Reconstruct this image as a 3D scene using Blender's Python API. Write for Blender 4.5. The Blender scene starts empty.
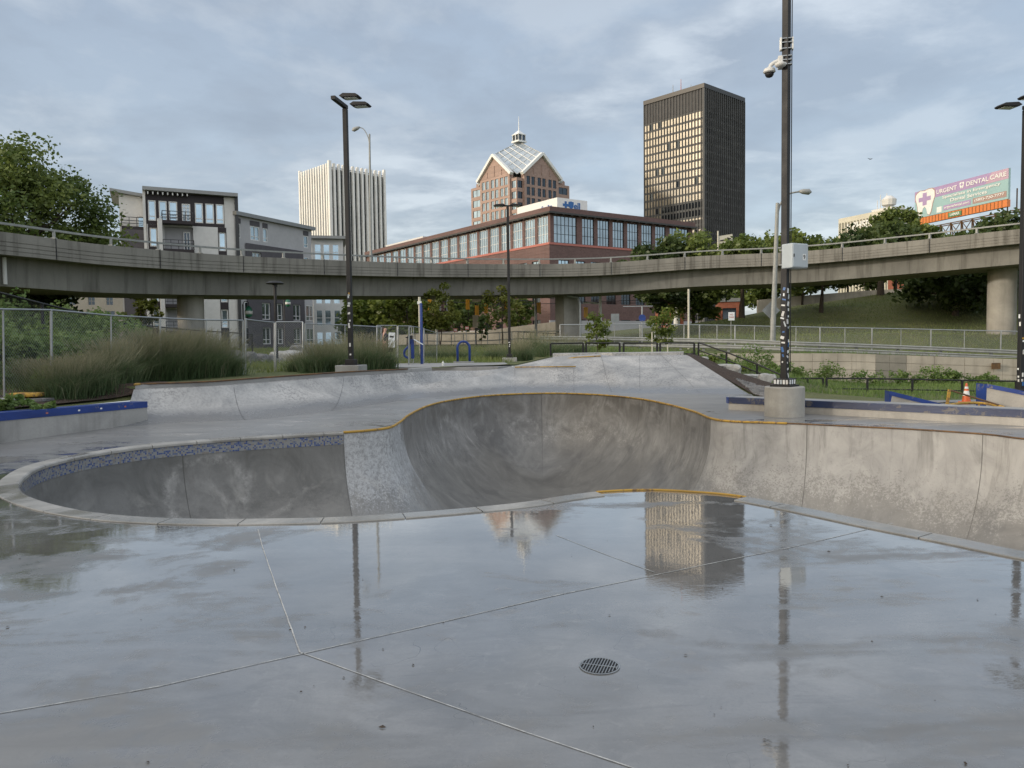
import bpy, bmesh, math, random
import numpy as np
from mathutils import Vector, Matrix
from mathutils.geometry import delaunay_2d_cdt
random.seed(7); rng = np.random.default_rng(7)
S = bpy.context.scene
COL = S.collection
R = math.radians
# ------------------------------------------------------------------ camera
F_PX = 775.0; PITCH = R(3.0); ROLL = R(0.75); CAMZ = 1.6
cp, sp, cr, sr = math.cos(PITCH), math.sin(PITCH), math.cos(ROLL), math.sin(ROLL)
vF = Vector((0, cp, -sp)); vR0 = Vector((1, 0, 0)); vU0 = Vector((0, sp, cp))
vR = vR0*cr - vU0*sr; vU = vU0*cr + vR0*sr
cam = bpy.data.objects.new('camera', bpy.data.cameras.new('camera')); COL.objects.link(cam)
cam.data.sensor_width = 36; cam.data.lens = F_PX/1024*36; cam.data.clip_end = 6000; cam.data.clip_start = .05
M3 = Matrix((vR, vU, -vF)).transposed()
cam.matrix_world = Matrix.Translation((0, 0, CAMZ)) @ M3.to_4x4()
S.camera = cam
def ray(px, py): return vF + vR*((px-512)/F_PX) + vU*((384-py)/F_PX)
def at(px, py, Y):
    r = ray(px, py); return Vector((0, 0, CAMZ)) + r*(Y/r.y)
def atz(px, py, z=0.0):
    r = ray(px, py); return Vector((0, 0, CAMZ)) + r*((z-CAMZ)/r.z)
def gp(px, Y, z=0.0): return Vector(((px-512)/F_PX*Y, Y, z))
# ------------------------------------------------------------------ objects
def tag(o, label=None, cat=None, group=None, kind=None):
    if label: o['label'] = label
    if cat: o['category'] = cat
    if group: o['group'] = group
    if kind: o['kind'] = kind
    return o
def empty(name, loc, label, cat, group=None, rz=0):
    o = bpy.data.objects.new(name, None); COL.objects.link(o)
    o.location = loc; o.rotation_euler.z = rz
    return tag(o, label, cat, group)
def copy_tree(o, parent=None):
    c = o.copy(); COL.objects.link(c)
    if parent is not None: c.parent = parent
    for ch in list(o.children): copy_tree(ch, c)
    return c
class MB:
    def __init__(s): s.v = []; s.f = []; s.m = []; s.mi = 0
    def add(s, vs, fs):
        b = len(s.v); s.v += [tuple(v) for v in vs]
        for f in fs: s.f.append(tuple(b+i for i in f)); s.m.append(s.mi)
        return s
    def hexa(s, p):   # 8 points, bottom 0-3 ccw, top 4-7
        return s.add(p, [(3,2,1,0),(4,5,6,7),(0,1,5,4),(1,2,6,5),(2,3,7,6),(3,0,4,7)])
    def box(s, c, d, rz=0, rx=0):
        x, y, z = d[0]/2, d[1]/2, d[2]/2
        pts = [Vector(q) for q in ((-x,-y,-z),(x,-y,-z),(x,y,-z),(-x,y,-z),(-x,-y,z),(x,-y,z),(x,y,z),(-x,y,z))]
        m = Matrix.Rotation(rz, 3, 'Z') @ Matrix.Rotation(rx, 3, 'X')
        return s.hexa([m @ q + Vector(c) for q in pts])
    def bar(s, a, b, w, h=None):
        a = Vector(a); b = Vector(b); h = h or w; d = (b-a).normalized()
        up = Vector((0,0,1)) if abs(d.z) < .95 else Vector((0,1,0))
        r = d.cross(up).normalized()*w/2; u = r.cross(d).normalized()*h/2
        return s.hexa([a-r-u, a+r-u, b+r-u, b-r-u, a-r+u, a+r+u, b+r+u, b-r+u])
    def tube(s, path, r, seg=8, cap=True):
        path = [Vector(p) for p in path]; n = len(path)
        rr = r if isinstance(r, (list, tuple)) else [r]*n
        b = len(s.v); prev = None
        for i, p in enumerate(path):
            d = (path[min(i+1,n-1)]-path[max(i-1,0)]).normalized()
            if prev is None:
                up = Vector((0,0,1)) if abs(d.z) < .9 else Vector((1,0,0)); x = d.cross(up).normalized()
            else: x = (prev - d*prev.dot(d)).normalized()
            prev = x; y = d.cross(x)
            for k in range(seg):
                a = 2*math.pi*k/seg; s.v.append(tuple(p + (x*math.cos(a)+y*math.sin(a))*rr[i]))
        for i in range(n-1):
            for k in range(seg):
                k2 = (k+1) % seg; s.f.append((b+i*seg+k, b+i*seg+k2, b+(i+1)*seg+k2, b+(i+1)*seg+k)); s.m.append(s.mi)
        if cap:
            s.f.append(tuple(b+k for k in range(seg))[::-1]); s.m.append(s.mi)
            s.f.append(tuple(b+(n-1)*seg+k for k in range(seg))); s.m.append(s.mi)
        return s
    def lathe(s, c, prof, seg=24, cap=True):   # prof [(r,z)]
        c = Vector(c); b = len(s.v); n = len(prof)
        for r, z in prof:
            for k in range(seg):
                a = 2*math.pi*k/seg; s.v.append((c.x+r*math.cos(a), c.y+r*math.sin(a), c.z+z))
        for i in range(n-1):
            for k in range(seg):
                k2 = (k+1) % seg; s.f.append((b+i*seg+k, b+i*seg+k2, b+(i+1)*seg+k2, b+(i+1)*seg+k)); s.m.append(s.mi)
        if cap:
            s.f.append(tuple(b+k for k in range(seg))[::-1]); s.m.append(s.mi)
            s.f.append(tuple(b+(n-1)*seg+k for k in range(seg))); s.m.append(s.mi)
        return s
    def prism(s, poly, z0, z1):
        n = len(poly)
        zz0 = z0 if isinstance(z0, (list, tuple)) else [z0]*n; zz1 = z1 if isinstance(z1, (list, tuple)) else [z1]*n
        return s.add([(p[0],p[1],zz0[i]) for i,p in enumerate(poly)]+[(p[0],p[1],zz1[i]) for i,p in enumerate(poly)],
              [tuple(range(n))[::-1], tuple(range(n,2*n))]+[(i,(i+1)%n,n+(i+1)%n,n+i) for i in range(n)])
    def build(s, name, mats, parent=None, smooth=False, bevel=0, loc=None):
        me = bpy.data.meshes.new(name); v = s.v
        if loc is not None: L = Vector(loc); v = [tuple(Vector(q)-L) for q in v]
        me.from_pydata(v, [], s.f)
        if not isinstance(mats, (list, tuple)): mats = [mats]
        for m in mats: me.materials.append(m)
        if len(mats) > 1: me.polygons.foreach_set('material_index', s.m)
        bm = bmesh.new(); bm.from_mesh(me); bmesh.ops.recalc_face_normals(bm, faces=bm.faces); bm.to_mesh(me); bm.free()
        if smooth:
            me.polygons.foreach_set('use_smooth', [True]*len(me.polygons))
            if smooth != 'all': me.set_sharp_from_angle(angle=R(35))
        me.update()
        o = bpy.data.objects.new(name, me); COL.objects.link(o)
        if loc is not None: o.location = loc
        if parent is not None: o.parent = parent
        if bevel:
            md = o.modifiers.new('b', 'BEVEL'); md.width = bevel; md.segments = 2; md.limit_method = 'ANGLE'
        return o
def fromnp(name, v, f, mats, parent=None, smooth=False):
    me = bpy.data.meshes.new(name); nv = len(v); nf = len(f); k = f.shape[1]
    me.vertices.add(nv); me.vertices.foreach_set('co', v.astype(np.float32).ravel())
    me.loops.add(nf*k); me.loops.foreach_set('vertex_index', f.astype(np.int32).ravel())
    me.polygons.add(nf); me.polygons.foreach_set('loop_start', np.arange(0, nf*k, k, dtype=np.int32))
    me.update(calc_edges=True)
    for m in (mats if isinstance(mats, (list, tuple)) else [mats]): me.materials.append(m)
    if smooth: me.polygons.foreach_set('use_smooth', [True]*nf)
    o = bpy.data.objects.new(name, me); COL.objects.link(o)
    if parent is not None: o.parent = parent
    return o
def vattr(o, name, arr):
    a = o.data.attributes.new(name, 'FLOAT', 'POINT'); a.data.foreach_set('value', np.asarray(arr, dtype=np.float32))
def crom(P, per=8, closed=False):
    P = [Vector(p) for p in P]; n = len(P); out = []
    for i in range(n if closed else n-1):
        g = lambda j: P[j % n] if closed else P[max(0, min(n-1, j))]
        p0, p1, p2, p3 = g(i-1), g(i), g(i+1), g(i+2)
        for k in range(per):
            t = k/per; out.append(.5*((2*p1)+(p2-p0)*t+(2*p0-5*p1+4*p2-p3)*t*t+(3*p1-p0-3*p2+p3)*t**3))
    if not closed: out.append(P[-1])
    return out
# ------------------------------------------------------------------ materials
class N:
    def __init__(s, name):
        s.m = bpy.data.materials.new(name); s.m.use_nodes = True; s.t = s.m.node_tree; s.n = s.t.nodes; s.n.clear()
        s.out = s.n.new('ShaderNodeOutputMaterial')
    def new(s, typ, **kw):
        x = s.n.new('ShaderNode'+typ)
        for k, v in kw.items(): setattr(x, k, v)
        return x
    def link(s, a, b): s.t.links.new(a, b)
    def setin(s, node, key, val):
        if hasattr(val, 'is_output'): s.link(val, node.inputs[key])
        else: node.inputs[key].default_value = val
    def math(s, op, a, b=0.0, clamp=False):
        x = s.new('Math', operation=op, use_clamp=clamp); s.setin(x, 0, a); s.setin(x, 1, b); return x.outputs[0]
    def noise(s, vec, scale, detail=4, rough=.55, dist=0):
        x = s.new('TexNoise'); s.link(vec, x.inputs['Vector']); x.inputs['Scale'].default_value = scale
        x.inputs['Detail'].default_value = detail; x.inputs['Roughness'].default_value = rough; x.inputs['Distortion'].default_value = dist
        return x.outputs['Fac']
    def ramp(s, fac, a, b, ca=0.0, cb=1.0):   # maprange clamped
        x = s.new('MapRange'); s.link(fac, x.inputs[0])
        for i, q in zip((1,2,3,4), (a, b, ca, cb)): x.inputs[i].default_value = q
        return x.outputs[0]
    def mix(s, fac, a, b, mode='MIX'):
        x = s.new('Mix', data_type='RGBA', blend_type=mode)
        s.setin(x, 0, fac); s.setin(x, 6, a if hasattr(a,'is_output') else (*a[:3], 1)); s.setin(x, 7, b if hasattr(b,'is_output') else (*b[:3], 1)); return x.outputs[2]
    def pos(s): return s.new('NewGeometry').outputs['Position']
    def obj(s): return s.new('TexCoord').outputs['Object']
    def mapping(s, v, scale=(1,1,1), rot=(0,0,0)):
        x = s.new('Mapping'); s.link(v, x.inputs[0]); x.inputs['Scale'].default_value = scale; x.inputs['Rotation'].default_value = rot; return x.outputs[0]
    def attr(s, name): return s.new('Attribute', attribute_name=name).outputs['Fac']
    def bump(s, h, strength, dist=.02):
        x = s.new('Bump'); s.link(h, x.inputs['Height']); x.inputs['Strength'].default_value = strength; x.inputs['Distance'].default_value = dist; return x.outputs[0]
    def bsdf(s, col, rough=.6, metal=0, normal=None, **kw):
        b = s.new('BsdfPrincipled')
        s.setin(b, 'Base Color', col if hasattr(col,'is_output') else (*col[:3], 1)); s.setin(b, 'Roughness', rough); s.setin(b, 'Metallic', metal)
        if normal is not None: s.link(normal, b.inputs['Normal'])
        for k, v in kw.items(): s.setin(b, k, v)
        s.link(b.outputs[0], s.out.inputs['Surface']); s.b = b; return s.m
def pm(name, col, rough=.6, metal=0, var=.12, scale=3, bump=0, vcol=None, coat=0):
    """plain painted/solid surface with a slight uneven tone"""
    n = N(name); v = n.obj(); f = n.noise(v, scale, 5, .6)
    f2 = n.noise(v, scale*9, 3, .6)
    dark = vcol or tuple(c*(1-var*2) for c in col); lite = tuple(min(1, c*(1+var)) for c in col)
    c = n.mix(n.ramp(n.math('ADD', n.math('MULTIPLY', f, .7), n.math('MULTIPLY', f2, .3)), .32, .68), dark, lite)
    nm = n.bump(f2, bump, .02) if bump else None
    return n.bsdf(c, n.ramp(f, .3, .7, rough*.85, min(1, rough*1.15)), metal, nm, **({'Coat Weight': coat} if coat else {}))
def concrete(name, col, streak=.35, rough=.85, wet=0, scale=.5, tint=(.8,.77,.7)):
    """weathered cast concrete: blotches, fine grain and rain streaks"""
    n = N(name); p = n.pos()
    a = n.noise(p, scale, 6, .62, .6); g = n.noise(p, 28, 3, .7); st = n.noise(n.mapping(p, (1.6,1.6,.12)), 1.3, 5, .6)
    c = n.mix(n.ramp(a, .32, .68), tuple(q*.72 for q in col), tuple(min(1,q*1.12) for q in col))
    c = n.mix(n.math('MULTIPLY', n.ramp(st, .5, .72), streak), c, tuple(q*.35*t for q, t in zip(col, tint)))
    c = n.mix(n.math('MULTIPLY', n.ramp(g, .35, .7), .25), c, tuple(q*.6 for q in col))
    return n.bsdf(c, n.ramp(a, .3, .7, rough*.85, rough), 0, n.bump(g, .25, .01))
M = {}
M['steel'] = pm('galvanised_steel', (.36,.38,.39), .42, .75, .1)
M['galv'] = pm('weathered_galvanised', (.30,.31,.30), .6, .3, .15)
M['black'] = pm('black_paint', (.010,.010,.011), .62, 0, .2, 2)
M['bronze'] = pm('dark_bronze_paint', (.045,.042,.038), .38, .2, .2, 1.2)
def worn(name, col, chip, rough=.4, amount=.62, scale=5):
    n = N(name); p = n.pos(); a = n.noise(p, scale, 7, .72, .4); b = n.noise(n.mapping(p, (1,1,3)), .9, 4, .6); g = n.noise(p, 40, 3)
    c = n.mix(n.ramp(b, .3, .7), tuple(q*.65 for q in col), tuple(min(1,q*1.15) for q in col))
    w_ = n.ramp(n.math('ADD', n.math('MULTIPLY', a, .75), n.math('MULTIPLY', b, .3)), amount-.02, amount+.015)
    c = n.mix(n.math('MULTIPLY', w_, .85), c, n.mix(g, tuple(q*.6 for q in chip), chip))
    return n.bsdf(c, n.ramp(b, .3, .7, rough*.8, rough*1.3), 0, n.bump(n.math('MULTIPLY', w_, -1), .3, .004))
M['blue'] = worn('blue_steel_paint', (.014,.048,.24), (.22,.21,.20), .4, .615, 7)
M['darkblue'] = worn('worn_blue_paint', (.022,.036,.09), (.16,.15,.14), .35, .60)
M['yellow'] = worn('yellow_paint', (.50,.30,.045), (.20,.12,.06), .6, .56, 9)
M['rust'] = pm('rusty_steel', (.16,.085,.03), .6, .3, .4, 4, vcol=(.04,.03,.025))
M['postblue'] = pm('glossy_blue', (.012,.045,.22), .35, 0, .15, 2)
M['white'] = pm('white_paint', (.74,.75,.73), .5, 0, .06)
M['offwhite'] = pm('off_white_panel', (.60,.60,.58), .6, 0, .06, .3)
M['warmwhite'] = pm('warm_white_stone', (.80,.79,.75), .7, 0, .06, .1)
M['apt_white'] = pm('pale_fibre_cement', (.60,.60,.59), .75, 0, .08, .3)
M['apt_grey'] = pm('grey_siding', (.40,.40,.41), .75, 0, .08, .3)
M['apt_dark'] = pm('charcoal_brick', (.085,.08,.09), .8, 0, .15, 1.5)
M['plum'] = pm('dark_plum_panel', (.016,.010,.013), .6, 0, .15, .5)
M['beige'] = pm('beige_stucco', (.33,.31,.27), .8, 0, .08, .5)
M['frame'] = pm('white_window_frame', (.66,.67,.66), .45, 0, .05)
M['darkframe'] = pm('dark_window_frame', (.03,.032,.035), .4, .2, .1)
M['red'] = pm('red_trim', (.42,.14,.11), .5, 0, .1)
M['orange'] = pm('orange_plastic', (.62,.12,.03), .45, 0, .1)
M['roofgrey'] = pm('grey_roof_metal', (.25,.26,.26), .5, .3, .1, .5)
M['darkmetal'] = pm('dark_metal', (.03,.03,.032), .5, .3, .15)
M['trafyellow'] = pm('signal_yellow', (.75,.38,.04), .45, 0, .08)
M['boxgrey'] = pm('cabinet_grey', (.42,.47,.50), .45, 0, .05)
M['green'] = pm('green_paint', (.03,.16,.10), .4, 0, .1)
M['bark'] = pm('bark', (.07,.055,.042), .95, 0, .3, 6, .6)
M['stonew'] = pm('pale_boulder', (.42,.42,.40), .85, 0, .22, 4, .6)
M['stoneg'] = pm('grey_boulder', (.20,.20,.20), .9, 0, .35, 5, .8)
M['skin'] = pm('skin', (.55,.33,.25), .55, 0, .05)
M['hair'] = pm('brown_hair', (.045,.028,.02), .6, 0, .2, 30)
M['cloth'] = pm('dark_navy_cloth', (.045,.045,.075), .85, 0, .15, 20)
M['pink'] = pm('pink_cloth', (.50,.26,.24), .85, 0, .1, 20)
M['sign'] = pm('sign_white', (.70,.74,.76), .45, 0, .04)
M['signback'] = pm('sign_back_grey', (.24,.26,.27), .45, .5, .1)
def glassm(name, col, rough=.08, metal=.85):
    n = N(name); f = n.noise(n.pos(), .35, 3); c = n.mix(n.ramp(f, .3, .7), tuple(q*.8 for q in col), tuple(min(1,q*1.15) for q in col))
    return n.bsdf(c, rough, metal, n.bump(n.noise(n.pos(), .6, 2), .06, .1))
M['glass'] = glassm('window_glass', (.30,.36,.40)); M['glassblue'] = glassm('pale_reflective_glass', (.38,.49,.57))
M['glassdark'] = glassm('dark_glass', (.06,.075,.09)); M['glassbronze'] = glassm('lit_bronze_reflective_glass', (.30,.275,.225), .32, .65)
M['glassskylight'] = glassm('skylight_glass', (.42,.47,.50), .25, .5)
def brick(name, col, mortar, sc=1.0, rough=.85):
    n = N(name); p = n.new('TexCoord').outputs['Object']
    x = n.new('TexBrick'); geo = n.new('NewGeometry')
    # bricks laid on vertical walls: u = x+y, v = z
    s = n.new('SeparateXYZ'); n.link(geo.outputs['Position'], s.inputs[0]); c = n.new('CombineXYZ')
    n.link(n.math('ADD', s.outputs[0], s.outputs[1]), c.inputs[0]); n.link(s.outputs[2], c.inputs[1]); n.link(c.outputs[0], x.inputs['Vector'])
    x.inputs['Scale'].default_value = sc; x.inputs['Color1'].default_value = (*col, 1); x.inputs['Color2'].default_value = (*[q*.72 for q in col], 1)
    x.inputs['Mortar'].default_value = (*mortar, 1); x.inputs['Mortar Size'].default_value = .02
    f = n.noise(geo.outputs['Position'], .25, 5); cc = n.mix(n.ramp(f, .3, .7, 0, .35), x.outputs['Color'], tuple(q*.6 for q in col))
    return n.bsdf(cc, rough)
M['brick'] = brick('red_brown_brick', (.165,.098,.09), (.16,.115,.105), .9)
M['granite'] = brick('pink_granite', (.40,.275,.225), (.30,.21,.175), .35, .6)
M['redbrick'] = brick('orange_brick', (.34,.10,.055), (.25,.15,.1), 1.2)
M['bridge'] = concrete('old_bridge_concrete', (.245,.235,.21), .9, .9, scale=.35)
M['girder'] = concrete('girder_concrete', (.215,.21,.19), .7, .85, scale=.3)
M['column'] = concrete('column_concrete', (.33,.315,.28), .3, .85, scale=.5)
M['wallpanel'] = concrete('retaining_wall_concrete', (.44,.40,.33), .35, .9, scale=.4)
M['ledge'] = concrete('ledge_concrete', (.42,.40,.36), .35, .7, scale=1.2)
M['pedestal'] = concrete('pedestal_concrete', (.40,.39,.355), .3, .8, scale=1.5)
M['sideledge'] = concrete('wall_concrete', (.36,.355,.34), .45, .8, scale=.8)
M['pad'] = concrete('concrete_pad', (.34,.34,.33), .3, .7)
# wet skatepark deck: damp broom-finished concrete with a thin film of water
n = N('wet_concrete'); p = n.pos()
big = n.noise(p, .32, 5, .6, .8); mid = n.noise(n.mapping(p, (.5,1.3,1), (0,0,.35)), .9, 5, .6, 1.2); fine = n.noise(p, 55, 3, .7); swirl = n.noise(n.mapping(p, (1,3.2,1), (0,0,-.35)), 1.6, 4, .6, 2.5)
damp = n.math('ADD', n.math('MULTIPLY', big, .55), n.math('MULTIPLY', mid, .45))
patch = n.noise(p, 1.9, 7, .66, 1.4); small = n.noise(p, 7, 6, .7, .6)
base = n.mix(n.ramp(mid, .34, .66), (.125,.126,.125), (.215,.213,.207))
base = n.mix(n.ramp(patch, .50, .62, 0, .55), base, (.125,.125,.12)); base = n.mix(n.ramp(small, .56, .66, 0, .3), base, (.29,.287,.278))
spots = n.ramp(n.noise(p, 90, 2, .5), .70, .74); base = n.mix(n.math('MULTIPLY', spots, .6), base, (.06,.055,.05))
wheel = n.noise(n.mapping(p, (.35,2.6,1), (0,0,.9)), 1.3, 5, .6, 1.8); base = n.mix(n.ramp(wheel, .60, .68, 0, .4), base, (.11,.11,.11))
base = n.mix(n.ramp(swirl, .45, .75, 0, .22), base, (.26,.26,.26))
base = n.mix(n.ramp(fine, .4, .7, 0, .25), base, (.12,.12,.12))
sep = n.new('SeparateXYZ'); n.link(p, sep.inputs[0])
near = n.math('MULTIPLY', n.ramp(sep.outputs[1], 1.8, 5.2, 0.2, 1.0), n.ramp(sep.outputs[1], 9, 14, 1.0, -.3))     # the film of water gathers in the dip beside the bowl
pud = n.math('ADD', n.math('ADD', n.math('MULTIPLY', damp, .8), n.math('MULTIPLY', patch, .2)), n.math('MULTIPLY', near, .085)); pud = n.math('SUBTRACT', pud, n.math('MULTIPLY', n.math('SUBTRACT', small, .5), .10))
dry = n.ramp(pud, .535, .485); base = n.mix(n.math('MULTIPLY', dry, .62), base, n.mix(n.ramp(mid, .34, .66), (.165,.163,.158), (.255,.252,.243)))
crk = n.noise(n.mapping(p, (1,1,1), (0,0,.6)), .9, 3, .5, 1.2); crack = n.math('MULTIPLY', n.math('LESS_THAN', n.math('ABSOLUTE', n.math('SUBTRACT', crk, .5)), .0007), n.math('GREATER_THAN', big, .52)); base = n.mix(n.math('MULTIPLY', crack, .6), base, (.05,.05,.048))
rough = n.ramp(pud, .50, .565, .42, .03)
film = n.math('ADD', n.math('MULTIPLY', n.noise(p, 5, 3, .6), .6), n.math('MULTIPLY', n.noise(n.mapping(p,(1,2.5,1)), 22, 2), .25))
nm = n.bump(film, .03, .02)
M['wet'] = n.bsdf(base, rough, 0, nm, **{'IOR': 1.55, 'Coat Weight': n.ramp(pud, .485, .56, .35, 1.0), 'Coat Roughness': n.ramp(pud, .485, .56, .24, .02), 'Coat IOR': 1.5})
n.link(nm, n.b.inputs['Coat Normal'])
# ramps at the back: damp grey concrete with shotcrete texture
n = N('ramp_concrete'); p = n.pos(); a = n.noise(p, .8, 6, .65, .8); g = n.noise(p, 16, 4, .75)
sz = n.new('SeparateXYZ'); n.link(p, sz.inputs[0]); low = n.ramp(sz.outputs[2], .02, .5, 1, 0)
c = n.mix(n.ramp(a, .36, .64), (.27,.275,.275), (.47,.465,.45)); sp_ = n.ramp(n.noise(p, .7, 3), .42, .6); c = n.mix(n.math('MULTIPLY', n.ramp(g, .49, .56), n.math('ADD', .25, n.math('MULTIPLY', sp_, .5))), c, (.15,.15,.152))
wetz = n.ramp(n.math('ADD', low, n.math('MULTIPLY', a, .8)), .95, 1.25)
c = n.mix(wetz, c, (.17,.175,.18))
M['ramp'] = n.bsdf(c, n.ramp(wetz, 0, 1, .62, .16), 0, n.bump(g, .35, .02))
# bowl wall: attributes s (metres round the rim), d (metres in from the rim)
SEAMS = []
# ------------------------------------------------------------------ the bowl
rimpx = [(16.5,488.5),(18,482),(24,475.5),(38,467.5),(66,459.5),(104,452.3),(150,446),(200,441.5),(260,437.3),(345,432.5),(372,430.3),(390,427.5),(400,422),(409,415),(425,407),(445,401.5),(480,396.5),(520,394),(560,393.5),(600,395),(640,399),(670,405),(695,412),(711,418.5),(730,421.5),(770,423),(808,424.5),(860,427),(920,430),(985,434.5),(1060,441)]
rimW = [atz(x, y) for x, y in rimpx] + [Vector((11.3,11.6,0)), Vector((13,9.6,0)), Vector((12.6,7.2,0)), Vector((10.4,4.9,0)), Vector((7.6,3.7,0)), Vector((5.4,3.85,0)), Vector((4.45,4.8,0))]
rimW += [atz(x, y) for x, y in [(1024,553),(960,540),(880,524.5),(800,508),(740,497),(700,493),(650,490.5),(600,492.5),(560,497.5),(520,503.8),(440,511.5),(345,518),(260,520),(190,520),(122,516.8),(74,510.5),(42,503),(23,495.5)]]
rim = crom(rimW, 10, True)
# resample evenly
def resample(P, step, closed=True):
    Q = [Vector(p) for p in P] + ([Vector(P[0])] if closed else []); L = [0]
    for a, b in zip(Q, Q[1:]): L.append(L[-1]+(b-a).length)
    n = max(2, round(L[-1]/step)); out = []; j = 0
    for i in range(n if closed else n+1):
        t = L[-1]*i/n
        while j < len(L)-2 and L[j+1] < t: j += 1
        out.append(Q[j].lerp(Q[j+1], (t-L[j])/max(1e-9, L[j+1]-L[j])))
    return out
rim = resample(rim, .09); NR = len(rim)
rimA = np.array([[p.x, p.y] for p in rim]); tan = np.roll(rimA,-1,0)-np.roll(rimA,1,0); tan /= np.linalg.norm(tan,axis=1)[:,None]
area = .5*np.sum(rimA[:,0]*np.roll(rimA[:,1],-1)-np.roll(rimA[:,0],-1)*rimA[:,1])
inn = np.stack([-tan[:,1], tan[:,0]],1)*(1 if area > 0 else -1)      # inward normal
STEP = np.linalg.norm(rimA[1]-rimA[0]); RIML = STEP*NR
def s_of(px, py):
    w = atz(px, py); return int(np.argmin(np.hypot(rimA[:,0]-w.x, rimA[:,1]-w.y)))
I = {k: s_of(*v) for k, v in dict(tile_end=(345,432.5), neck_l=(400,422), mid=(543,393.5), q2=(640,399), neck_r=(712,418.5), yel_end=(785,423.6), se1=(808,424.5), se2=(985,434.5), fr_end=(1024,553), fy1=(745,498), fy0=(600,493), left=(8,483), b1=(860,427)).items()}
def depthfun(x, y):       # bowl gets deeper from the shallow left pocket to the back pocket
    t = np.clip((x+4.5)/5.0, 0, 1); return 1.9+.75*t*t*(3-2*t)
def bowl_z(d, D):
    RR = np.where(D > 0, D*.93, 1); q = np.clip(d/RR, 0, 1)
    return -(D-RR) - RR*(1-(1-np.sqrt(np.clip(1-(1-q)**2, 0, 1)))) if False else -D + RR*(1-np.sqrt(np.clip(1-(1-q)**2, 0, 1)))
pts = [tuple(p) for p in rimA]; info = [(0.0, i) for i in range(NR)]
def dist_many(P):
    d = np.empty(len(P)); k = np.empty(len(P), int)
    for a in range(0, len(P), 2000):
        q = P[a:a+2000]; dd = np.hypot(q[:,None,0]-rimA[None,:,0], q[:,None,1]-rimA[None,:,1]); k[a:a+2000] = dd.argmin(1); d[a:a+2000] = dd.min(1)
    return d, k
def inside(P, poly):
    x, y = P[:,0], P[:,1]; c = np.zeros(len(P), bool); n = len(poly)
    for i in range(n):
        x1, y1 = poly[i]; x2, y2 = poly[(i+1) % n]
        if y1 == y2: continue
        m = ((y1 > y) != (y2 > y)) & (x < (x2-x1)*(y-y1)/(y2-y1)+x1); c ^= m
    return c
for ins in (.012, .03, .06, .1, .16, .24, .34, .46, .6, .78, .98, 1.2, 1.45, 1.75, 2.05, 2.4):
    P = rimA + inn*ins; stp = 1 if ins < .5 else 2
    d, k = dist_many(P); ok = (d >= ins*.985) & inside(P, rimA)
    for i in range(0, NR, stp):
        if ok[i]: pts.append(tuple(P[i])); info.append((ins, i))
gx, gy = np.meshgrid(np.arange(-7, 14, .35), np.arange(4, 26, .35)); G = np.stack([gx.ravel(), gy.ravel()], 1)
d, k = dist_many(G); ok = inside(G, rimA) & (d > 2.55)
for i in np.where(ok)[0]: pts.append(tuple(G[i])); info.append((d[i], int(k[i])))
r_ = delaunay_2d_cdt([Vector(p) for p in pts], [], [list(range(NR))], 1, 1e-5)
bv = np.array([[v.x, v.y] for v in r_[0]]); orig = r_[3]
dd, kk = dist_many(bv); exact = np.array([info[o[0]][0] if o else -1. for o in orig]); sidx = np.array([info[o[0]][1] if o else 0 for o in orig])
dd = np.where(exact >= 0, exact, dd); kk = np.where(exact >= 0, sidx, kk)
zz = bowl_z(dd, depthfun(bv[:,0], bv[:,1])); zz[dd < 1e-4] = 0.0
bowl = empty('skate_bowl', (0,0,0), 'kidney shaped concrete skate bowl with yellow and tiled rim sunk in the wet deck', 'skate bowl')
tri = np.array([f for f in r_[2] if len(f) == 3])
BS = kk*STEP
# bowl wall material
n = N('bowl_concrete'); p = n.pos(); s_at = n.attr('s'); szp = n.new('SeparateXYZ'); n.link(p, szp.inputs[0]); d_at = n.math('MULTIPLY', szp.outputs[2], -1.0)
def band(lo, hi): return n.math('MULTIPLY', n.math('GREATER_THAN', s_at, lo), n.math('LESS_THAN', s_at, hi))
sv = n.new('CombineXYZ'); n.link(s_at, sv.inputs[0]); n.link(d_at, sv.inputs[1]); sv = sv.outputs[0]
a = n.noise(p, 1.1, 6, .68, 1.0); g = n.noise(p, 15, 5, .8, .5); sm = n.noise(p, .45, 3)
c = n.mix(n.ramp(a, .34, .66), (.22,.218,.212), (.38,.375,.362))
# zones along the wall, each with its own grey
st_, se_ = sorted((I['left']*STEP, I['tile_end']*STEP))
c = n.mix(n.math('MULTIPLY', band(-1, I['tile_end']*STEP), .86), c, n.mix(n.ramp(a, .3, .7), (.085,.086,.082), (.175,.176,.17)))
c = n.mix(n.math('MULTIPLY', band(I['tile_end']*STEP, I['neck_l']*STEP+.5), .7), c, n.mix(n.ramp(g, .42, .55), (.27,.28,.29), (.50,.52,.54)))
c = n.mix(n.math('MULTIPLY', band(I['neck_l']*STEP+.5, I['mid']*STEP), .72), c, n.mix(n.ramp(a, .3, .7), (.095,.093,.09), (.25,.245,.235)))
c = n.mix(n.math('MULTIPLY', band(I['mid']*STEP, I['neck_r']*STEP), .5), c, n.mix(n.ramp(a, .3, .7), (.13,.122,.11), (.34,.325,.295)))
c = n.mix(n.math('MULTIPLY', n.math('GREATER_THAN', s_at, I['neck_r']*STEP), .55), c, n.mix(n.ramp(a, .3, .7), (.33,.323,.31), (.48,.468,.44)))
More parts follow.
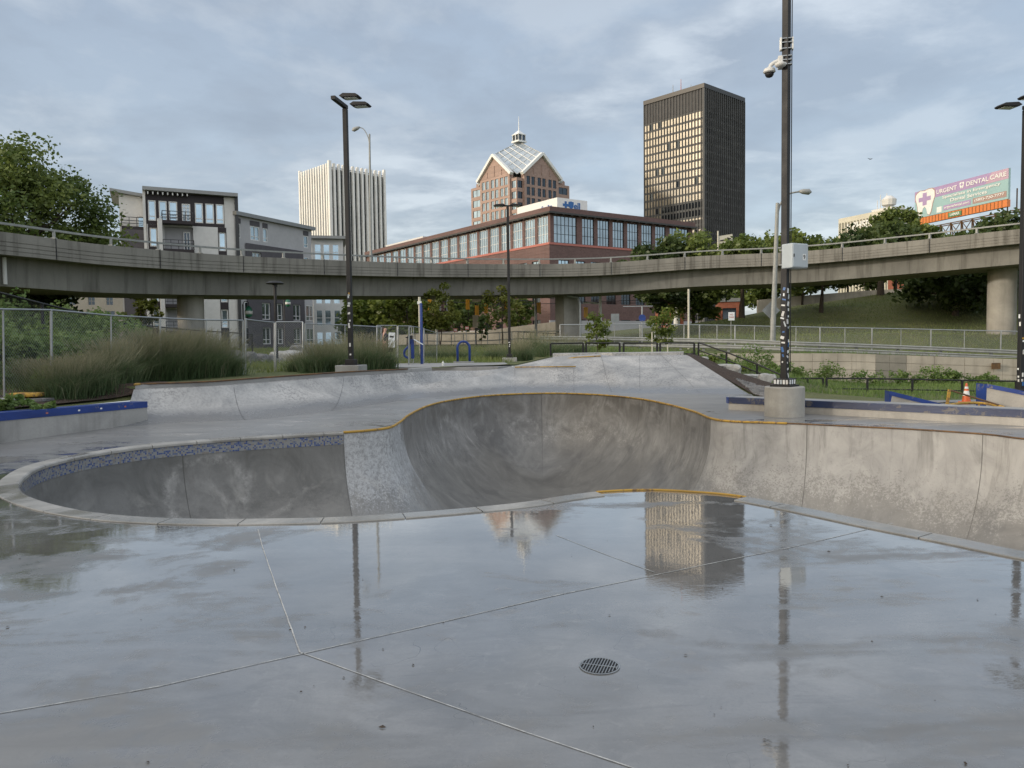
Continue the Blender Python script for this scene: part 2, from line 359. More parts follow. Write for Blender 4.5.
# dark smears below the back coping, wheel arcs, splashes drying lower down
smear = n.math('MULTIPLY', band(I['neck_l']*STEP, I['neck_r']*STEP), n.math('MULTIPLY', n.ramp(d_at, .25, .95, 1, 0), n.ramp(n.noise(p, 1.1, 5, .65, .5), .42, .60)))
c = n.mix(n.math('MULTIPLY', smear, .72), c, (.095,.088,.076))
small_ = n.noise(p, 4.5, 5, .7)
_b = atz(455,401); _c = atz(600,395); _d = atz(530,394); _e = atz(200,440); _f = atz(900,430)
RINGS = [(_b.x+.2,_b.y-.3,-1.1,.75),(_c.x,_c.y-.4,-1.25,1.0),(_d.x,_d.y-.4,-1.5,.8),(_c.x+1.4,_c.y-1.3,-1.2,.7),(_e.x,_e.y,-1.1,.8)]
runs = n.ramp(n.noise(n.mapping(p, (3.2,3.2,.22)), 1.6, 5, .7, .3), .54, .68); c = n.mix(n.math('MULTIPLY', runs, n.math('MULTIPLY', n.ramp(d_at, 1.5, .2), .45)), c, (.10,.095,.085))
grime = n.math('MULTIPLY', n.ramp(d_at, 1.55, 1.9), .5); c = n.mix(grime, c, (.12,.115,.105))
arc = n.noise(n.mapping(p, (.9,.9,.7)), 1.0, 5, .6, 3.2)
c = n.mix(n.math('MULTIPLY', n.ramp(arc, .52, .66), n.math('MULTIPLY', n.ramp(d_at, .5, 1.1), .38)), c, (.50,.49,.46))
for (rx_, ry_, rz_, rad_) in RINGS:
    dv_ = n.new('VectorMath', operation='DISTANCE'); n.link(p, dv_.inputs[0]); dv_.inputs[1].default_value = (rx_, ry_, rz_)
    dr_ = n.math('ADD', dv_.outputs['Value'], n.math('MULTIPLY', n.math('SUBTRACT', n.noise(p, 2.2, 5, .65), .5), .55))
    ring = n.math('MULTIPLY', n.ramp(n.math('ABSOLUTE', n.math('SUBTRACT', dr_, rad_)), .0, .16, 1, 0), n.ramp(n.noise(p, 3.5, 5, .7), .42, .6))
    disc = n.math('MULTIPLY', n.ramp(dr_, rad_*.5, rad_, .35, 0), n.ramp(small_, .4, .6))
    c = n.mix(n.math('MULTIPLY', n.math('MAXIMUM', ring, disc), .5), c, (.46,.455,.44))
tread = n.noise(n.mapping(p, (2.2,2.2,.5)), 1.4, 6, .7, 2.0)
c = n.mix(n.ramp(tread, .54, .68, 0, .4), c, (.11,.11,.10))
dampz = n.math('ADD', n.ramp(d_at, .15, 1.9), n.math('MULTIPLY', n.math('SUBTRACT', sm, .5), .8))
spk = n.math('ADD', n.math('MULTIPLY', n.noise(p, 26, 5, .8, .6), .72), n.math('MULTIPLY', n.noise(p, 3.2, 4, .7), .28))
thr = n.math('SUBTRACT', spk, n.math('SUBTRACT', .71, n.math('MULTIPLY', dampz, .36)))
wetm = n.ramp(thr, -.03, .035)
c = n.mix(n.math('MULTIPLY', wetm, .72), c, n.mix(n.ramp(a, .35, .65), (.13,.128,.122), (.21,.205,.19)))
seam = None
for sk in [I['tile_end']*STEP, I['mid']*STEP, I['q2']*STEP, I['neck_r']*STEP, I['se1']*STEP, I['se2']*STEP, I['left']*STEP+4.0]+[RIML*.62, RIML*.7, RIML*.8, RIML*.9]:
    q = n.math('LESS_THAN', n.math('ABSOLUTE', n.math('SUBTRACT', s_at, sk)), .008)
    seam = q if seam is None else n.math('MAXIMUM', seam, q)
c = n.mix(n.math('MULTIPLY', seam, .7), c, (.06,.058,.052))
M['bowl'] = n.bsdf(c, n.ramp(wetm, 0, 1, .72, .30), 0, n.bump(n.math('ADD', g, n.math('MULTIPLY', seam, -2)), .22, .01))
o = fromnp('basin', np.column_stack([bv, zz]), tri, M['bowl'], bowl, True)
vattr(o, 's', BS); vattr(o, 'd', dd)
bm = bmesh.new(); bm.from_mesh(o.data); bmesh.ops.recalc_face_normals(bm, faces=bm.faces)
if sum(f.normal.z*f.calc_area() for f in bm.faces) < 0: bmesh.ops.reverse_faces(bm, faces=bm.faces)
bm.to_mesh(o.data); bm.free()
# tile band: mosaic, along the shallow pocket
n = N('mosaic_tiles'); uv = n.new('UVMap').outputs[0]
sc_ = n.new('VectorMath', operation='MULTIPLY'); n.link(uv, sc_.inputs[0]); sc_.inputs[1].default_value = (1/.028, 1/.028, 1)
fl = n.new('VectorMath', operation='FLOOR'); n.link(sc_.outputs[0], fl.inputs[0]); fr = n.new('VectorMath', operation='FRACTION'); n.link(sc_.outputs[0], fr.inputs[0])
wn = n.new('TexWhiteNoise', noise_dimensions='2D'); n.link(fl.outputs[0], wn.inputs['Vector'])
cr_ = n.new('ValToRGB'); cr_.color_ramp.interpolation = 'CONSTANT'; e = cr_.color_ramp.elements
e[0].position = 0; e[0].color = (.23,.24,.25,1); e[1].position = .3; e[1].color = (.16,.18,.22,1)
for q, cc in ((.45,(.04,.075,.22,1)),(.62,(.09,.125,.23,1)),(.75,(.24,.24,.235,1)),(.88,(.21,.19,.17,1))):
    z = e.new(q); z.color = cc
n.link(wn.outputs[0], cr_.inputs[0]); fs = n.new('SeparateXYZ'); n.link(fr.outputs[0], fs.inputs[0])
gr = n.math('MAXIMUM', n.math('LESS_THAN', fs.outputs[0], .1), n.math('LESS_THAN', fs.outputs[1], .1))
M['tile'] = n.bsdf(n.mix(gr, cr_.outputs[0], (.25,.25,.245)), .25)
def rimpt(i, off=0.0, z=0.0):
    i %= NR; return Vector((rimA[i,0]-inn[i,0]*off, rimA[i,1]-inn[i,1]*off, z))   # off > 0 = away from the bowl
def idx_range(a, b):
    r = []; i = a % NR
    while i != b % NR: r.append(i); i = (i+1) % NR
    return r+[b % NR]
cw = (I['tile_end']-I['left']) % NR < NR/2      # does the index run along the back edge?
tiles = idx_range((I['left']-70) % NR, I['tile_end'])
mb = MB()
V = []; FF = []; UV = []
for j, i in enumerate(tiles):
    V += [rimpt(i, -.014, -.045), rimpt(i, -.014, -.215), rimpt(i, 0.03, -.215)]
for j in range(len(tiles)-1): FF += [(j*3, j*3+1, j*3+4, j*3+3), (j*3+1, j*3+2, j*3+5, j*3+4)]
me = bpy.data.meshes.new('tile_band'); me.from_pydata([tuple(v) for v in V], [], FF); me.materials.append(M['tile'])
uvl = me.uv_layers.new(name='UVMap')
for lp in me.loops:
    j, r = divmod(lp.vertex_index, 3); uvl.data[lp.index].uv = (j*STEP, (0, .17, .2)[r])
to = bpy.data.objects.new('tile_band', me); COL.objects.link(to); to.parent = bowl
# rim stones (concrete coping blocks)
n = N('coping_stone'); p = n.pos(); a = n.noise(p, 1.6, 6, .65, .8); g = n.noise(p, 30, 3, .7); wm_ = n.ramp(n.noise(p, .55, 4, .6, .6), .44, .56)
cc_ = n.mix(n.ramp(a, .35, .65), (.26,.255,.235), (.42,.412,.385)); cc_ = n.mix(n.ramp(g, .4, .7, 0, .3), cc_, (.2,.2,.19)); cc_ = n.mix(n.math('MULTIPLY', wm_, .6), cc_, (.17,.165,.15))
M['coping'] = n.bsdf(cc_, n.ramp(wm_, 0, 1, .55, .08), 0, n.bump(g, .15, .01))
def blocks(a, b, n_idx=8, wid=.205):
    ids = idx_range(a, b)
    for q in range(0, len(ids)-1, n_idx):
        seg = ids[q:q+n_idx+1]
        if len(seg) < 3: continue
        mb = MB(); prof = [(-.018,-.012),(-.03,-.02),(-.03,-.05),(.0,-.07),(wid,-.07),(wid,.008),(wid-.008,.014),(.0,.014),(-.012,.008)]
        prof = [(-.022,.009),(-.034,-.006),(-.034,-.036),(-.02,-.045),(.02,-.045),(wid,-.045),(wid,.007),(wid-.008,.013),(.0,.014)]
        m = len(prof); L = len(seg)
        for k, i in enumerate(seg):
            nx = rimpt((i+1) % NR)-rimpt(i); sh = nx.normalized()*(.006 if k == 0 else -.006 if k == L-1 else 0)
            for of, z in prof: mb.v.append(tuple(rimpt(i, of, z)+sh))
        for k in range(L-1):
            for t in range(m): mb.f.append((k*m+t, k*m+(t+1)%m, (k+1)*m+(t+1)%m, (k+1)*m+t)); mb.m.append(0)
        mb.f += [tuple(range(m)), tuple((L-1)*m+t for t in range(m))[::-1]]; mb.m += [0,0]
        mb.build('coping_block', M['coping'], bowl)
blocks(I['fy0'], I['tile_end'])
blocks(I['fr_end']-40, I['fy1'], 16, .22)
def pipe(a, b, mat, name='coping_pipe', r=.024):
    ids = idx_range(a, b); MB().tube([rimpt(i, -.006, .006) for i in ids], r, 10).build(name, mat, bowl, 'all')
pipe(I['tile_end'], I['yel_end'], M['yellow']); pipe(I['yel_end'], I['fr_end']-40, M['rust'], r=.015); pipe(I['fy1'], I['fy0'], M['yellow'], r=.013)
# ------------------------------------------------------------------ back ramps, lofted
# columns of (pixel column, distance, height): base -> ... -> top
def G3(px, d, z): return gp(px, d, z)
def quarter(b, t, H, n=9):
    b = Vector(b); t = Vector(t); out = []
    for i in range(n+1):
        u = i/n; x = math.sin(u*math.pi/2*.9)/math.sin(math.pi/2*.9); zf = (1-math.cos(u*math.pi/2*.9))/(1-math.cos(math.pi/2*.9))
        q = b.lerp(t, x); q.z = b.z+(H-b.z)*zf; out.append(q)
    return out
cols = []
for bp, bd, tp, td, H in ((96,15.5,134,17.1,.8),(137,16.0,150,17.45,.8),(180,16.6,190,17.9,.8),(220,16.8,215,18.3,.8),(255,17.0,236,18.8,.81),(295,17.9,285,20.1,.83),(330,18.9,335,21.4,.86),(362,20.3,372,22.9,.85),(390,21.6,408,24.4,.84)):
    cols.append(quarter(G3(bp,bd,0), G3(tp,td,H), H))
def colpts(L, n=9):
    c = crom([G3(*q) for q in L], 12); c = resample(c, 1e9 if False else sum((b-a).length for a, b in zip(c, c[1:]))/n, False)
    return c[:n+1] if len(c) > n else c+[c[-1]]*(n+1-len(c))
for L in (((412,22.9,0),(416,23.9,.22),(422,24.6,.40),(428,25.2,.40),(432,26.1,.84)),
          ((440,23.7,0),(442,24.4,.34),(446,24.9,.50),(452,26.0,.26),(458,27.3,.80)),
          ((465,24.4,0),(466,25.0,.34),(468,25.5,.53),(471,26.6,.28),(476,27.8,.77)),
          ((490,25.1,0),(491,25.7,.32),(492,26.2,.58),(494,26.9,.55),(496,27.9,.75)),
          ((515,25.6,0),(515,26.2,.16),(515,26.9,.42),(515,27.6,.73),(517,29.2,.78)),
          ((545,25.7,0),(545,26.3,.16),(545,26.9,.42),(545,27.4,.73),(546,28.2,.82),(551,29.6,1.12)),
          ((574,25.6,0),(574,26.2,.16),(574,26.8,.42),(574,27.4,.73),(571,28.3,.97),(570,29.6,1.19)),
          ((590,25.3,0),(588,26.1,.16),(587,26.9,.45),(586,27.6,.78),(585,28.4,1.03),(584,29.6,1.19)),
          ((608,24.8,0),(604,26.0,.22),(602,27.0,.58),(601,27.8,.92),(600,28.5,1.10),(598,29.6,1.19))):
    cols.append(colpts(L))
for (bp,bd),(tp,td) in (((624,24.35),(612,29)),((650,24.0),(630,29)),((700,23.5),(655,29)),((738,23.1),(676,28.7)),((750,23.0),(683,28.5))):
    b = G3(bp,bd,0); t = G3(tp,td,1.2); cc = []
    for i in range(10):
        u = i/9; q = b.lerp(t, u); q.z = 1.2*(u+.10*math.sin(u*math.pi)*0) ; 
        if i == 1: q.z -= .03
        cc.append(q)
    cols.append(cc)
ramp_v = []; nr = 10
NC = len(cols); sub = 6
dense = []
rows = [crom([c[r] for c in cols], sub) for r in range(nr)]
nv = len(rows[0])
for r in range(nr): ramp_v += [tuple(p) for p in rows[r]]
rf = [(r*nv+j, r*nv+j+1, (r+1)*nv+j+1, (r+1)*nv+j) for r in range(nr-1) for j in range(nv-1)]
# skirt down behind the top edge and under the ends so that the ramp is a solid body
b0 = len(ramp_v)
ramp_v += [(p.x+ (0.0), p.y+.05, -.5) for p in rows[-1]]
rf += [((nr-1)*nv+j, (nr-1)*nv+j+1, b0+j+1, b0+j) for j in range(nv-1)]
mb = MB(); mb.v = ramp_v; mb.f = rf; mb.m = [0]*len(rf)
ro = mb.build('back_ramp', M['ramp'], None, 'all'); md = ro.modifiers.new('s', 'SUBSURF'); md.levels = 1; md.render_levels = 1
tag(ro, kind='structure')
top = rows[-1]
# steel edges on the ramps
def edge_pipe(P, label, r=.028, mat='yellow', name='ramp_coping'):
    o = MB().tube(P, r, 8).build(name, M[mat], None, 'all'); return tag(o, label, 'coping', 'steel copings along the back ramps')
edge_pipe([p+Vector((0,0,.0)) for p in top[3:sub*8+1]], 'long rusty steel coping on the top of the left quarter pipe', .02, 'rust')
edge_pipe([p+Vector((0,0,.004)) for p in top[:4]], 'short yellow painted end of the coping above the blue ledge', .026)
edge_pipe([G3(515,27.55,.755),G3(545,27.45,.755),G3(576,27.35,.755)], 'short yellow coping on the lower step between hump and bank', .02)
edge_pipe([G3(566,28.75,1.0),G3(576,28.5,1.06),G3(601,28.4,1.10)], 'short yellow coping on the upper step beside the grey bank', .02)
# decks behind the ramps (slabs with a real thickness)
def slab(poly, name, mat='pad', th=.25):
    return tag(MB().prism([(p[0],p[1]) for p in poly], [p[2]-th for p in poly], [p[2] for p in poly]).build(name, M[mat]), kind='structure')
tl = [top[i] for i in range(0, sub*9+1, sub)]
for k in range(len(tl)-1):
    a, b = tl[k], tl[k+1]
    slab([(a.x,a.y+.03,a.z-.01),(b.x,b.y+.03,b.z-.01),(b.x-.1,b.y+.55,b.z-.01),(a.x-.1,a.y+.55,a.z-.01)], 'ramp_deck')
P_ = [gp(548,28.5,.9), gp(686,28.5,1.2), gp(686,31.5,1.2), gp(555,31.5,1.2), gp(554,29.3,1.2)]
slab([(p.x,p.y,1.19) for p in (gp(570,29.62), gp(600,29.62), gp(613,29.05), gp(684,28.55), gp(684,31.0), gp(554,31.0), gp(553,29.8))], 'bank_deck', 'ramp', .6)
slab([(p.x,p.y,p.z) for p in (gp(395,28.0,.80), gp(498,28.0,.76), gp(512,30,.74), gp(505,36,.72), gp(380,36,.74))], 'concrete_walk', 'pad')
# ------------------------------------------------------------------ the wet deck
outer = [(-16,-7),(16,-7),(18,6)] + [tuple(gp(px, Y)[:2]) for px, Y in ((1150,20.2),(760,19.6),(752,22.9))]
outer += [(c[0].x, c[0].y+.12) for c in cols[::-1]]
outer += [(-8.0,17.2),(-9.9,9.6)]
dp = [Vector(q) for q in outer]; no = len(dp)
hole = [Vector(q) for q in rimA]
gx, gy = np.meshgrid(np.arange(-16,20,1.5), np.arange(-7,27,1.5)); G = np.stack([gx.ravel()+.01, gy.ravel()+.013],1)
d, k = dist_many(G); inside_o = inside(G, outer); ok = inside_o & ~inside(G, rimA) & (d > .4)
extra = [Vector(q) for q in G[ok]]
r_ = delaunay_2d_cdt(dp+hole+extra, [], [list(range(no)), list(range(no, no+NR))[::-1]], 0, 1e-6)
dv = np.array([[v.x,v.y] for v in r_[0]]); cen = np.array([dv[list(f)].mean(0) for f in r_[2]])
keep = inside(cen, outer) & ~inside(cen, rimA)
# slight fall towards the drain so that reflections waver
dz = -0.0*dv[:,0]
o = fromnp('skatepark_deck', np.column_stack([dv, dz]), np.array([f for f, kq in zip(r_[2], keep) if kq]), M['wet'])
bm = bmesh.new(); bm.from_mesh(o.data)
for f in bm.faces:
    if f.normal.z < 0: f.normal_flip()
bm.to_mesh(o.data); bm.free(); tag(o, kind='structure')
# filled expansion joints: thin strips 3 mm above the deck
jm = MB()
M['joint'] = pm('pale_joint_sealant', (.52,.52,.50), .8, 0, .35, 9)
M['jointdark'] = pm('worn_saw_cut', (.42,.43,.42), .8, 0, .35, 20)
def joint(pts, w, mat):
    jm.mi = mat; P = resample([atz(x, y, .003) for x, y in pts], .12, False)
    for q in P: q.x += random.uniform(-.0012,.0012); q.z = .003
    for a, b in zip(P, P[1:]):
        d = (b-a).normalized(); s = Vector((-d.y,d.x,0))*w/2*random.uniform(.7,1.1); jm.add([a-s,a+s,b+s,b-s],[(0,1,2,3)])
joint([(258,529),(262,545),(278,592),(300,652)], .008, 0); joint([(300,652),(400,688),(520,730),(640,770),(760,810)], .007, 0)
joint([(-20,716),(150,688),(300,654),(445,621),(556,595),(625,581),(720,561.5),(792,547),(893,523)], .009, 1)
joint([(556,535),(605,554),(654,572)], .007, 1)
tag(jm.build('expansion_joints', [M['joint'], M['jointdark']]), kind='structure')
# ------------------------------------------------------------------ terrain
hp = [(-16,-7),(16,-7),(18,6)] + [tuple(gp(px, Y)[:2]) for px, Y in ((1150,20.2),(760,19.6),(752,22.9),(684,28.6))]
hz = [0,0,0,-.03,-.03,-.03,1.05]
hp += [tuple(gp(px, Y)[:2]) for px, Y in ((684,31),(556,31))]; hz += [1.1,1.1]
for k in range(sub*13, -1, -sub):
    p_ = top[k]
    if k <= sub*9: hp.append((p_.x-.1, p_.y+.5)); hz.append(p_.z-.06)
    else: hp.append((p_.x, p_.y+.9)); hz.append(.80)
hp += [(-8.4,17.3),(-10.1,9.6)]; hz += [.45,.5]
ctrl = [(-16,-10,0),(16,-10,0),(0,-30,.2),(-40,0,.6),(-12,12,.5),(-14,18,.75),(-20,20,.9),(-11,20,.72),(-9,24,.75),(-20,30,1.3),(-30,30,1.4),(-8,30,.75),(-3,30,.74),(-5,40,.75),(2,36,.74),(4,40,.75),(-25,50,1.3),(-10,60,1.3),(5,60,1.2),(-30,80,1.3),(0,90,1.4),(-60,100,1.4),(30,110,2.2)]
def cpx(px, d, z): v = gp(px, d, z); ctrl.append((v.x, v.y, z))
for q in ((700,33,1.0),(700,37,.72),(726,34,.35),(757,32,.0),(740,27,.35),(770,24,-.1),(790,28,-.7),(860,30,-1.0),(960,28,-1.0),(1060,30,-1.0),(1200,30,-1),(830,36,-1.15),(900,40,-1.3),(1024,40,-1.3),(830,48,-1.45),(900,50,-1.5),(1024,50,-1.5),(760,44,-.5),(740,50,-.1),(690,46,.4),(640,46,.6),(600,46,.7),(1300,50,-1.5)): cpx(*q)
low_ctrl = np.array(ctrl)
ctrl = []
for q in ((560,60,1.2),(640,62,1.1),(700,60,.9),(800,56,.62),(900,56,.32),(960,56,.15),(1024,56,.0),(1300,56,-.5),(900,62,.5),(1024,62,.3),(560,75,1.5),(640,75,1.4),(700,72,1.5),(740,74,2.2),(800,72,2.0),(900,72,2.2),(1024,70,1.8),(655,85,2.2),(697,88,3.6),(740,90,4.2),(800,95,5.8),(870,98,7.0),(931,100,8.0),(1024,100,8.3),(1300,90,8),(640,100,2.0),(697,120,3.9),(800,120,6.0),(900,125,8),(1024,125,9),(560,110,1.5),(1100,150,9),(800,160,5)): cpx(*q)
ctrl += [(-30,60,1.3),(-30,90,1.35),(0,90,1.4),(-60,120,1.4),(0,160,1.4),(-100,60,1.4)]
hi_ctrl = np.array(ctrl)
def idw(C, x, y):
    w = 1/((x[:,None]-C[None,:,0])**2+(y[:,None]-C[None,:,1])**2+2.0)**1.6; return (w*C[None,:,2]).sum(1)/w.sum(1)
def wall_y(x): return 52 + 0*x      # line of the retaining wall (right of the frame centre)
WX0 = gp(700,52).x
def terrain(x, y):
    x = np.atleast_1d(np.asarray(x, float)); y = np.atleast_1d(np.asarray(y, float))
    lo = idw(low_ctrl, x, y); hi = idw(hi_ctrl, x, y)
    up = np.clip((x-WX0-1)/6, 0, 1)                  # how hard the step at the wall is
    w = 1.5+14*(1-up); t = np.clip((y-52.6+w*.5*(1-up))/np.where(up > .99, .35, w), 0, 1); t = t*t*(3-2*t)
    z = lo*(1-t)+hi*t
    far = np.clip((np.hypot(x, y)-180)/120, 0, 1); return z*(1-far)+1.35*far
def tz(x, y): return float(terrain(x, y)[0])
P = []; nh = len(hp)
def addg(x0,x1,y0,y1,st,excl=None):
    gx, gy = np.meshgrid(np.arange(x0,x1,st), np.arange(y0,y1,st)); G = np.stack([gx.ravel()+.007,gy.ravel()+.003],1)
    m = ~inside(G, hp)
    if excl: m &= ~((G[:,0] > excl[0]) & (G[:,0] < excl[1]) & (G[:,1] > excl[2]) & (G[:,1] < excl[3]))
    P.extend([tuple(q) for q in G[m]])
addg(-34,44,8,66,.8); addg(-120,160,-40,190,5,(-34.5,44.5,7.5,66.5)); addg(-2500,2500,-400,3500,120,(-121,161,-41,191))
for xx in np.arange(WX0-2, 60, .8): P += [(xx, 52.45), (xx, 52.62), (xx, 53.0)]
allp = [Vector(q) for q in hp]+[Vector(q) for q in P]
r_ = delaunay_2d_cdt(allp, [], [list(range(nh))], 0, 1e-5)
tv = np.array([[v.x,v.y] for v in r_[0]]); tzv = terrain(tv[:,0], tv[:,1])
for i, o_ in enumerate(r_[3]):
    for q in o_:
        if q < nh: tzv[i] = hz[q]
hpA = np.array(hp)
# blend to the hole edge heights close to it
dm = np.hypot(tv[:,None,0]-hpA[None,:,0], tv[:,None,1]-hpA[None,:,1]); 
segd = np.full(len(tv), 1e9); segz = np.zeros(len(tv))
for i in range(nh):
    a = hpA[i]; b = hpA[(i+1) % nh]; ab = b-a; t = np.clip(((tv-a)@ab)/(ab@ab), 0, 1); q = a+t[:,None]*ab; dq = np.hypot(*(tv-q).T); zq = hz[i]*(1-t)+hz[(i+1) % nh]*t
    m = dq < segd; segd[m] = dq[m]; segz[m] = zq[m]
bl = np.clip(segd/2.5, 0, 1); bl = bl*bl*(3-2*bl); tzv = segz*(1-bl)+tzv*bl
tfaces = [f for f in r_[2]]; cen = np.array([tv[list(f)].mean(0) for f in tfaces]); keep = ~inside(cen, hp)
n = N('park_ground'); p = n.pos(); a = n.noise(p, .16, 5, .6, .5); b = n.noise(p, 1.3, 6, .7); g = n.noise(p, 9, 4, .75)
gc = n.mix(n.ramp(a, .35, .65), (.075,.11,.032), (.16,.16,.06)); gc = n.mix(n.ramp(b, .35, .7), gc, (.095,.11,.035)); gc = n.mix(n.ramp(g, .45, .7, 0, .6), gc, (.02,.03,.01))
M['ground'] = n.bsdf(gc, .95, 0, n.bump(g, .8, .08))
to = fromnp('ground', np.column_stack([tv, tzv]), np.array([f for f, kq in zip(tfaces, keep) if kq]), M['ground'], None, False); tag(to, kind='structure')
bm = bmesh.new(); bm.from_mesh(to.data)
for f in bm.faces:
    if f.normal.z < 0: f.normal_flip()
bm.to_mesh(to.data); bm.free()
from mathutils.bvhtree import BVHTree
_bvh = BVHTree.FromPolygons([tuple(v.co) for v in to.data.vertices], [tuple(f.vertices) for f in to.data.polygons])
def gz(x, y):
    h = _bvh.ray_cast(Vector((x, y, 100)), Vector((0,0,-1))); return h[0].z if h[0] else 0.0
def gpt(px, d, dz=0): v = gp(px, d); v.z = gz(v.x, v.y)+dz; return v
# mulch bed and gravel beside the bank
n = N('bark_mulch'); p = n.pos(); a = n.noise(p, 14, 5, .8, 1); M['mulch'] = n.bsdf(n.mix(n.ramp(a, .35, .65), (.018,.012,.009), (.10,.065,.045)), .95, 0, n.bump(a, 1, .06))
def drape(poly, name, mat, dz=.03, st=.35):
    A = np.array([tuple(q)[:2] for q in poly]); gx, gy = np.meshgrid(np.arange(A[:,0].min(),A[:,0].max(),st), np.arange(A[:,1].min(),A[:,1].max(),st)); G = np.stack([gx.ravel(),gy.ravel()],1)
    G = G[inside(G, A)]; dense = resample([Vector((q[0],q[1],0)) for q in A], st, True); k = len(dense)
    r_ = delaunay_2d_cdt([q.xy for q in dense]+[Vector(q) for q in G], [], [list(range(k))], 1, 1e-5)
    V = [(v.x, v.y, gz(v.x, v.y)+dz) for v in r_[0]]
    o = fromnp(name, np.array(V), np.array([f for f in r_[2] if len(f) == 3]), mat); bm = bmesh.new(); bm.from_mesh(o.data)
    for f in bm.faces:
        if f.normal.z < 0: f.normal_flip()
    bm.to_mesh(o.data); bm.free(); return tag(o, kind='structure')
drape([gp(686,28.4), gp(753,22.9), gp(775,20.2), gp(790,22), gp(776,26), gp(762,30), gp(722,33), gp(692,34)], 'mulch_bed', M['mulch'], .05)
drape([(-10.3,10),(-8.7,17.2),(-7.9,17.9),(-8.6,19.2),(-10.5,18.0),(-12.5,14.5),(-13,10.5)], 'planting_bed', M['mulch'], .05)

# saw-cut seams across the ramps
_rb = None
def ramp_seam(P, w=.007):
    global _rb
    if _rb is None: _rb = BVHTree.FromPolygons([tuple(q) for q in ramp_v], rf)
    Q = resample([Vector((p[0],p[1],0)) for p in P], .15, False); out = []
    for q in Q:
        h = _rb.ray_cast(Vector((q.x,q.y,5)), Vector((0,0,-1)))
        if h[0]: out.append(h[0]+Vector((0,0,.006)))
    mb = MB()
    for a, b in zip(out, out[1:]):
        d = (b-a); s = Vector((-d.y,d.x,0)).normalized()*w/2; mb.add([a-s,a+s,b+s,b-s],[(0,1,2,3)])
    if mb.f: tag(mb.build('ramp_seam', M['darkmetal']), kind='structure')
for P in ((gp(244,16.9),gp(232,18.9)),(gp(330,18.9),gp(345,21.9)),(gp(515,25.6),gp(515,27.5)),(gp(640,24.4),gp(640,28.9)),(gp(700,23.6),gp(660,28.7)),(gp(612,24.6),gp(601,28.6)),(gp(574,25.6),gp(574,27.3))): ramp_seam(P)

# grit and leaf crumbs on the wet floor
mb = MB(); rr_ = random.Random(11)
for k in range(110):
    x = rr_.uniform(-6,6); y = 2.2+abs(rr_.gauss(0,2.6)); 
    if inside(np.array([[x,y]]), rimA)[0] or dist_many(np.array([[x,y]]))[0][0] < .3: continue
    s_ = rr_.uniform(.004,.012) if k % 9 else rr_.uniform(.009,.018); an = rr_.uniform(0,6.28); ca, sa = math.cos(an)*s_, math.sin(an)*s_
    mb.add([(x-ca,y-sa,.004),(x+sa*.5,y-ca*.5,.005+s_*.25),(x+ca,y+sa,.004),(x-sa*.5,y+ca*.5,.004),(x,y,.004+s_*.4)],[(0,1,4),(1,2,4),(2,3,4),(3,0,4)])
tag(mb.build('floor_grit', M['bark']), kind='stuff')
# ------------------------------------------------------------------ sky, sun
SUN_EL, SUN_AZ = R(13), None
sdir = Vector((-.93, -.36, 0)).normalized()*math.cos(R(13)) + Vector((0,0,math.sin(R(13))))
W = bpy.data.worlds.new('World'); S.world = W; W.use_nodes = True; nt = W.node_tree; nt.nodes.clear()
class WN(N):
    def __init__(s): s.t = nt; s.n = nt.nodes; s.out = s.n.new('ShaderNodeOutputWorld')
w = WN(); sky = w.new('TexSky', sky_type='NISHITA'); sky.sun_disc = False; sky.sun_elevation = R(13)
sky.sun_rotation = math.atan2(sdir.x, sdir.y); sky.air_density = 1.0; sky.dust_density = 1.5
dirv = w.new('TexCoord').outputs['Generated']; sx = w.new('SeparateXYZ'); w.link(dirv, sx.inputs[0])
den = w.math('ADD', w.math('ABSOLUTE', sx.outputs[2]), .16)
cx = w.new('CombineXYZ'); w.link(w.math('DIVIDE', sx.outputs[0], den), cx.inputs[0]); w.link(w.math('DIVIDE', sx.outputs[1], den), cx.inputs[1])
cv = w.mapping(cx.outputs[0], (1, 1.25, 1), (0,0,.3))
n1 = w.noise(cv, .75, 8, .56, .15); n2 = w.noise(cv, 2.2, 8, .58, .15); n3 = w.noise(cv, .28, 3, .5)
cl = w.math('ADD', w.math('MULTIPLY', n1, .62), w.math('MULTIPLY', n2, .38))
# height gradient of a hazy morning sky: paler towards the horizon
hz_ = w.ramp(sx.outputs[2], 0.0, .55)
blue = w.mix(hz_, (.56,.64,.72), (.36,.45,.585))
grey = w.mix(hz_, (.45,.52,.60), (.315,.375,.475))
sk = w.mix(w.ramp(n3, .32, .52), blue, grey)
sk = w.mix(w.ramp(cl, .42, .53, 0, .95), sk, w.mix(w.ramp(n1, .4, .6), (.315,.365,.445), (.43,.48,.55)))
n4 = w.noise(w.mapping(cx.outputs[0], (1.4,1.1,1), (0,0,-.5)), 1.1, 8, .58, .12)
sk = w.mix(w.ramp(n4, .50, .62, 0, .6), sk, (.30,.345,.42)); sk = w.mix(w.ramp(n4, .48, .38, 0, .6), sk, (.56,.605,.66))
sk = w.mix(w.math('MULTIPLY', w.ramp(n1, .48, .56), w.ramp(n2, .45, .60)), sk, (.60,.65,.71))
# warm brightening round the low sun
dt = w.new('VectorMath', operation='DOT_PRODUCT'); w.link(dirv, dt.inputs[0]); dt.inputs[1].default_value = sdir
glow = w.ramp(dt.outputs['Value'], .35, 1.0); glow = w.math('MULTIPLY', glow, glow)
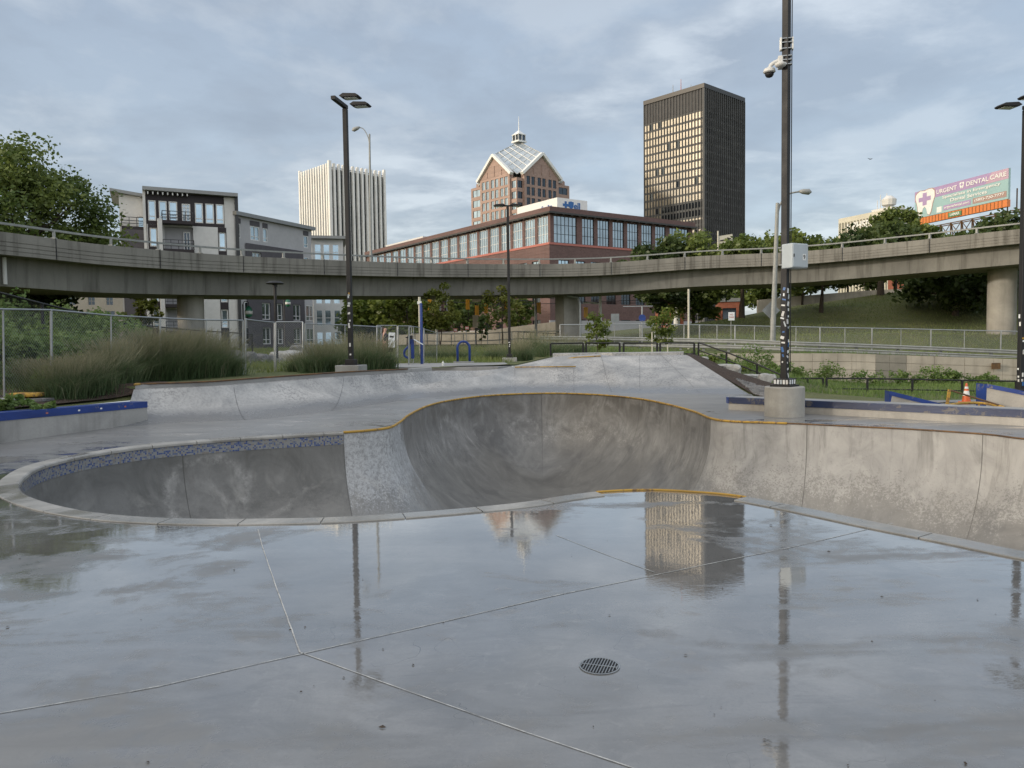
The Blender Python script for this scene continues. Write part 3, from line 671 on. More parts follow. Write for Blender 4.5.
# added sky brightness overhead and behind the camera, raises the ambient fill
lift = w.math('ADD', w.math('MULTIPLY', w.ramp(sx.outputs[2], .50, .95), .9), w.math('MULTIPLY', w.ramp(sx.outputs[1], .15, -.7), .9))
sk = w.mix(w.math('MINIMUM', lift, 1.0), sk, (1.10,1.12,1.16))
sk = w.mix(glow, sk, (1.9,1.55,1.1))
bg1 = w.new('Background'); w.link(sk, bg1.inputs[0]); bg1.inputs[1].default_value = .93
bg2 = w.new('Background'); w.link(sky.outputs[0], bg2.inputs[0]); bg2.inputs[1].default_value = .05
ad = w.new('AddShader'); w.link(bg1.outputs[0], ad.inputs[0]); w.link(bg2.outputs[0], ad.inputs[1]); w.link(ad.outputs[0], w.out.inputs[0])
sun = bpy.data.objects.new('sun', bpy.data.lights.new('sun', 'SUN')); COL.objects.link(sun)
sun.data.energy = 2.0; sun.data.angle = R(3.5); sun.data.color = (1, .90, .78); sun.rotation_euler = (-sdir).to_track_quat('-Z', 'Y').to_euler()
S.view_settings.view_transform = 'Standard'; S.view_settings.look = 'None'; S.view_settings.exposure = 0; S.view_settings.gamma = 1
S.cycles.use_denoising = True; S.cycles.max_bounces = 6; S.cycles.transparent_max_bounces = 24; S.cycles.caustics_reflective = False; S.cycles.caustics_refractive = False
# ------------------------------------------------------------------ text
def text_mesh(body, size, mat, name='lettering', ext=.0, bold=False, align='CENTER'):
    c = bpy.data.curves.new('t', 'FONT'); c.body = body; c.size = size; c.extrude = ext; c.align_x = align; c.align_y = 'CENTER'
    if bold: c.offset = size*.02
    t = bpy.data.objects.new('t', c); COL.objects.link(t); dg = bpy.context.evaluated_depsgraph_get(); dg.update()
    me = bpy.data.meshes.new_from_object(t.evaluated_get(dg)); bpy.data.objects.remove(t)
    me.materials.clear(); me.materials.append(mat); o = bpy.data.objects.new(name, me); COL.objects.link(o); return o
def on_plane(o, origin, u, v, parent=None):     # object's x -> u, y -> v
    u = Vector(u).normalized(); v = Vector(v); v = (v-u*v.dot(u)).normalized(); nn = u.cross(v)
    m = Matrix((u, v, nn)).transposed().to_4x4(); m.translation = origin; o.matrix_world = m
    if parent is not None: o.parent = parent; o.matrix_parent_inverse = parent.matrix_world.inverted() if False else Matrix.Identity(4)
    return o
# ------------------------------------------------------------------ overpass
op_ctrl = [(-60,-30,7.0),(-46,-2,7.2),(-35,20,7.6),(-27.7,42,8.0),(-24.5,49,8.0),(-19.3,59,8.4),(-6.6,71,8.95),(7.6,76,9.3),(18.5,76,9.85),(27.5,74,9.95),(36,70.5,10.35),(43.2,66,10.7),(56,58,11.2),(72,46,11.6)]
op = resample(crom(op_ctrl, 10), 1.2, False); on = len(op)
opn = []
for i in range(on):
    d = (op[min(i+1,on-1)]-op[max(i-1,0)]); d.z = 0; d.normalize(); opn.append(Vector((-d.y, d.x, 0)))   # away from the camera side (left-hand normal)
def sweep(prof, name, mat, parent, a=0, b=None, closed=True, smooth=False):
    b = on if b is None else b; mb = MB(); m = len(prof)
    for i in range(a, b):
        for off, z in prof: q = op[i]+opn[i]*off; mb.v.append((q.x,q.y,q.z+z))
    for i in range(b-a-1):
        for t in range(m if closed else m-1): mb.f.append((i*m+t, i*m+(t+1)%m, (i+1)*m+(t+1)%m, (i+1)*m+t)); mb.m.append(0)
    mb.f += [tuple(range(m)), tuple((b-a-1)*m+t for t in range(m))[::-1]]; mb.m += [0,0]
    return mb.build(name, mat, parent, smooth)
ov = empty('overpass', (0,0,0), 'long curved concrete road overpass on round piers crossing behind the skatepark', 'overpass')
g_ = .035
sweep([(0,0),(0,-.50),(g_,-.50),(g_,-.55),(0,-.55),(0,-.74),(g_,-.74),(g_,-.79),(0,-.79),(0,-.98),(g_,-.98),(g_,-1.03),(0,-1.03),(0,-1.22),(.35,-1.22),(.35,-.9),(.28,0)], 'front_parapet', M['bridge'], ov)
sweep([(9.2,0),(9.2,-1.22),(8.85,-1.22),(8.85,-.9),(8.92,0)], 'back_parapet', M['bridge'], ov)
sweep([(.352,-.92),(.352,-1.2),(8.848,-1.2),(8.848,-.92)], 'deck_slab', M['bridge'], ov)
sweep([(1.15,-1.202),(1.25,-2.85),(7.9,-2.85),(8.0,-1.202)], 'girder', M['girder'], ov)
# vertical joints of the parapet panels
for i in range(3, on-1, 6):
    q = op[i]-opn[i]*.012; MB().bar(q+Vector((0,0,.0)), q+Vector((0,0,-1.2)), .05, .03).build('panel_joint', M['darkmetal'], ov)
for i in range(6, on-1, 3):
    q = op[i]+opn[i]*.14; mb = MB(); mb.box((q.x,q.y,q.z+.24),(.16,.16,.48), math.atan2(opn[i].x,-opn[i].y)*-1); mb.box((q.x,q.y,q.z+.03),(.26,.26,.06)); mb.build('rail_post', M['galv'], ov)
sweep([(.07,.42),(.07,.54),(.2,.54),(.2,.42)], 'guard_rail', M['galv'], ov)
sweep([(9.0,.42),(9.0,.54),(9.12,.54),(9.12,.42)], 'guard_rail', M['galv'], ov)
def op_at(px):     # index of the front edge point seen at pixel column px
    best = min(range(on), key=lambda i: abs(512+op[i].x/max(op[i].y,1)*F_PX-px) if op[i].y > 10 else 1e9); return best
def pier(px, Y, r, kind='round', name='pier'):
    i = min(range(on), key=lambda i: (op[i]+opn[i]*4.6-gp(px,Y,0)).xy.length if op[i].y > 5 else 1e9)
    top_z = op[i].z-2.84; c = gp(px, Y); zb = gz(c.x, c.y)-.3
    mb = MB()
    if kind == 'round': mb.lathe((c.x,c.y,0), [(r,zb),(r,top_z)], 32)
    else: mb.box((c.x,c.y,(zb+top_z)/2),(r*2,r*1.5,top_z-zb), R(35))
    return mb.build(name, M['column'], ov, 'round' if kind == 'round' else False)
pier(193, 58.5, .94); pier(567.5, 80.5, .95, 'sq'); pier(1001, 71.5, 1.18)
pier(-330, 40, 1.0)
c = gp(580.5, 79.5); MB().tube([(c.x,c.y,gz(c.x,c.y)),(c.x,c.y,5.6),(c.x-.2,c.y,6.2),(c.x-1.3,c.y,6.4)], .16, 10).build('drain_pipe', M['steel'], ov, 'round')
i = op_at(29); q = op[i]+opn[i]*1.0; MB().tube([(q.x,q.y,q.z-1.25),(q.x,q.y,q.z-2.75)], .11, 10).build('drain_pipe', M['offwhite'], ov, 'round')
# ------------------------------------------------------------------ facades
class Fac:
    def __init__(s, O, ang=None, u=None, n=None): s.O = Vector((O[0],O[1],0)); s.u = Vector((u[0],u[1],0)).normalized(); s.n = Vector((s.u.y,-s.u.x,0)) if n is None else Vector((n[0],n[1],0)).normalized()
    def P(s, a, z, o=0): q = s.O+s.u*a+s.n*o; return (q.x,q.y,z)
def fbox(mb, F, a0, a1, z0, z1, o0, o1):
    return mb.hexa([F.P(a0,z0,o0),F.P(a1,z0,o0),F.P(a1,z0,o1),F.P(a0,z0,o1),F.P(a0,z1,o0),F.P(a1,z1,o0),F.P(a1,z1,o1),F.P(a0,z1,o1)])
def holed(mb, F, A, Z, holes, rec=.25, o=0):
    xs = sorted({A[0],A[1]}|{h[0] for h in holes}|{h[1] for h in holes}); zs = sorted({Z[0],Z[1]}|{h[2] for h in holes}|{h[3] for h in holes})
    for i in range(len(xs)-1):
        for j in range(len(zs)-1):
            mx, mz = (xs[i]+xs[i+1])/2, (zs[j]+zs[j+1])/2
            if any(h[0] < mx < h[1] and h[2] < mz < h[3] for h in holes): continue
            mb.add([F.P(xs[i],zs[j],o),F.P(xs[i+1],zs[j],o),F.P(xs[i+1],zs[j+1],o),F.P(xs[i],zs[j+1],o)],[(0,1,2,3)])
    for a,b,c,d in holes:
        c4 = [(a,c),(b,c),(b,d),(a,d)]
        for k in range(4):
            p, q = c4[k], c4[(k+1)%4]; mb.add([F.P(*p,o),F.P(*q,o),F.P(*q,o-rec),F.P(*p,o-rec)],[(0,1,2,3)])
def window(F, h, glass, frame, parent, rec=.25, nx=2, nz=2, fw=.07, zsplit=None, name='window'):
    a,b,c,d = h; mb = MB(); mb.mi = 0; mb.add([F.P(a,c,-rec+.02),F.P(b,c,-rec+.02),F.P(b,d,-rec+.02),F.P(a,d,-rec+.02)],[(0,1,2,3)])
    o0, o1 = -rec+.03, -rec+.10; mb.mi = 1
    fbox(mb,F,a,a+fw,c,d,o0,o1); fbox(mb,F,b-fw,b,c,d,o0,o1); fbox(mb,F,a+fw,b-fw,c,c+fw,o0,o1); fbox(mb,F,a+fw,b-fw,d-fw,d,o0,o1)
    for i in range(1,nx): x = a+(b-a)*i/nx; fbox(mb,F,x-fw*.4,x+fw*.4,c+fw,d-fw,o0,o1-.01)
    for j in range(1,nz): z = c+(d-c)*(zsplit if zsplit else j/nz); fbox(mb,F,a+fw,b-fw,z-fw*.4,z+fw*.4,o0,o1-.02)
    return mb.build(name, [glass, frame], parent)
def body_box(F, F2len, A, z0, z1, name, mat, parent, depth, inset=.3):
    return None
# ---- brick office block (centre)
Yc = 150.0; Cx = at(550,206.5,Yc); ZT = Cx.z
uR = Vector((.82,.572)); uL = Vector((-.572,.82))
ob = empty('office_building', (0,0,0), 'wide red brown brick office block with tall upper windows and white rooftop box', 'building')
FR = Fac((Cx.x,Cx.y), u=uR); FL = Fac((Cx.x,Cx.y), u=-uL, n=(-uR.x,-uR.y))
FLx = Fac((Cx.x+uL.x*84, Cx.y+uL.y*84), u=-uL); FLx.n = Vector((-uR.x,-uR.y,0)).normalized()
LR, LL = 39.5, 84.0
mbw = MB(); hR = []; hL = []
hR.append((.9,6.6,20.9,26.1)); 
for k in range(6): a = 8.0+4.05*k; hR.append((a,a+3.1,20.9,26.1))
hR.append((32.6,38.4,20.9,26.1))
for k in range(19): a = LL-.75-4.25*k; hL.append((a-3.4,a,20.9,26.1))
hR2 = []
for zz0 in (14.6, 9.2, 3.2):
    for k in range(9): hR2.append((2.2+4.05*k,2.2+4.05*k+2.6,zz0,zz0+2.9))
hL2 = []
for zz0 in (14.6, 9.2, 3.2):
    for k in range(18): a = LL-2.0-4.3*k; hL2.append((a-2.6,a,zz0,zz0+2.9))
holed(mbw, FR, (0,LR), (20.3,ZT-1.0), hR); holed(mbw, FLx, (0,LL), (20.3,ZT-1.0), hL)
# lower storeys stand one metre forward
pr = 1.1
FR2 = Fac((Cx.x-uR.x*pr+FR.n.x*pr, Cx.y-uR.y*pr+FR.n.y*pr), u=uR); FL2 = Fac((FLx.O.x+FLx.n.x*pr, FLx.O.y+FLx.n.y*pr), u=-uL); FL2.n = FLx.n
holed(mbw, FR2, (0,LR+pr), (0.5,20.3), hR2); holed(mbw, FL2, (0,LL+pr), (0.5,20.3), hL2)
P0 = FL2.P(0,0); P1 = FL2.P(LL+pr,0); P2 = FR2.P(LR+pr,0)
mbw.prism([FL2.P(0,0,-.02)[:2],FL2.P(LL+pr-.02,0,-.02)[:2],FR2.P(LR+pr,0,-.02)[:2],(P2[0]+uL.x*86,P2[1]+uL.y*86)], 20.22, 20.3)
mbw.prism([(FLx.P(0,0,-1)[0],FLx.P(0,0,-1)[1]),FLx.P(LL-1,0,-1)[:2],FR.P(LR,0,-1)[:2],(FR.P(LR,0,-1)[0]+uL.x*84,FR.P(LR,0,-1)[1]+uL.y*84)], 0, ZT-.9)
e_ = FR.P(LR,0); mbw.add([(e_[0],e_[1],.5),(e_[0]+uL.x*80,e_[1]+uL.y*80,.5),(e_[0]+uL.x*80,e_[1]+uL.y*80,ZT-1),(e_[0],e_[1],ZT-1)],[(0,1,2,3)])
mbw.build('wall', M['brick'], ob)
mb = MB()
cor = lambda o: [FLx.P(-.5,0,o)[:2], (FLx.O.x-uL.x*(LL+0)+FLx.n.x*o+FR.n.x*o, FLx.O.y-uL.y*LL+FLx.n.y*o+FR.n.y*o), FR.P(LR+.8,0,o)[:2], (FR.P(LR,0)[0]+uL.x*84, FR.P(LR,0)[1]+uL.y*84)]
mb.prism(cor(.35), ZT-1.0, ZT); mb.build('cornice', M['brick'], ob)
mb = MB(); mb.prism(cor(1.0), ZT-1.35, ZT-1.02); 
for k in range(20): fbox(mb, FR, .5+2*k,.8+2*k, ZT-1.5, ZT-1.36, .02, .9)
for k in range(42): fbox(mb, FLx, .5+2*k,.8+2*k, ZT-1.5, ZT-1.36, .02, .9)
mb.build('canopy', M['bronze'], ob)
mb = MB(); fbox(mb, FR2, -.12, LR+pr, 20.31, 20.72, -.2, .12); fbox(mb, FL2, 0, LL+pr, 20.31, 20.72, -.2, .12); mb.build('trim', M['red'], ob)
for h in hR: window(FR, h, M['glass'], M['darkframe'], ob, .25, 4 if h[1]-h[0] < 4 else 6, 3, .1)
for h in hL[:13]: window(FLx, h, M['glassblue'], M['frame'], ob, .25, 4, 3, .1)
for h in hL[13:]: window(FLx, h, M['glassblue'], M['frame'], ob, .25, 2, 2, .1)
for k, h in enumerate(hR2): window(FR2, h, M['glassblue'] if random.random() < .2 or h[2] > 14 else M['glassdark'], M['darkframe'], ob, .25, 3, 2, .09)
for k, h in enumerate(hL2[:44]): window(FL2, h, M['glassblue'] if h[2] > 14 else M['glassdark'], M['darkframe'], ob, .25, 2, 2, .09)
mb = MB(); fbox(mb, FR2, -.3, LR+1.5, .5, 5.9, .01, .35); fbox(mb, FL2, 0, LL+1.4, .5, 4.5, .01, .3); mb.build('base', M['apt_grey'], ob)
# white rooftop box with blue marks
D1 = 6.0; FB = Fac((Cx.x+uR.x*6.5+uL.x*6, Cx.y+uR.y*6.5+uL.y*6), u=uR)
BL_, BR_ = 14.0, 8.0
FBR = Fac((FB.O.x,FB.O.y), u=uR); o_ = FB.O
FBL = Fac((o_.x+uL.x*BL_, o_.y+uL.y*BL_), u=-uL); FBL.n = Vector((-uR.x,-uR.y,0)).normalized()
ztop = at(557.5,197.3,FB.O.y).z
rb = MB().prism([FBL.P(0,0)[:2], FBR.P(0,0)[:2], FBR.P(BR_,0)[:2], (FBR.P(BR_,0)[0]+uL.x*BL_, FBR.P(BR_,0)[1]+uL.y*BL_)], ZT-1, ztop).build('rooftop_box', M['white'], ob)
M['logoblue'] = pm('logo_blue', (.02,.12,.35), .4, 0, .05)
def flat_cross(F, a, z, s, mat, parent, name='emblem'):
    mb = MB(); fbox(mb,F,a-s*.17,a+s*.17,z-s/2,z+s/2,.02,.08); fbox(mb,F,a-s/2,a-s*.17,z-s*.17,z+s*.17,.02,.08); fbox(mb,F,a+s*.17,a+s/2,z-s*.17,z+s*.17,.02,.08); return mb.build(name, mat, parent)
zl = ztop-1.35
flat_cross(FBR, 2.2, zl, 1.5, M['logoblue'], rb)
mb = MB(); mb.prism([(0,-.8),(.6,-.3),(.7,.7),(0,.85),(-.7,.7),(-.6,-.3)], 0, .06); o = mb.build('emblem', M['logoblue']); on_plane(o, FBR.P(3.6,zl,.03), uR.to_3d(), (0,0,1), rb)
for tx, a_, F_, sz in (('ell', 5.2, FBR, 1.9),):
    on_plane(text_mesh(tx, sz, M['logoblue'], 'lettering', .03, True), F_.P(a_, zl-.05, .06), F_.u, (0,0,1), rb)
on_plane(text_mesh('Excellus', 1.1, M['logoblue'], 'lettering', .03, True), FBL.P(BL_-3.4, zl-.2, .06), FBL.u, (0,0,1), rb)
o2 = FLx.P(8,0,-9); MB().prism([FLx.P(0,0,-6)[:2],FLx.P(22,0,-6)[:2],FLx.P(22,0,-14)[:2],FLx.P(0,0,-14)[:2]], ZT-1, ZT+2.2).build('rooftop_box', M['offwhite'], ob)
# ---- white ribbed tower (left)
def corner_tower(px, py, Y, uR, uL, LR, LL):
    c = at(px, py, Y); FR = Fac((c.x,c.y), u=uR); FL = Fac((c.x+uL[0]*LL, c.y+uL[1]*LL), u=(-uL[0],-uL[1])); FL.n = Vector((-FR.u.x,-FR.u.y,0)); return c, FR, FL
c, FRt, FLt = corner_tower(329,160.5,450,(.73,.683),(-.683,.73),37.5,35)
t1 = empty('ribbed_tower', (c.x,c.y,0), 'slender white office tower with vertical ribs and dark glass between', 'tower')
def inv(o, t): o.location = -Vector(t.location); return o
H1 = c.z
pts4 = [FLt.P(0,0,-1.2)[:2], FLt.P(33.8,0,-1.2)[:2], FRt.P(37.5,0,-1.2)[:2], (FRt.P(37.5,0,-1.2)[0]+FLt.u.x*-35, FRt.P(37.5,0,-1.2)[1]+FLt.u.y*-35)]
inv(MB().prism(pts4, 0, H1-4).build('core', M['apt_dark'], t1), t1)
nb = 12
for F_, L in ((FRt,37.5),(FLt,35)):
    st = L/nb
    for k in range(nb):
        mb = MB(); a0 = k*st+st*.27; a1 = (k+1)*st-st*.27+.2
        mb.mi = 0; mb.add([F_.P(a0-.3,0,-1.1),F_.P(a1+.3,0,-1.1),F_.P(a1+.3,H1-4.5,-1.1),F_.P(a0-.3,H1-4.5,-1.1)],[(0,1,2,3)]); mb.mi = 1
        for j in range(28): fbox(mb,F_,a0-.3,a1+.3,4+3.7*j,4.5+3.7*j,-1.09,-1.0)
        inv(mb.build('window_strip', [M['glassdark'], M['darkmetal']], t1), t1)
    for k in range(nb+1):
        mb = MB(); a = k*st; w_ = st*.205
        fbox(mb,F_,a-w_,a+w_,0,H1-(0 if k in (0,nb) else 1.2),-1.15,.55 if 0 < k < nb else .5); inv(mb.build('rib', M['warmwhite'], t1), t1)
# ---- dark tower (right)
c, FRx, FLx3 = corner_tower(704,83,400,(.745,.667),(-.667,.745),37.8,38.5)
t3 = empty('dark_tower', (c.x,c.y,0), 'tall dark office tower with bronze windows on its sunlit left side', 'tower'); H3 = c.z
def sq(F_R, F_L, LR, LL, o): 
    a = F_L.P(0,0,o)[:2]; q = F_R.P(0,0,o); b = (q[0]+F_L.n.x*o, q[1]+F_L.n.y*o); d = F_R.P(LR,0,o)[:2]; return [a, b, d, (d[0]-F_L.u.x*LL, d[1]-F_L.u.y*LL)]
inv(MB().prism(sq(FRx,FLx3,37.8,38.5,-1.0), 0, H3-.5).build('core', M['darkmetal'], t3), t3)
inv(MB().prism(sq(FRx,FLx3,37.8,38.5,.35), H3-2.2, H3).build('parapet', M['bronze'], t3), t3)
M['fin'] = pm('dark_fin_concrete', (.088,.090,.090), .75, 0, .2, .2); M['louvreshade'] = pm('louvre_and_shade_dark', (.035,.035,.037), .6, .2, .15, .3)
nfl = 29; fh = (H3-12.4)/nfl
for F_, L, deep in ((FLx3,38.5,.0),(FRx,37.8,.35)):
    nbay = 20; st = L/nbay; rest = MB()
    mb = MB()
    for k in range(nbay+1): fbox(mb,F_,k*st-.22,k*st+.22,0,H3-2.3,-.95,.0+deep)
    inv(mb.build('facade_fins', M['fin'], t3), t3)
    inv(fbox(MB(),F_,0,L,H3-12.3,H3-2.3,-.96,-.35).build('louvre_and_shade_band', M['louvreshade'], t3), t3); inv(fbox(MB(),F_,0,L,H3-73,H3-68,-.96,-.42).build('louvre_and_shade_band', M['louvreshade'], t3), t3)  # top band is louvres, lower one paints in a dark shadow band
    mb = MB()
    for j in range(nfl): fbox(mb,F_,0,L,j*fh+fh-1.1,j*fh+fh,-.96,-.35)
    inv(mb.build('spandrel', M['fin'], t3), t3)
    cnt = 0
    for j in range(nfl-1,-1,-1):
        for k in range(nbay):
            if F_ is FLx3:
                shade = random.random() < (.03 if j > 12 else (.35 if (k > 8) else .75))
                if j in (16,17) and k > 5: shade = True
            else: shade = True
            g = M['glassdark'] if shade else M['glassbronze']  # dark glass paints in shadow and dark reflections, bronze the lit panes
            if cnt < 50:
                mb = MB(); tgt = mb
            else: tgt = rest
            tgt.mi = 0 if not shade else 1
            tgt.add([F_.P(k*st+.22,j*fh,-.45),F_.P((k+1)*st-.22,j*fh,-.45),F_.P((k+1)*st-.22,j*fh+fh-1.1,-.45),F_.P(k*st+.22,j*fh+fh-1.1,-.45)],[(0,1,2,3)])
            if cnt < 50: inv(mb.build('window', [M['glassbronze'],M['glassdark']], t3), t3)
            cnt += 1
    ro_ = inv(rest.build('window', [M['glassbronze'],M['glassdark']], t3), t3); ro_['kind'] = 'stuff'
for px, h in ((681,8),(673,5),(691,5)):
    q = at(px, 95, 430); q2 = (q.x,q.y,H3-1); mb = MB().tube([q2,(q.x,q.y,H3+h+4)], [.35,.12], 6); inv(mb.build('antenna', M['red'] if px == 681 else M['galv'], t3), t3)
# ---- pink granite tower with glass pyramid
uR2, uL2 = Vector((.758,.652)), Vector((-.652,.758))
c = at(516.5,171,380); ze = c.z; Sx = 36.0
t2 = empty('gabled_tower', (c.x,c.y,0), 'pink granite tower with four gables, glass pyramid roof and small cupola', 'tower')
def tp(a, b, z): return (c.x+uR2.x*a+uL2.x*b, c.y+uR2.y*a+uL2.y*b, z)   # a along right face, b along left face
zc_ = 82.0; lo_, hi_ = 4.2, 27.4; am_ = (lo_+hi_)/2
core = MB(); core.prism([tp(.4,.4,0)[:2],tp(Sx-.4,.4,0)[:2],tp(Sx-.4,Sx-.4,0)[:2],tp(.4,Sx-.4,0)[:2]], 0, zc_-.05)
inv(core.build('core', M['glassdark'], t2), t2)
mb = MB(); wins = []
for side in range(4):
    def q(s, z, o=0, side=side):
        if side == 0: return tp(s, -o, z)
        if side == 1: return tp(-o, s, z)
        if side == 2: return tp(s, Sx+o, z)
        return tp(Sx+o, s, z)
    class FF_: pass
    F_ = FF_(); F_.P = lambda s, z, o=0, q=q: q(s, z, o)
    holes = []
    for fl in range(14):
        z0 = zc_-1.0-5.2*(fl+1)+1.0 - (0)
        z0 = 79.3-5.25*fl
        for pr_ in range(3):
            for w_ in range(2):
                a = lo_+1.5+pr_*7.3+w_*3.2; holes.append((a, a+2.3, z0, z0+4.0))
    holes = [h for h in holes if h[2] > 20]
    holed(mb, F_, (lo_,hi_), (0,ze), holes, .4, .9)
    for s0 in (lo_, hi_): mb.add([F_.P(s0,0,.9),F_.P(s0,0,-1.5),F_.P(s0,ze,-1.5),F_.P(s0,ze,.9)],[(0,1,2,3)])
    # gable wall
    mb.add([F_.P(lo_,ze,.9),F_.P(hi_,ze,.9),F_.P(am_,93.9,.9)],[(0,1,2)])
    for s_ in (am_-5.5,am_,am_+5.5): fbox(mb,F_,s_-.25,s_+.25,ze,ze+(5.0 if s_ == am_ else 2.5),.9,1.15)
    # corner bays
    ch = []
    for fl in range(14):
        z0 = 77.2-5.25*fl
        ch += [(.6,3.8,z0,z0+3.4),(28.4,34.6,z0,z0+3.4)]
    ch = [h for h in ch if h[2] > 20]
    holed(mb, F_, (0,lo_), (0,zc_), [h for h in ch if h[0] < 5], .3, 0); holed(mb, F_, (hi_,Sx), (0,zc_), [h for h in ch if h[0] > 5], .3, 0)
    if side < 2:
        for h in [h for h in holes if h[2] > 55]+[h for h in ch if h[2] > 55]:
            off = .9 if h in holes else 0; m2 = MB(); m2.mi = 0
            m2.add([F_.P(h[0],h[2],off-.3),F_.P(h[1],h[2],off-.3),F_.P(h[1],h[3],off-.3),F_.P(h[0],h[3],off-.3)],[(0,1,2,3)]); m2.mi = 1
            xm = (h[0]+h[1])/2; fbox(m2,F_,xm-.08,xm+.08,h[2],h[3],off-.29,off-.2)
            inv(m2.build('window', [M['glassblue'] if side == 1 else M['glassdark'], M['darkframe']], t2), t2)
inv(mb.build('wall', M['granite'], t2), t2)
topz = 104.3
mb = MB(); wm = MB()
ap = [(am_,-1.2), (-1.2,am_), (am_,hi_+lo_+1.2), (hi_+lo_+1.2,am_)]
cr4 = {(0,1):(3.2,3.2), (1,2):(3.2,hi_+1), (2,3):(hi_+1,hi_+1), (3,0):(hi_+1,3.2)}
for (i,j),(ca,cb) in cr4.items():
    A_, B_ = ap[i], ap[j]; gv = [tp(A_[0],A_[1],95.2), tp(am_,am_,topz), tp(B_[0],B_[1],95.2), tp(ca,cb,ze-.6)]
    gv = [Vector(x) for x in gv]; T_, C_ = gv[1], gv[3]
    nn_ = 5
    for a in range(nn_):
        for b in range(nn_):
            f = lambda u,v: gv[1].lerp(gv[0],u).lerp(gv[2].lerp(gv[3],u),v)
            u0,u1,v0,v1 = a/nn_,(a+1)/nn_,b/nn_,(b+1)/nn_; mb.add([f(u0,v0),f(u1,v0),f(u1,v1),f(u0,v1)],[(0,1,2,3)])
    up = Vector((0,0,.18))
    for a in range(nn_+1):
        u = a/nn_; f = lambda u,v: gv[1].lerp(gv[0],u).lerp(gv[2].lerp(gv[3],u),v)
        wm.bar(f(u,0)+up,f(u,1)+up,.28,.3); wm.bar(f(0,u)+up,f(1,u)+up,.28,.3)
inv(mb.build('pyramid_glass', M['glassskylight'], t2), t2); inv(wm.build('glazing_bars', M['white'], t2), t2)
mb = MB()
for side, (A_) in enumerate(ap):
    for s_ in (lo_-1.6, hi_+1.6):
        e = [(s_,-1.0),(-1.0,s_),(s_,hi_+lo_+1.0),(hi_+lo_+1.0,s_)][side]
        p0 = Vector(tp(e[0],e[1],ze-.8)); p1 = Vector(tp(A_[0],A_[1],95.3)); mb.bar(p0, p1, 2.2, 1.3)
inv(mb.build('gable_trim', M['white'], t2), t2)
mb = MB(); cc = Vector(tp(am_,am_,0)); an = math.atan2(uR2.y,uR2.x)
mb.box((cc.x,cc.y,topz+.0),(5.6,5.6,.8),an)
for sx_ in (-1,1):
    for sy_ in (-1,0,1):
        for q in ((sx_*2.2,sy_*2.2),(sy_*2.2,sx_*2.2)): v = Matrix.Rotation(an,3,'Z')@Vector((q[0],q[1],0)); mb.box((cc.x+v.x,cc.y+v.y,topz+2.0),(.4,.4,2.9),an)
mb.box((cc.x,cc.y,topz+3.5),(5.2,5.2,.4),an)
mb.lathe((cc.x,cc.y,0),[(3.3,topz+3.7),(1.5,topz+5.1),(.25,topz+6.0)],4); mb.tube([(cc.x,cc.y,topz+5.8),(cc.x,cc.y,topz+13)],[.3,.1],6)
cu = inv(mb.build('cupola', M['white'], t2), t2); MB().box((cc.x,cc.y,topz+2.2),(4.1,4.1,2.7),an).build('window', M['glassdark'], cu)
# ---- apartments, left
ap1 = empty('apartment_building', (0,0,0), 'modern pale and dark plum apartment block with tall windows and balconies', 'building')
O1 = at(145,187,90); F1 = Fac((O1.x,O1.y), u=(.905,.426)); HA = O1.z; W1 = 9.7
zq = lambda py, px=190: at(px, py, 92).z
def axp(F, px, py):   # distance along a facade where the sight line meets it
    r = ray(px, py); t = (F.O-Vector((0,0,CAMZ))).xy.dot(F.n.xy)/r.xy.dot(F.n.xy); return (r*t).xy.dot(F.u.xy)-F.O.xy.dot(F.u.xy)
def axof(px): return axp(F1, px, 215)
wn_ = [(148.3,156.0),(159,167),(169,177.5),(195,203),(205.5,214),(216,224)]
zt0, zt1 = zq(222.5), zq(202.5)
holesT = [(axof(a),axof(b),zt0,zt1) for a,b in wn_]
holesM = [(axof(149),axof(156.5),zq(248),zq(229.5)),(axof(218),axof(225),zq(250),zq(231))]
low = []
for z_ in (zq(276),zq(302),zq(328)):
    low += [(axof(149),axof(156.5),z_,z_+2.2),(axof(218),axof(225),z_,z_+2.2)]
door = (axof(182),axof(190.5),zq(224),zq(204)); mb = MB()
balc = (axof(162),axof(192.5))
mid_open = (axof(164),axof(192.5),zq(252),zq(227.5))
lopen = [(axof(164),axof(192.5),zq(280),zq(257)),(axof(164),axof(192.5),zq(306),zq(283)),(axof(164),axof(192.5),zq(332),zq(309))]
holed(mb, F1, (0,axof(224.2)), (zq(226),HA-.5), holesT+[door], .2); mb.build('upper_cladding', M['plum'], ap1)
mb = MB(); holed(mb, F1, (.02,W1), (1,zq(226)-.01), [mid_open]+lopen+holesM+low, .5, .06)
fbox(mb, F1, axof(224.4), W1, zq(226), HA-.6, -.3, .06); mb.build('wall', M['apt_white'], ap1)
mb = MB(); mb.prism([F1.P(0,0,-.55)[:2],F1.P(W1-.02,0,-.55)[:2],F1.P(W1-.02,0,-14)[:2],F1.P(0,0,-14)[:2]], 1, HA-.6); mb.build('core', M['apt_grey'], ap1)
mb = MB(); fbox(mb,F1,axof(148),axof(158.5),1,zq(226)-.05,.065,.12); fbox(mb,F1,axof(217),axof(225.5),1,zq(226)-.05,.065,.12)
o = MB(); holed(o, F1, (axof(147.5),axof(158)), (1,zq(226)-.02), [h for h in holesM+low if h[0] < 3], .1, .1); o.build('dark_panel', M['plum'], ap1); o = MB(); holed(o, F1, (axof(217.3),axof(225.6)), (1,zq(226)-.02), [h for h in holesM+low if h[0] > 3], .1, .1); o.build('dark_panel', M['plum'], ap1)
for h in holesT+holesM+low:
    w_ = window(F1, h, M['glassblue'], M['frame'], ap1, .12, 1, 2, .13, .22)
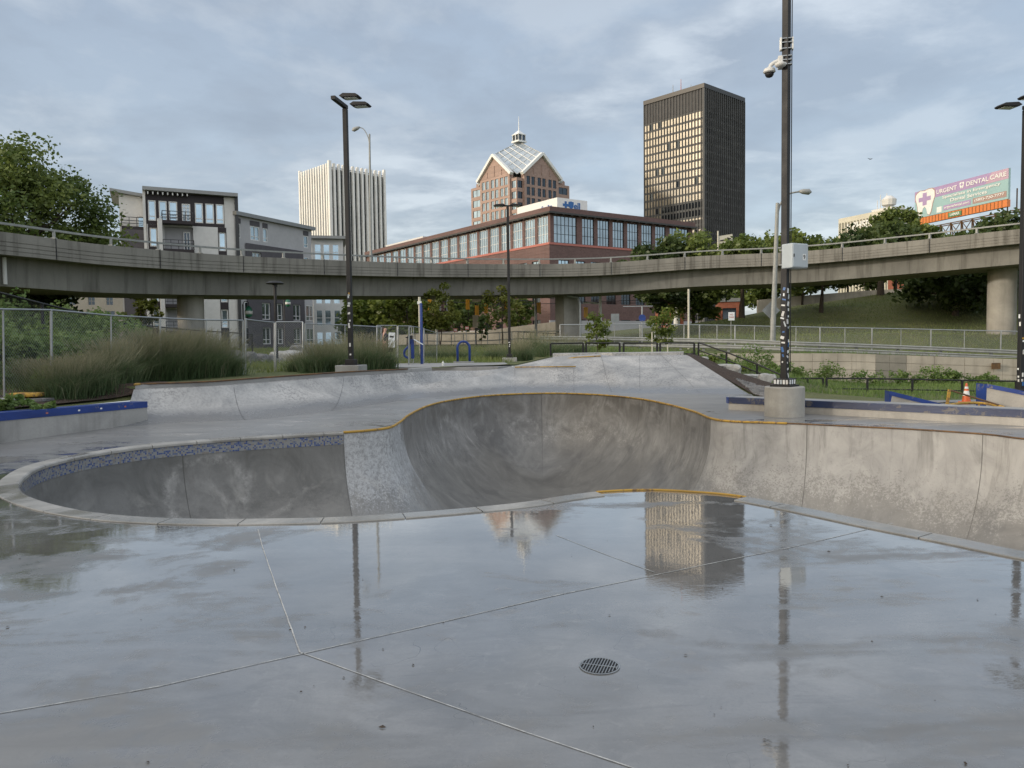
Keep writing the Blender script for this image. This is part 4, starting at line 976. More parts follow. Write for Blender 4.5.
dd_ = window(F1, (door[0],door[1],door[2],door[3]), M['glass'], M['frame'], ap1, .12, 2, 2, .13, .8, 'door')
for ho in [mid_open]+lopen: window(F1, (ho[0]+2.0,ho[1]-.3,ho[2],ho[3]-.5), M['glassdark'] if ho is mid_open else M['glassblue'], M['frame'], ap1, .45, 2, 1, .12, None, 'door')
def balcony(F, a0, a1, z, out, parent, mat='darkframe'):
    bal = MB(); fbox(bal,F,a0,a1,z-.35,z,.1,out); b_ = bal.build('balcony', M['plum'], parent); r = MB()
    for zz_ in (1.0,.62,.3): fbox(r,F,a0,a1,z+zz_,z+zz_+.07,out-.07,out); fbox(r,F,a0,a0+.06,z+zz_,z+zz_+.07,.1,out); fbox(r,F,a1-.06,a1,z+zz_,z+zz_+.07,.1,out)
    for k in range(5): x = a0+(a1-a0-.07)*k/4; fbox(r,F,x,x+.07,z,z+1.05,out-.08,out-.01)
    r.build('railing', M['darkframe'], b_)
for z_ in (zq(223),zq(251),zq(279),zq(305),zq(331)): balcony(F1, axof(161.5), axof(192.5), z_, 1.5, ap1)
mb = MB(); fbox(mb,F1,axof(157),axof(161.5),1,zq(222),.1,1.6); mb.build('fin_wall', M['apt_white'], ap1)
mb = MB(); fbox(mb,F1,-.3,-.02,1,HA-.3,-13,.3); mb.build('side_wall', M['apt_white'], ap1)
mb = MB(); fbox(mb,F1,W1-.02,W1+.35,1,HA-.3,-14,.35); mb.build('end_fin', M['darkframe'], ap1)
mb = MB(); v=[F1.P(-.3,HA-.45,.9),F1.P(W1+.3,HA-.55,.9),F1.P(W1+.3,HA-.55,-14),F1.P(-.3,HA-.45,-14)]; mb.hexa(v+[(x,y,z+.4) for x,y,z in v]); mb.build('roof', M['roofgrey'], ap1)
mb = MB()
for k in range(9): fbox(mb,F1,axof(148)+k*.52,axof(148)+k*.52+.12,HA-.85,HA-.57,.02,.7)
mb.build('pergola_slats', M['frame'], ap1)
# recessed left wing
F1b = Fac(F1.P(-3.3,0,-2.5)[:2], u=(.905,.426)); 
mb = MB(); zb_ = at(120,240,96).z; dr = (1.7,3.0,zb_-1.6,zb_+.9)
holed(mb, F1b, (.5,4.0), (1,HA-.6), [(2.4,3.5,zq(227),zq(216))]+[(1.0,2.1,z_,z_+2) for z_ in (zq(302),zq(328))], .2); fbox(mb,F1b,.52,4.1,1,HA-.6,-10,-.2); mb.build('wing_wall', M['apt_white'], ap1)
window(F1b, (2.4,3.5,zq(227),zq(216)), M['glassblue'], M['frame'], ap1, .2, 1, 1, .1)
mb = MB(); fbox(mb,F1b,.7,3.9,1,zq(231),.02,1.6); mb.build('wing_bay', M['apt_dark'], ap1); balcony(F1b,.7,3.9,zq(231)+.36,1.6,ap1)
mb = MB(); v=[F1b.P(-.4,HA-.35,.6),F1b.P(3.3,HA-.8,.6),F1b.P(3.3,HA-.8,-9),F1b.P(-.4,HA-.35,-9)]; mb.hexa(v+[(x,y,z+.35) for x,y,z in v]); mb.build('roof', M['roofgrey'], ap1)
# grey wing
ap2 = empty('apartment_building', (0,0,0), 'long grey sided apartment wing with charcoal brick lower wall and sloping flat roof', 'building')
O2 = at(234,212,94); F2 = Fac((O2.x,O2.y), u=(.443,.897)); HB = O2.z; L2 = 13.4
def ax2(px): return axp(F2, px, 240)
def z2(py, px): a = ax2(px); return at(px, py, F2.O.y+F2.u.y*a).z
hw = [(ax2(235.8),ax2(240.7),z2(238,238),z2(223.5,238)),(ax2(250.5),ax2(259.5),z2(240.5,255),z2(226.5,255)),(ax2(263),ax2(267.5),z2(242,265),z2(228.5,265)),(ax2(303.5),ax2(308),z2(248,306),z2(236,306)),
      (ax2(236),ax2(240.7),z2(262,238),z2(248,238)),(ax2(251),ax2(260),z2(270,255),z2(252.5,255)),(ax2(303.5),ax2(308),z2(270,306),z2(257,306))]
for z_ in (11.5-3.2, 11.5-6.7+.2, 1.9):
    for a_ in (1.2, 4.0, 6.2, 9.6, 12.2): hw.append((a_,a_+1.5,z_,z_+2.1))
hw = [h for h in hw]
mb = MB(); holed(mb, F2, (0,L2), (1,HB-.3), hw, .15); mb.build('wall', M['apt_grey'], ap2)
mb = MB(); mb.prism([F2.P(.01,0,-.3)[:2],F2.P(L2,0,-.3)[:2],F2.P(L2,0,-9)[:2],F2.P(.01,0,-9)[:2]],1,HB-.3); mb.build('core', M['apt_grey'], ap2)
bz = z2(243,246); hb2 = [h for h in hw if h[3] < bz and h[0] > ax2(243)]
mb = MB(); holed(mb, F2, (ax2(244.5), ax2(302)), (1,bz), [h for h in hb2 if h[0] > ax2(244.5) and h[1] < ax2(302)], .3, .15); mb.build('brick_cladding', M['apt_dark'], ap2)
for h in hw: window(F2, h, M['glass'], M['frame'], ap2, .12, 2 if h[1]-h[0] > 1.2 else 1, 2, .1, .28)
mb = MB()
for h in hw[:4]: fbox(mb,F2,h[0]-.05,h[1]+.05,h[3]+.05,h[3]+.65,.01,.05)
mb.build('vent_panels', M['apt_dark'], ap2)
mb = MB(); v=[F2.P(-.1,HB-.35,.5),F2.P(L2+.6,HB-.5,.5),F2.P(L2+.6,HB-.5,-9),F2.P(-.2,HB-.3,-9)]; mb.hexa(v+[(x,y,z+.45) for x,y,z in v]); mb.build('roof', M['roofgrey'], ap2)
# white bay wing
ap3 = empty('apartment_building', (0,0,0), 'small white bay of the apartments with tall paired windows beside the ribbed tower', 'building')
O3 = at(311.5,236,112); HC = O3.z; F3 = Fac((O3.x,O3.y), u=(.97,.25)); L3 = 4.4
hw3 = []
for z_ in range(5):
    for a_ in (.35,1.55,2.85): hw3.append((a_,a_+.95,HC-3.4-3.15*z_,HC-1.1-3.15*z_))
hw3 = [h for h in hw3 if h[2] > 1.2]
mb = MB(); holed(mb,F3,(0,L3),(1,HC-.4),hw3,.15); fbox(mb,F3,0,L3,1,HC-.4,-9,-.16); mb.build('wall', M['apt_white'], ap3)
for h in hw3: window(F3,h,M['glassblue'],M['frame'],ap3,.12,1,2,.1,.5)
mb = MB(); fbox(mb,F3,-.6,L3+.6,HC-.4,HC,-9,.8); mb.build('roof', M['roofgrey'], ap3)
# beige house seen under the overpass
hs = empty('beige_house', (0,0,0), 'beige stuccoed house with small dark windows seen under the overpass', 'building')
O4 = at(60,290,112); F4 = Fac((O4.x,O4.y), u=(.96,.28)); z4 = lambda py: at(100,py,114).z
hw4 = []
for px in (72,91,109): 
    k = (px-512)/F_PX; a_ = (k*F4.O.y-F4.O.x)/(F4.u.x-k*F4.u.y); hw4 += [(a_,a_+.95,z4(305.5),z4(297)),(a_-.2,a_+1.15,z4(324),z4(311)),(a_,a_+.95,z4(283),z4(274))]
mb = MB(); holed(mb,F4,(-5,9.3),(1,11.6),hw4,.15); fbox(mb,F4,-5,9.3,1,11.6,-8,-.2); mb.build('wall', M['beige'], hs)
for h in hw4: window(F4,h,M['glassdark'],M['beige'],hs,.12,2,2,.06)
mb = MB(); a0, a1 = -5.4, 9.7; mb.add([F4.P(a0,11.6,.5),F4.P(a1,11.6,.5),F4.P(a1,11.6,-8.5),F4.P(a0,11.6,-8.5),F4.P(a0,14,-4),F4.P(a1,14,-4)],[(0,1,5,4),(2,3,4,5),(0,4,3),(1,2,5),(0,3,2,1)]); mb.build('roof', M['roofgrey'], hs)
# other buildings in the gaps
def simple_building(px0,px1,py,Y,depth,label,wall,nfl,nwx,glass='glassdark',name='distant_building',rot=.1,wz=None):
    O = at(px0,py,Y); e = empty(name,(0,0,0),label,'building'); F = Fac((O.x,O.y),u=(math.cos(rot),math.sin(rot))); k = (px1-512)/F_PX; L = (k*O.y-O.x)/(F.u.x-k*F.u.y); H = O.z; fh = (H-1.2)/nfl; st = L/nwx
    hs_ = [(st*(i+.2),st*(i+.8),1.2+fh*j+fh*.3,1.2+fh*j+fh*.85) for i in range(nwx) for j in range(nfl)]
    mb = MB(); holed(mb,F,(0,L),(.5,H),hs_,.2); fbox(mb,F,0,L,.5,H,-depth,-.22); mb.build('wall',M[wall],e)
    for h in hs_: window(F,h,M[glass],M['darkframe'],e,.15,2,1,.08)
    mb = MB(); fbox(mb,F,-.2,L+.2,H,H+.5,-depth-.2,.2); mb.build('roof',M['roofgrey'],e); return e,F,L,H
simple_building(338,373,268,135,14,'plain red brown brick building behind the charcoal apartments under the overpass','brick',4,5)
simple_building(355,400,270,170,14,'pale orange stone building glimpsed behind the trees under the overpass','granite',4,6,'glassblue')
# hotel on the right skyline
e,F,L,H = None,None,None,None
O5 = at(838.5,219,330); hl = empty('hillside_hotel',(0,0,0),'long cream slab building on the skyline with white letters, half behind trees','building')
F5 = Fac((O5.x,O5.y),u=(.62,.78)); F5.n = Vector((.78,-.62,0)); k = (905-512)/F_PX
F5 = Fac((O5.x,O5.y),u=(.36,-.933)); L5 = 26.0; H5 = O5.z
M['cream'] = pm('cream_panel', (.55,.53,.44), .7, 0, .06, .1)
hs5 = []
for j in range(5):
    for i in range(16): hs5.append((L5/16*(i+.18),L5/16*(i+.82),H5-6.5-6.4*j+(0 if j else .0),H5-2.0-6.4*j))
mb = MB(); holed(mb,F5,(0,L5),(0,H5),hs5,.5); fbox(mb,F5,0,L5,0,H5,-14,-.6); mb.build('wall',M['cream'],hl)
for h in hs5: window(F5,h,M['glassdark'],M['cream'],hl,.35,2,1,.15)
on_plane(text_mesh('+ PHSES', 4.2, M['white'], 'lettering', .1, True), F5.P(L5*.45,H5-4.4,.35), F5.u, (0,0,1), hl)
mb = MB(); fbox(mb,F5,L5*.6,L5*.98,H5,H5+1.2,-9,-2); mb.lathe(F5.P(L5*.86,H5+1.2,-4),[(.4,0),(2.6,1),(2.8,3.2),(1.2,4.6)],12)
for k in range(5): q = F5.P(L5*(.64+.06*k),H5+1,-4); mb.tube([q,(q[0],q[1],q[2]+4+k%2*2)],.15,5)
mb.build('rooftop_plant', M['offwhite'], hl)
# low orange brick building under the trees
e2,F6,L6,H6 = simple_building(718,741,302,112,6,'low orange brick building with a dark opening behind the hill trees','redbrick',1,1,name='brick_building',rot=-.2)
simple_building(668,684,303,105,6,'orange brick gatehouse with a white column beyond the grassy bank','redbrick',1,1,name='brick_building',rot=.1)
c = gp(677,103.5); tag(MB().lathe((c.x,c.y,0),[(.55,gz(c.x,c.y)),(.55,gz(c.x,c.y)+.4),(.42,gz(c.x,c.y)+.5),(.38,6.6),(.55,6.9)],14).build('white_column', M['white']), 'white round column in front of the orange brick gatehouse', 'column')
simple_building(905,925,276,140,8,'small orange and cream building above the grassy bank under the overpass','redbrick',1,2,name='brick_building',rot=-.1)
simple_building(928,1010,238,170,10,'low red roofed building just above the overpass rail','redbrick',2,8,name='brick_building',rot=-.2)
# ------------------------------------------------------------------ vegetation
def leafmat(name, c1, c2, trans=.35):
    n = N(name); v = n.attr('tone'); c = n.mix(v, c1, c2)
    d = n.new('BsdfDiffuse'); t = n.new('BsdfTranslucent'); n.link(c, d.inputs[0]); n.link(c, t.inputs[0]); m = n.new('MixShader'); m.inputs[0].default_value = trans
    g = n.new('BsdfGlossy'); g.inputs['Roughness'].default_value = .45; g.inputs[0].default_value = (.5,.5,.5,1); m2 = n.new('MixShader'); m2.inputs[0].default_value = .04
    n.link(d.outputs[0], m.inputs[1]); n.link(t.outputs[0], m.inputs[2]); n.link(m.outputs[0], m2.inputs[1]); n.link(g.outputs[0], m2.inputs[2]); n.link(m2.outputs[0], n.out.inputs[0]); return n.m
M['leaf'] = leafmat('tree_leaves', (.055,.095,.024), (.19,.235,.06))
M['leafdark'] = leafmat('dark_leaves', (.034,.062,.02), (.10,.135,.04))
M['leaflite'] = leafmat('light_leaves', (.08,.13,.022), (.17,.20,.04))
M['leafyellow'] = leafmat('yellow_green_leaves', (.09,.12,.02), (.20,.21,.045))
M['weed'] = leafmat('weed_leaves', (.085,.155,.038), (.20,.27,.08))
M['fgrass'] = leafmat('feather_grass', (.075,.135,.055), (.32,.29,.19), .4)
M['lawn'] = leafmat('meadow_blades', (.12,.18,.045), (.28,.29,.11), .3)
def leaves(cent, n, rad, size, name, mat, parent, flat=.8, tone=None):
    """n leaf blades scattered in clumps of the given centres"""
    k = len(cent); idx = rng.integers(0, k, n); off = rng.normal(0, 1, (n,3)); off /= np.linalg.norm(off,axis=1)[:,None]; off *= (rng.random((n,1))**.45)*np.asarray(rad)[idx][:,None]; off[:,2] *= flat
    c = cent[idx]+off; a = rng.normal(0,1,(n,3)); a[:,2] *= .6; a /= np.linalg.norm(a,axis=1)[:,None]; b = np.cross(a, rng.normal(0,1,(n,3))); b /= np.linalg.norm(b,axis=1)[:,None]
    sz = size*(.6+.8*rng.random((n,1))); a = a*sz; b = b*sz*.6
    v = np.stack([c-a, c+b, c+a, c-b], 1).reshape(-1,3); f = np.arange(4*n).reshape(n,4)
    o = fromnp(name, v, f, mat, parent); tn = np.clip(rng.random(k)[idx]*.65+rng.random(n)*.35, 0, 1) if tone is None else tone[idx]
    vattr(o, 'tone', np.repeat(tn, 4)); return o
def tree(px, Y, h, rw, label, mat='leaf', n=6000, leaf=.28, trunk=.3, base=.3, group='trees around the park', rx=1.0, cat='tree', clumps=46, zb=None, name='leafy_tree', world=None, clr=.26, ptop=None):
    g = Vector(world) if world else gpt(px, Y)
    if zb is not None: g.z = zb
    if ptop is not None: h = at(px,ptop,Y).z-g.z
    e = empty(name, g, label, cat, group)
    # crown: clumps spread through an uneven egg volume
    ch = h*(1-base); cz = h*base+ch*.5; C_ = []
    while len(C_) < clumps:
        q = rng.uniform(-1,1,3); r = np.linalg.norm(q)
        if r > 1 or r < .35: continue
        wz = 1-.25*max(0,q[2]); C_.append((q[0]*rw*rx*wz*.86, q[1]*rw*wz*.86, cz+q[2]*ch*.5*.9))
    C_ = np.array(C_); C_ += rng.normal(0, rw*.05, C_.shape)
    rad = rw*clr*(.6+.7*rng.random(clumps))
    o = leaves(C_, n, rad, leaf, 'crown', M[mat], e)
    mb = MB(); top = Vector((rng.normal(0,.2), rng.normal(0,.2), h*.72)); tr = [Vector((0,0,-.3)), Vector((rng.normal(0,.06)*trunk*3,0,h*base*.5)), Vector((rng.normal(0,.1),rng.normal(0,.1),h*base)), top]
    mb.tube(crom(tr,4), [trunk*(1-.75*i/12) for i in range(13)], 8); 
    for k in rng.choice(clumps, min(clumps,12), replace=False):
        s_ = tr[1].lerp(top, rng.uniform(.35,.95)); t_ = Vector(C_[k]); m_ = s_.lerp(t_, .5)+Vector((0,0,-.04*h)); mb.tube([s_,m_,t_],[trunk*.38,trunk*.24,trunk*.06],5,False)
    mb.build('trunk', M['bark'], e, 'all'); return e
TG = 'trees behind the overpass'
# large tree on the left
tree(28, 66, 17.6, 8.0, 'large broad maple tree rising behind the overpass at the left edge', 'leaf', 30000, .18, .45, .2, TG, clumps=110, ptop=136, clr=.235)
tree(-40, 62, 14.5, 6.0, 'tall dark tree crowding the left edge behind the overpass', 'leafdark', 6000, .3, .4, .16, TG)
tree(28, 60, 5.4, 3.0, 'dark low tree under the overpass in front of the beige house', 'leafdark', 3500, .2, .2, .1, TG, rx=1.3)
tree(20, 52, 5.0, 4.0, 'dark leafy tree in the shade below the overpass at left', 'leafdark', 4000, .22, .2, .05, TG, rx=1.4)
tree(143, 66, 5.6, 1.6, 'slender yellow green sapling before the apartments', 'leafyellow', 900, .2, .08, .2, TG, clumps=22)
tree(392, 100, 7.0, 5.5, 'bushy green tree in the background left of the yellow green saplings', 'leaflite', 4500, .33, .2, .05, TG, rx=1.3)
tree(362, 104, 6.8, 4.0, 'dark green round tree behind the tall black lamp post', 'leaf', 3000, .33, .2, .05, TG)
tree(408, 72, 5.2, 1.7, 'small yellow green tree beside the blue post', 'leafyellow', 1100, .15, .07, .25, TG, clumps=24)
tree(441, 70, 6.0, 2.0, 'leafy bright green young tree right of the blue post', 'leafyellow', 2600, .15, .09, .12, TG, clumps=40)
tree(503, 74, 5.8, 2.4, 'thin airy green tree behind the middle lamp post', 'leafyellow', 1100, .15, .09, .3, TG, clumps=22)
tree(484, 66, 2.9, .5, 'narrow dark evergreen shrub beyond the blue hoop', 'leafdark', 900, .12, .05, .03, TG, clumps=20)
tree(471, 120, 8, 5, 'dark shady tree before the brick office block under the overpass', 'leaf', 2200, .3, .2, .2, TG)
tree(520, 115, 7.2, 3.0, 'dark narrow tree behind the middle lamp post at the office wall', 'leaf', 1000, .28, .2, .3, TG)
tree(597, 42, 2.75, .95, 'young bushy tree in front of the white signal pole', 'leaflite', 1500, .07, .05, .08, TG, clumps=34, rx=.9)
tree(661, 40, 2.9, .85, 'young light green tree held by two wooden stakes', 'leaflite', 1500, .07, .04, .22, TG, clumps=30)
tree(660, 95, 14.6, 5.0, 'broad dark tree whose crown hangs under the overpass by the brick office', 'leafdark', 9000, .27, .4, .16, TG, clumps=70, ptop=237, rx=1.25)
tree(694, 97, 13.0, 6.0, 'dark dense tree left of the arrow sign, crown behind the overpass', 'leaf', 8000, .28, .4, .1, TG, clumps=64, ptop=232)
tree(742, 90, 12.6, 4.6, 'tree with a forked trunk on the bank behind the diamond sign', 'leaf', 6500, .25, .42, .28, TG, clumps=50, ptop=237)
tree(768, 112, 14.0, 5.0, 'tree with a loose crown right of the arrow sign behind the grey street light', 'leaf', 6500, .28, .35, .08, TG, clumps=56, ptop=230)
tree(757, 128, 12.5, 6.0, 'far green tree closing the gap behind the forked tree', 'leaf', 5000, .33, .3, .04, TG, clumps=60, ptop=240)
tree(803, 106, 12.5, 5.2, 'green tree behind the pole with the grey cabinet', 'leaf', 8000, .28, .3, .08, TG, clumps=64, ptop=223)
tree(821, 88, 9.6, 4.6, 'tree with a straight thin trunk standing low on the grassy bank', 'leafdark', 5000, .25, .3, .34, TG, clumps=44, ptop=243)
tree(846, 110, 11.5, 5.0, 'medium tree before the cream hotel', 'leaf', 7000, .28, .3, .06, TG, clumps=56, ptop=236)
tree(896, 108, 14.4, 5.4, 'large dense round tree left of the billboard', 'leaf', 13000, .27, .5, .1, TG, clumps=100, ptop=204, clr=.22)
tree(880, 95, 8.5, 5.6, 'leaning dark tree on top of the grassy bank', 'leafdark', 5000, .3, .5, .38, TG, clumps=44)
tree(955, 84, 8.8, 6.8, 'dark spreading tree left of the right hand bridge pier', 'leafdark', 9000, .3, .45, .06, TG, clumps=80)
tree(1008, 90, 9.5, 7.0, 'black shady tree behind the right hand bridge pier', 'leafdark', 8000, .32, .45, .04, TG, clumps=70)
tree(950, 118, 6.2, 4.5, 'low green bush top under the left half of the billboard', 'leaf', 3000, .3, .2, .02, TG, zb=5.6, clumps=40, rx=1.3, ptop=229)
tree(985, 112, 6.4, 4.8, 'low green bush top under the right half of the billboard', 'leaf', 3500, .3, .2, .02, TG, zb=6.0, clumps=40, rx=1.3, ptop=221)
tree(1040, 112, 8, 5, 'green tree top beyond the right edge lamp post', 'leaf', 2500, .3, .2, .02, TG, zb=7.6, clumps=40)
# unseen trees added off to the left to shade the park from the low sun
for k, (x_, y_, h_) in enumerate(((-34,-26,12.5),(-36,-17,12),(-34,-8,13),(-37,1,12),(-35,10,13),(-40,19,12.5))):
    tree(0,0,h_,5.4,'unseen tall tree added outside the left edge to shade the park','leafdark',2600,.55,.4,.04,'unseen trees added for shade',world=(x_,y_,.3),clumps=60,name='added_shade_tree')
def shrub(px, Y, w, h, label, mat='weed', n=1500, leaf=.07, dz=0, cat='shrub', group='shrubs in the park', name='shrub', rx=1.0, world=None):
    g = gpt(px, Y, dz); e = n
    C_ = rng.normal(0,.42,(26,3))*np.array([w*rx,w*.7,0]); C_[:,2] = h*(.15+.7*rng.random(26)**1.2)*(1-.45*np.clip(np.abs(C_[:,0])/(w*rx),0,1)); rad = np.full(26, h*.22)
    o = leaves(C_, n, rad, leaf, name, M[mat], None, 1.0); o.location = g; return tag(o, label, cat, group)
SG = 'weedy shrubs behind the chain link fence'
for k, (px, Y, w, h, lb) in enumerate(((0,20,2.2,1.9,'tall weedy shrub behind the fence at the left edge'),(40,22,2.2,1.9,'leafy green weeds behind the second fence post'),(80,24,2.2,1.7,'rounded green bush right of the thick fence post'),(105,30,2.2,2.1,'dark green bush below the beige house windows'),(28,27,3.0,2.6,'high green thicket behind the fence under the dark tree'),(-40,24,3,2.4,'dense thicket just past the left edge'),(60,33,2.6,2.6,'far green thicket before the beige house'),(15,18,1.6,1.3,'low leafy weed patch beside the mulch at far left'))):
    shrub(px,Y,w,h,lb,'weed',3600,.075,0,'shrub',SG)
shrub(12,14.2,.7,.35,'low creeping plant on the mulch behind the blue ledge','weed',700,.05,0)
for px,Y,w,h,lb in ((752,47,2.6,1.9,'big leafy weed bush below the guard rail left of the sticker pole'),(712,45,2.4,.9,'low wildflowers and weeds behind the descending handrail'),(828,49.5,1.9,1.9,'upright weed bush in front of the retaining wall'),(800,48,1.8,1.2,'low bush right of the concrete pedestal'),(868,49.5,3.0,1.4,'wide weed bush along the retaining wall left of the patched panel'),(905,50,2.0,1.2,'loose weed bush at the foot of the wall under the dark patch'),(933,50,1.8,1.7,'tall spiky weed clump by the retaining wall'),(955,50,1.6,1.3,'thin weeds at the wall left of the traffic cone'),(985,50,1.4,1.0,'small weeds at the wall below the rusty drain hole'),(780,45,2.5,1.0,'low weeds behind the sticker pole'),(688,44,2.5,.9,'low weeds behind the black railing corner')):
    shrub(px,Y,w*.62,h*.92,lb,'weed',900,.075,0,'weeds','weeds along the retaining wall')
for px,Y,w,h,lb in ((713,31.5,.4,.3,'small plant with yellow flowers beside the pale boulders'),(733,29,.35,.22,'little green plant on the mulch between the boulders'),(745,33,.5,.3,'small green plant by the handrail')): shrub(px,Y,w,h,lb,'leaflite' ,350,.045,.02)
def tuft(px, Y, w, h, n, label=None, mat='fgrass', name='ornamental_grass', group='ornamental grass clumps beside the ramps', wide=.012, dz=0):
    """arching green leaves below, thin stalks with pale feathery heads above"""
    g = gpt(px, Y, dz); n_ = n; st = rng.random(n_) < .30; b = rng.normal(0,.36,(n_,2))*w*.6; lean = rng.normal(0,.42,(n_,2))+b*.7; lean[st] *= .65
    hh = np.where(st, h*(.75+.5*rng.random(n_)), h*(.25+.55*rng.random(n_)**.8)); a = rng.random(n_)*2*np.pi; wd = np.where(st, wide*.55, wide*1.5); wv = np.stack([np.cos(a),np.sin(a)],1)*wd[:,None]
    k2 = np.where(st, .98, .82)
    p0 = np.column_stack([b, np.zeros(n_)-.03]); p1 = np.column_stack([b+lean*hh[:,None]*.30, hh*.58]); p2 = np.column_stack([b+lean*hh[:,None]*1.0, hh*k2])
    W3 = np.column_stack([wv, np.zeros(n_)]); tip = np.where(st, 1.6, .15)[:,None]; mid = np.where(st, .6, .9)[:,None]
    v = np.stack([p0-W3,p0+W3,p1+W3*mid,p1-W3*mid,p2+W3*tip,p2-W3*tip],1).reshape(-1,3); i6 = np.arange(n_)[:,None]*6
    f = np.concatenate([i6+np.array([[0,1,2,3]]), i6+np.array([[3,2,4,5]])])
    o = fromnp(name, v, f, M[mat]); o.location = g; t0 = rng.random(n_)*.22; dead = (rng.random(n_) < .10)*.5
    tt = np.where(st, .75, .12); vattr(o, 'tone', np.stack([t0*.4+dead,t0*.4+dead,t0+.05+dead,t0+.05+dead,t0+tt+dead,t0+tt+dead],1).ravel().clip(0,1)); return tag(o, label, 'grass clump', group)
for px,Y,w,h,lb in ((62,16.6,1.1,1.15,'feathery grass clump nearest the blue topped ledge'),(88,17.2,1.0,1.2,'feathery grass clump right of the mulch at left'),(38,17.4,.9,.9,'small feathery grass clump at the left end of the bed'),(112,18.3,1.0,1.2,'feathery grass clump by the black fence post'),
    (128,20.2,1.1,1.3,'feathery grass clump behind the left end of the quarter pipe'),(148,20.6,1.1,1.35,'tall feathery grass clump left of the bridge pier'),(166,21.0,1.1,1.3,'feathery grass clump left below the bridge pier'),(184,21.6,1.2,1.35,'feathery grass clump directly below the bridge pier'),
    (203,22.2,1.2,1.3,'feathery grass clump right below the bridge pier'),(222,23,1.1,1.1,'feathery grass clump at the right end of the long row'),(105,22,1.4,1.5,'tall loose grass clump behind the black post'),(172,25,1.6,1.5,'rear grass clump in the middle of the long row'),(140,26,1.6,1.5,'rear grass clump behind the left half of the row'),
    (316,25.4,.9,.95,'grass clump left of the tall black lamp post'),(332,25.8,1.0,1.0,'grass clump touching the lamp post base from the left'),(366,26.6,1.1,1.25,'tall tan grass clump right of the lamp post'),(382,27.4,.9,1.0,'grass clump below the person at the fence'),(352,28.5,1.1,1.2,'grass clump hidden behind the lamp post foot'),(300,26.5,.8,.6,'small grass clump by the leaning fence panel'),
    (523,41.0,1.0,1.0,'dark grass clump right of the middle lamp post'),(516,44,1.1,1.2,'grass clump behind the middle lamp post'),(552,50,2.6,1.4,'wide dark grass clump left of the bridge piers'),(535,54,2.4,1.5,'far grass clump beyond the middle lamp post'),(572,52,2,1.1,'grass clump at the foot of the square bridge pier'),(455,46,2,.9,'soft grass clump behind the blue hoop'),(432,47,2,.9,'soft grass clump right of the blue post'),(498,47,1.6,.9,'soft grass clump between hoop and lamp post')):
    h *= (.66 if px < 110 else .76 if px < 135 else .88) if Y < 24 and px < 240 else (.66 if Y > 21.9 and Y < 27 and px < 240 else .9); n_ = int(3000 if Y < 24 else 1500); tuft(px,Y,w,h,n_,lb, wide=.0042 if Y < 24 else .006)
def meadow(poly, n, h, name, mat='lawn', wide=.012, seed=1):
    A = np.array([tuple(q)[:2] for q in poly]); lo = A.min(0); hi = A.max(0); P = rng.uniform(lo, hi, (n*3,2)); P = P[inside(P, A)][:n]; m = len(P)
    z = np.array([gz(x,y) for x,y in P]); hh = h*(.5+.8*rng.random(m)); a = rng.random(m)*6.28; wv = np.column_stack([np.cos(a)*wide,np.sin(a)*wide,np.zeros(m)]); p0 = np.column_stack([P, z-.02]); p2 = p0+np.column_stack([rng.normal(0,.35,(m,2))*hh[:,None], hh])
    v = np.stack([p0-wv,p0+wv,p2],1).reshape(-1,3); o = fromnp(name, v, np.arange(3*m).reshape(m,3), M[mat]); t = (.5+.5*np.sin(P[:,0]*.7)*np.cos(P[:,1]*.5))*.5+rng.random(m)*.5
    vattr(o,'tone',np.stack([t*.6,t*.6,t],1).ravel()); return tag(o, kind='stuff')
meadow([gp(700,34),gp(640,34),gp(560,32),gp(545,40),gp(560,58),gp(1150,51),gp(1180,26),gp(775,24),gp(762,31)], 26000, .28, 'meadow_grass', 'weed', .02)
meadow([gp(-90,18),gp(30,18),gp(240,24),gp(390,33),gp(390,36),gp(512,37.5),gp(530,60),gp(100,60),gp(-100,40)], 26000, .28, 'park_grass', 'lawn', .018)
meadow([gp(-60,15),gp(30,16),gp(120,18.5),gp(140,22),gp(60,24),gp(-100,22)], 5000, .22, 'bed_grass', 'weed', .01)
meadow([gp(620,62),gp(700,61),gp(1100,60),gp(1100,98),gp(931,99),gp(800,94),gp(700,87),gp(640,84)], 24000, .22, 'bank_grass', 'lawn', .03)
# wooden stakes by the young tree
for px in (652.5, 668):
    q = gpt(px, 39.6); tag(MB().tube([(q.x,q.y,q.z-.2),(q.x,q.y,q.z+1.5)],.035,6).build('tree_stake', M['cream']), 'left wooden stake beside the young light green tree' if px < 660 else 'right wooden stake beside the young light green tree', 'stake', 'tree stakes')
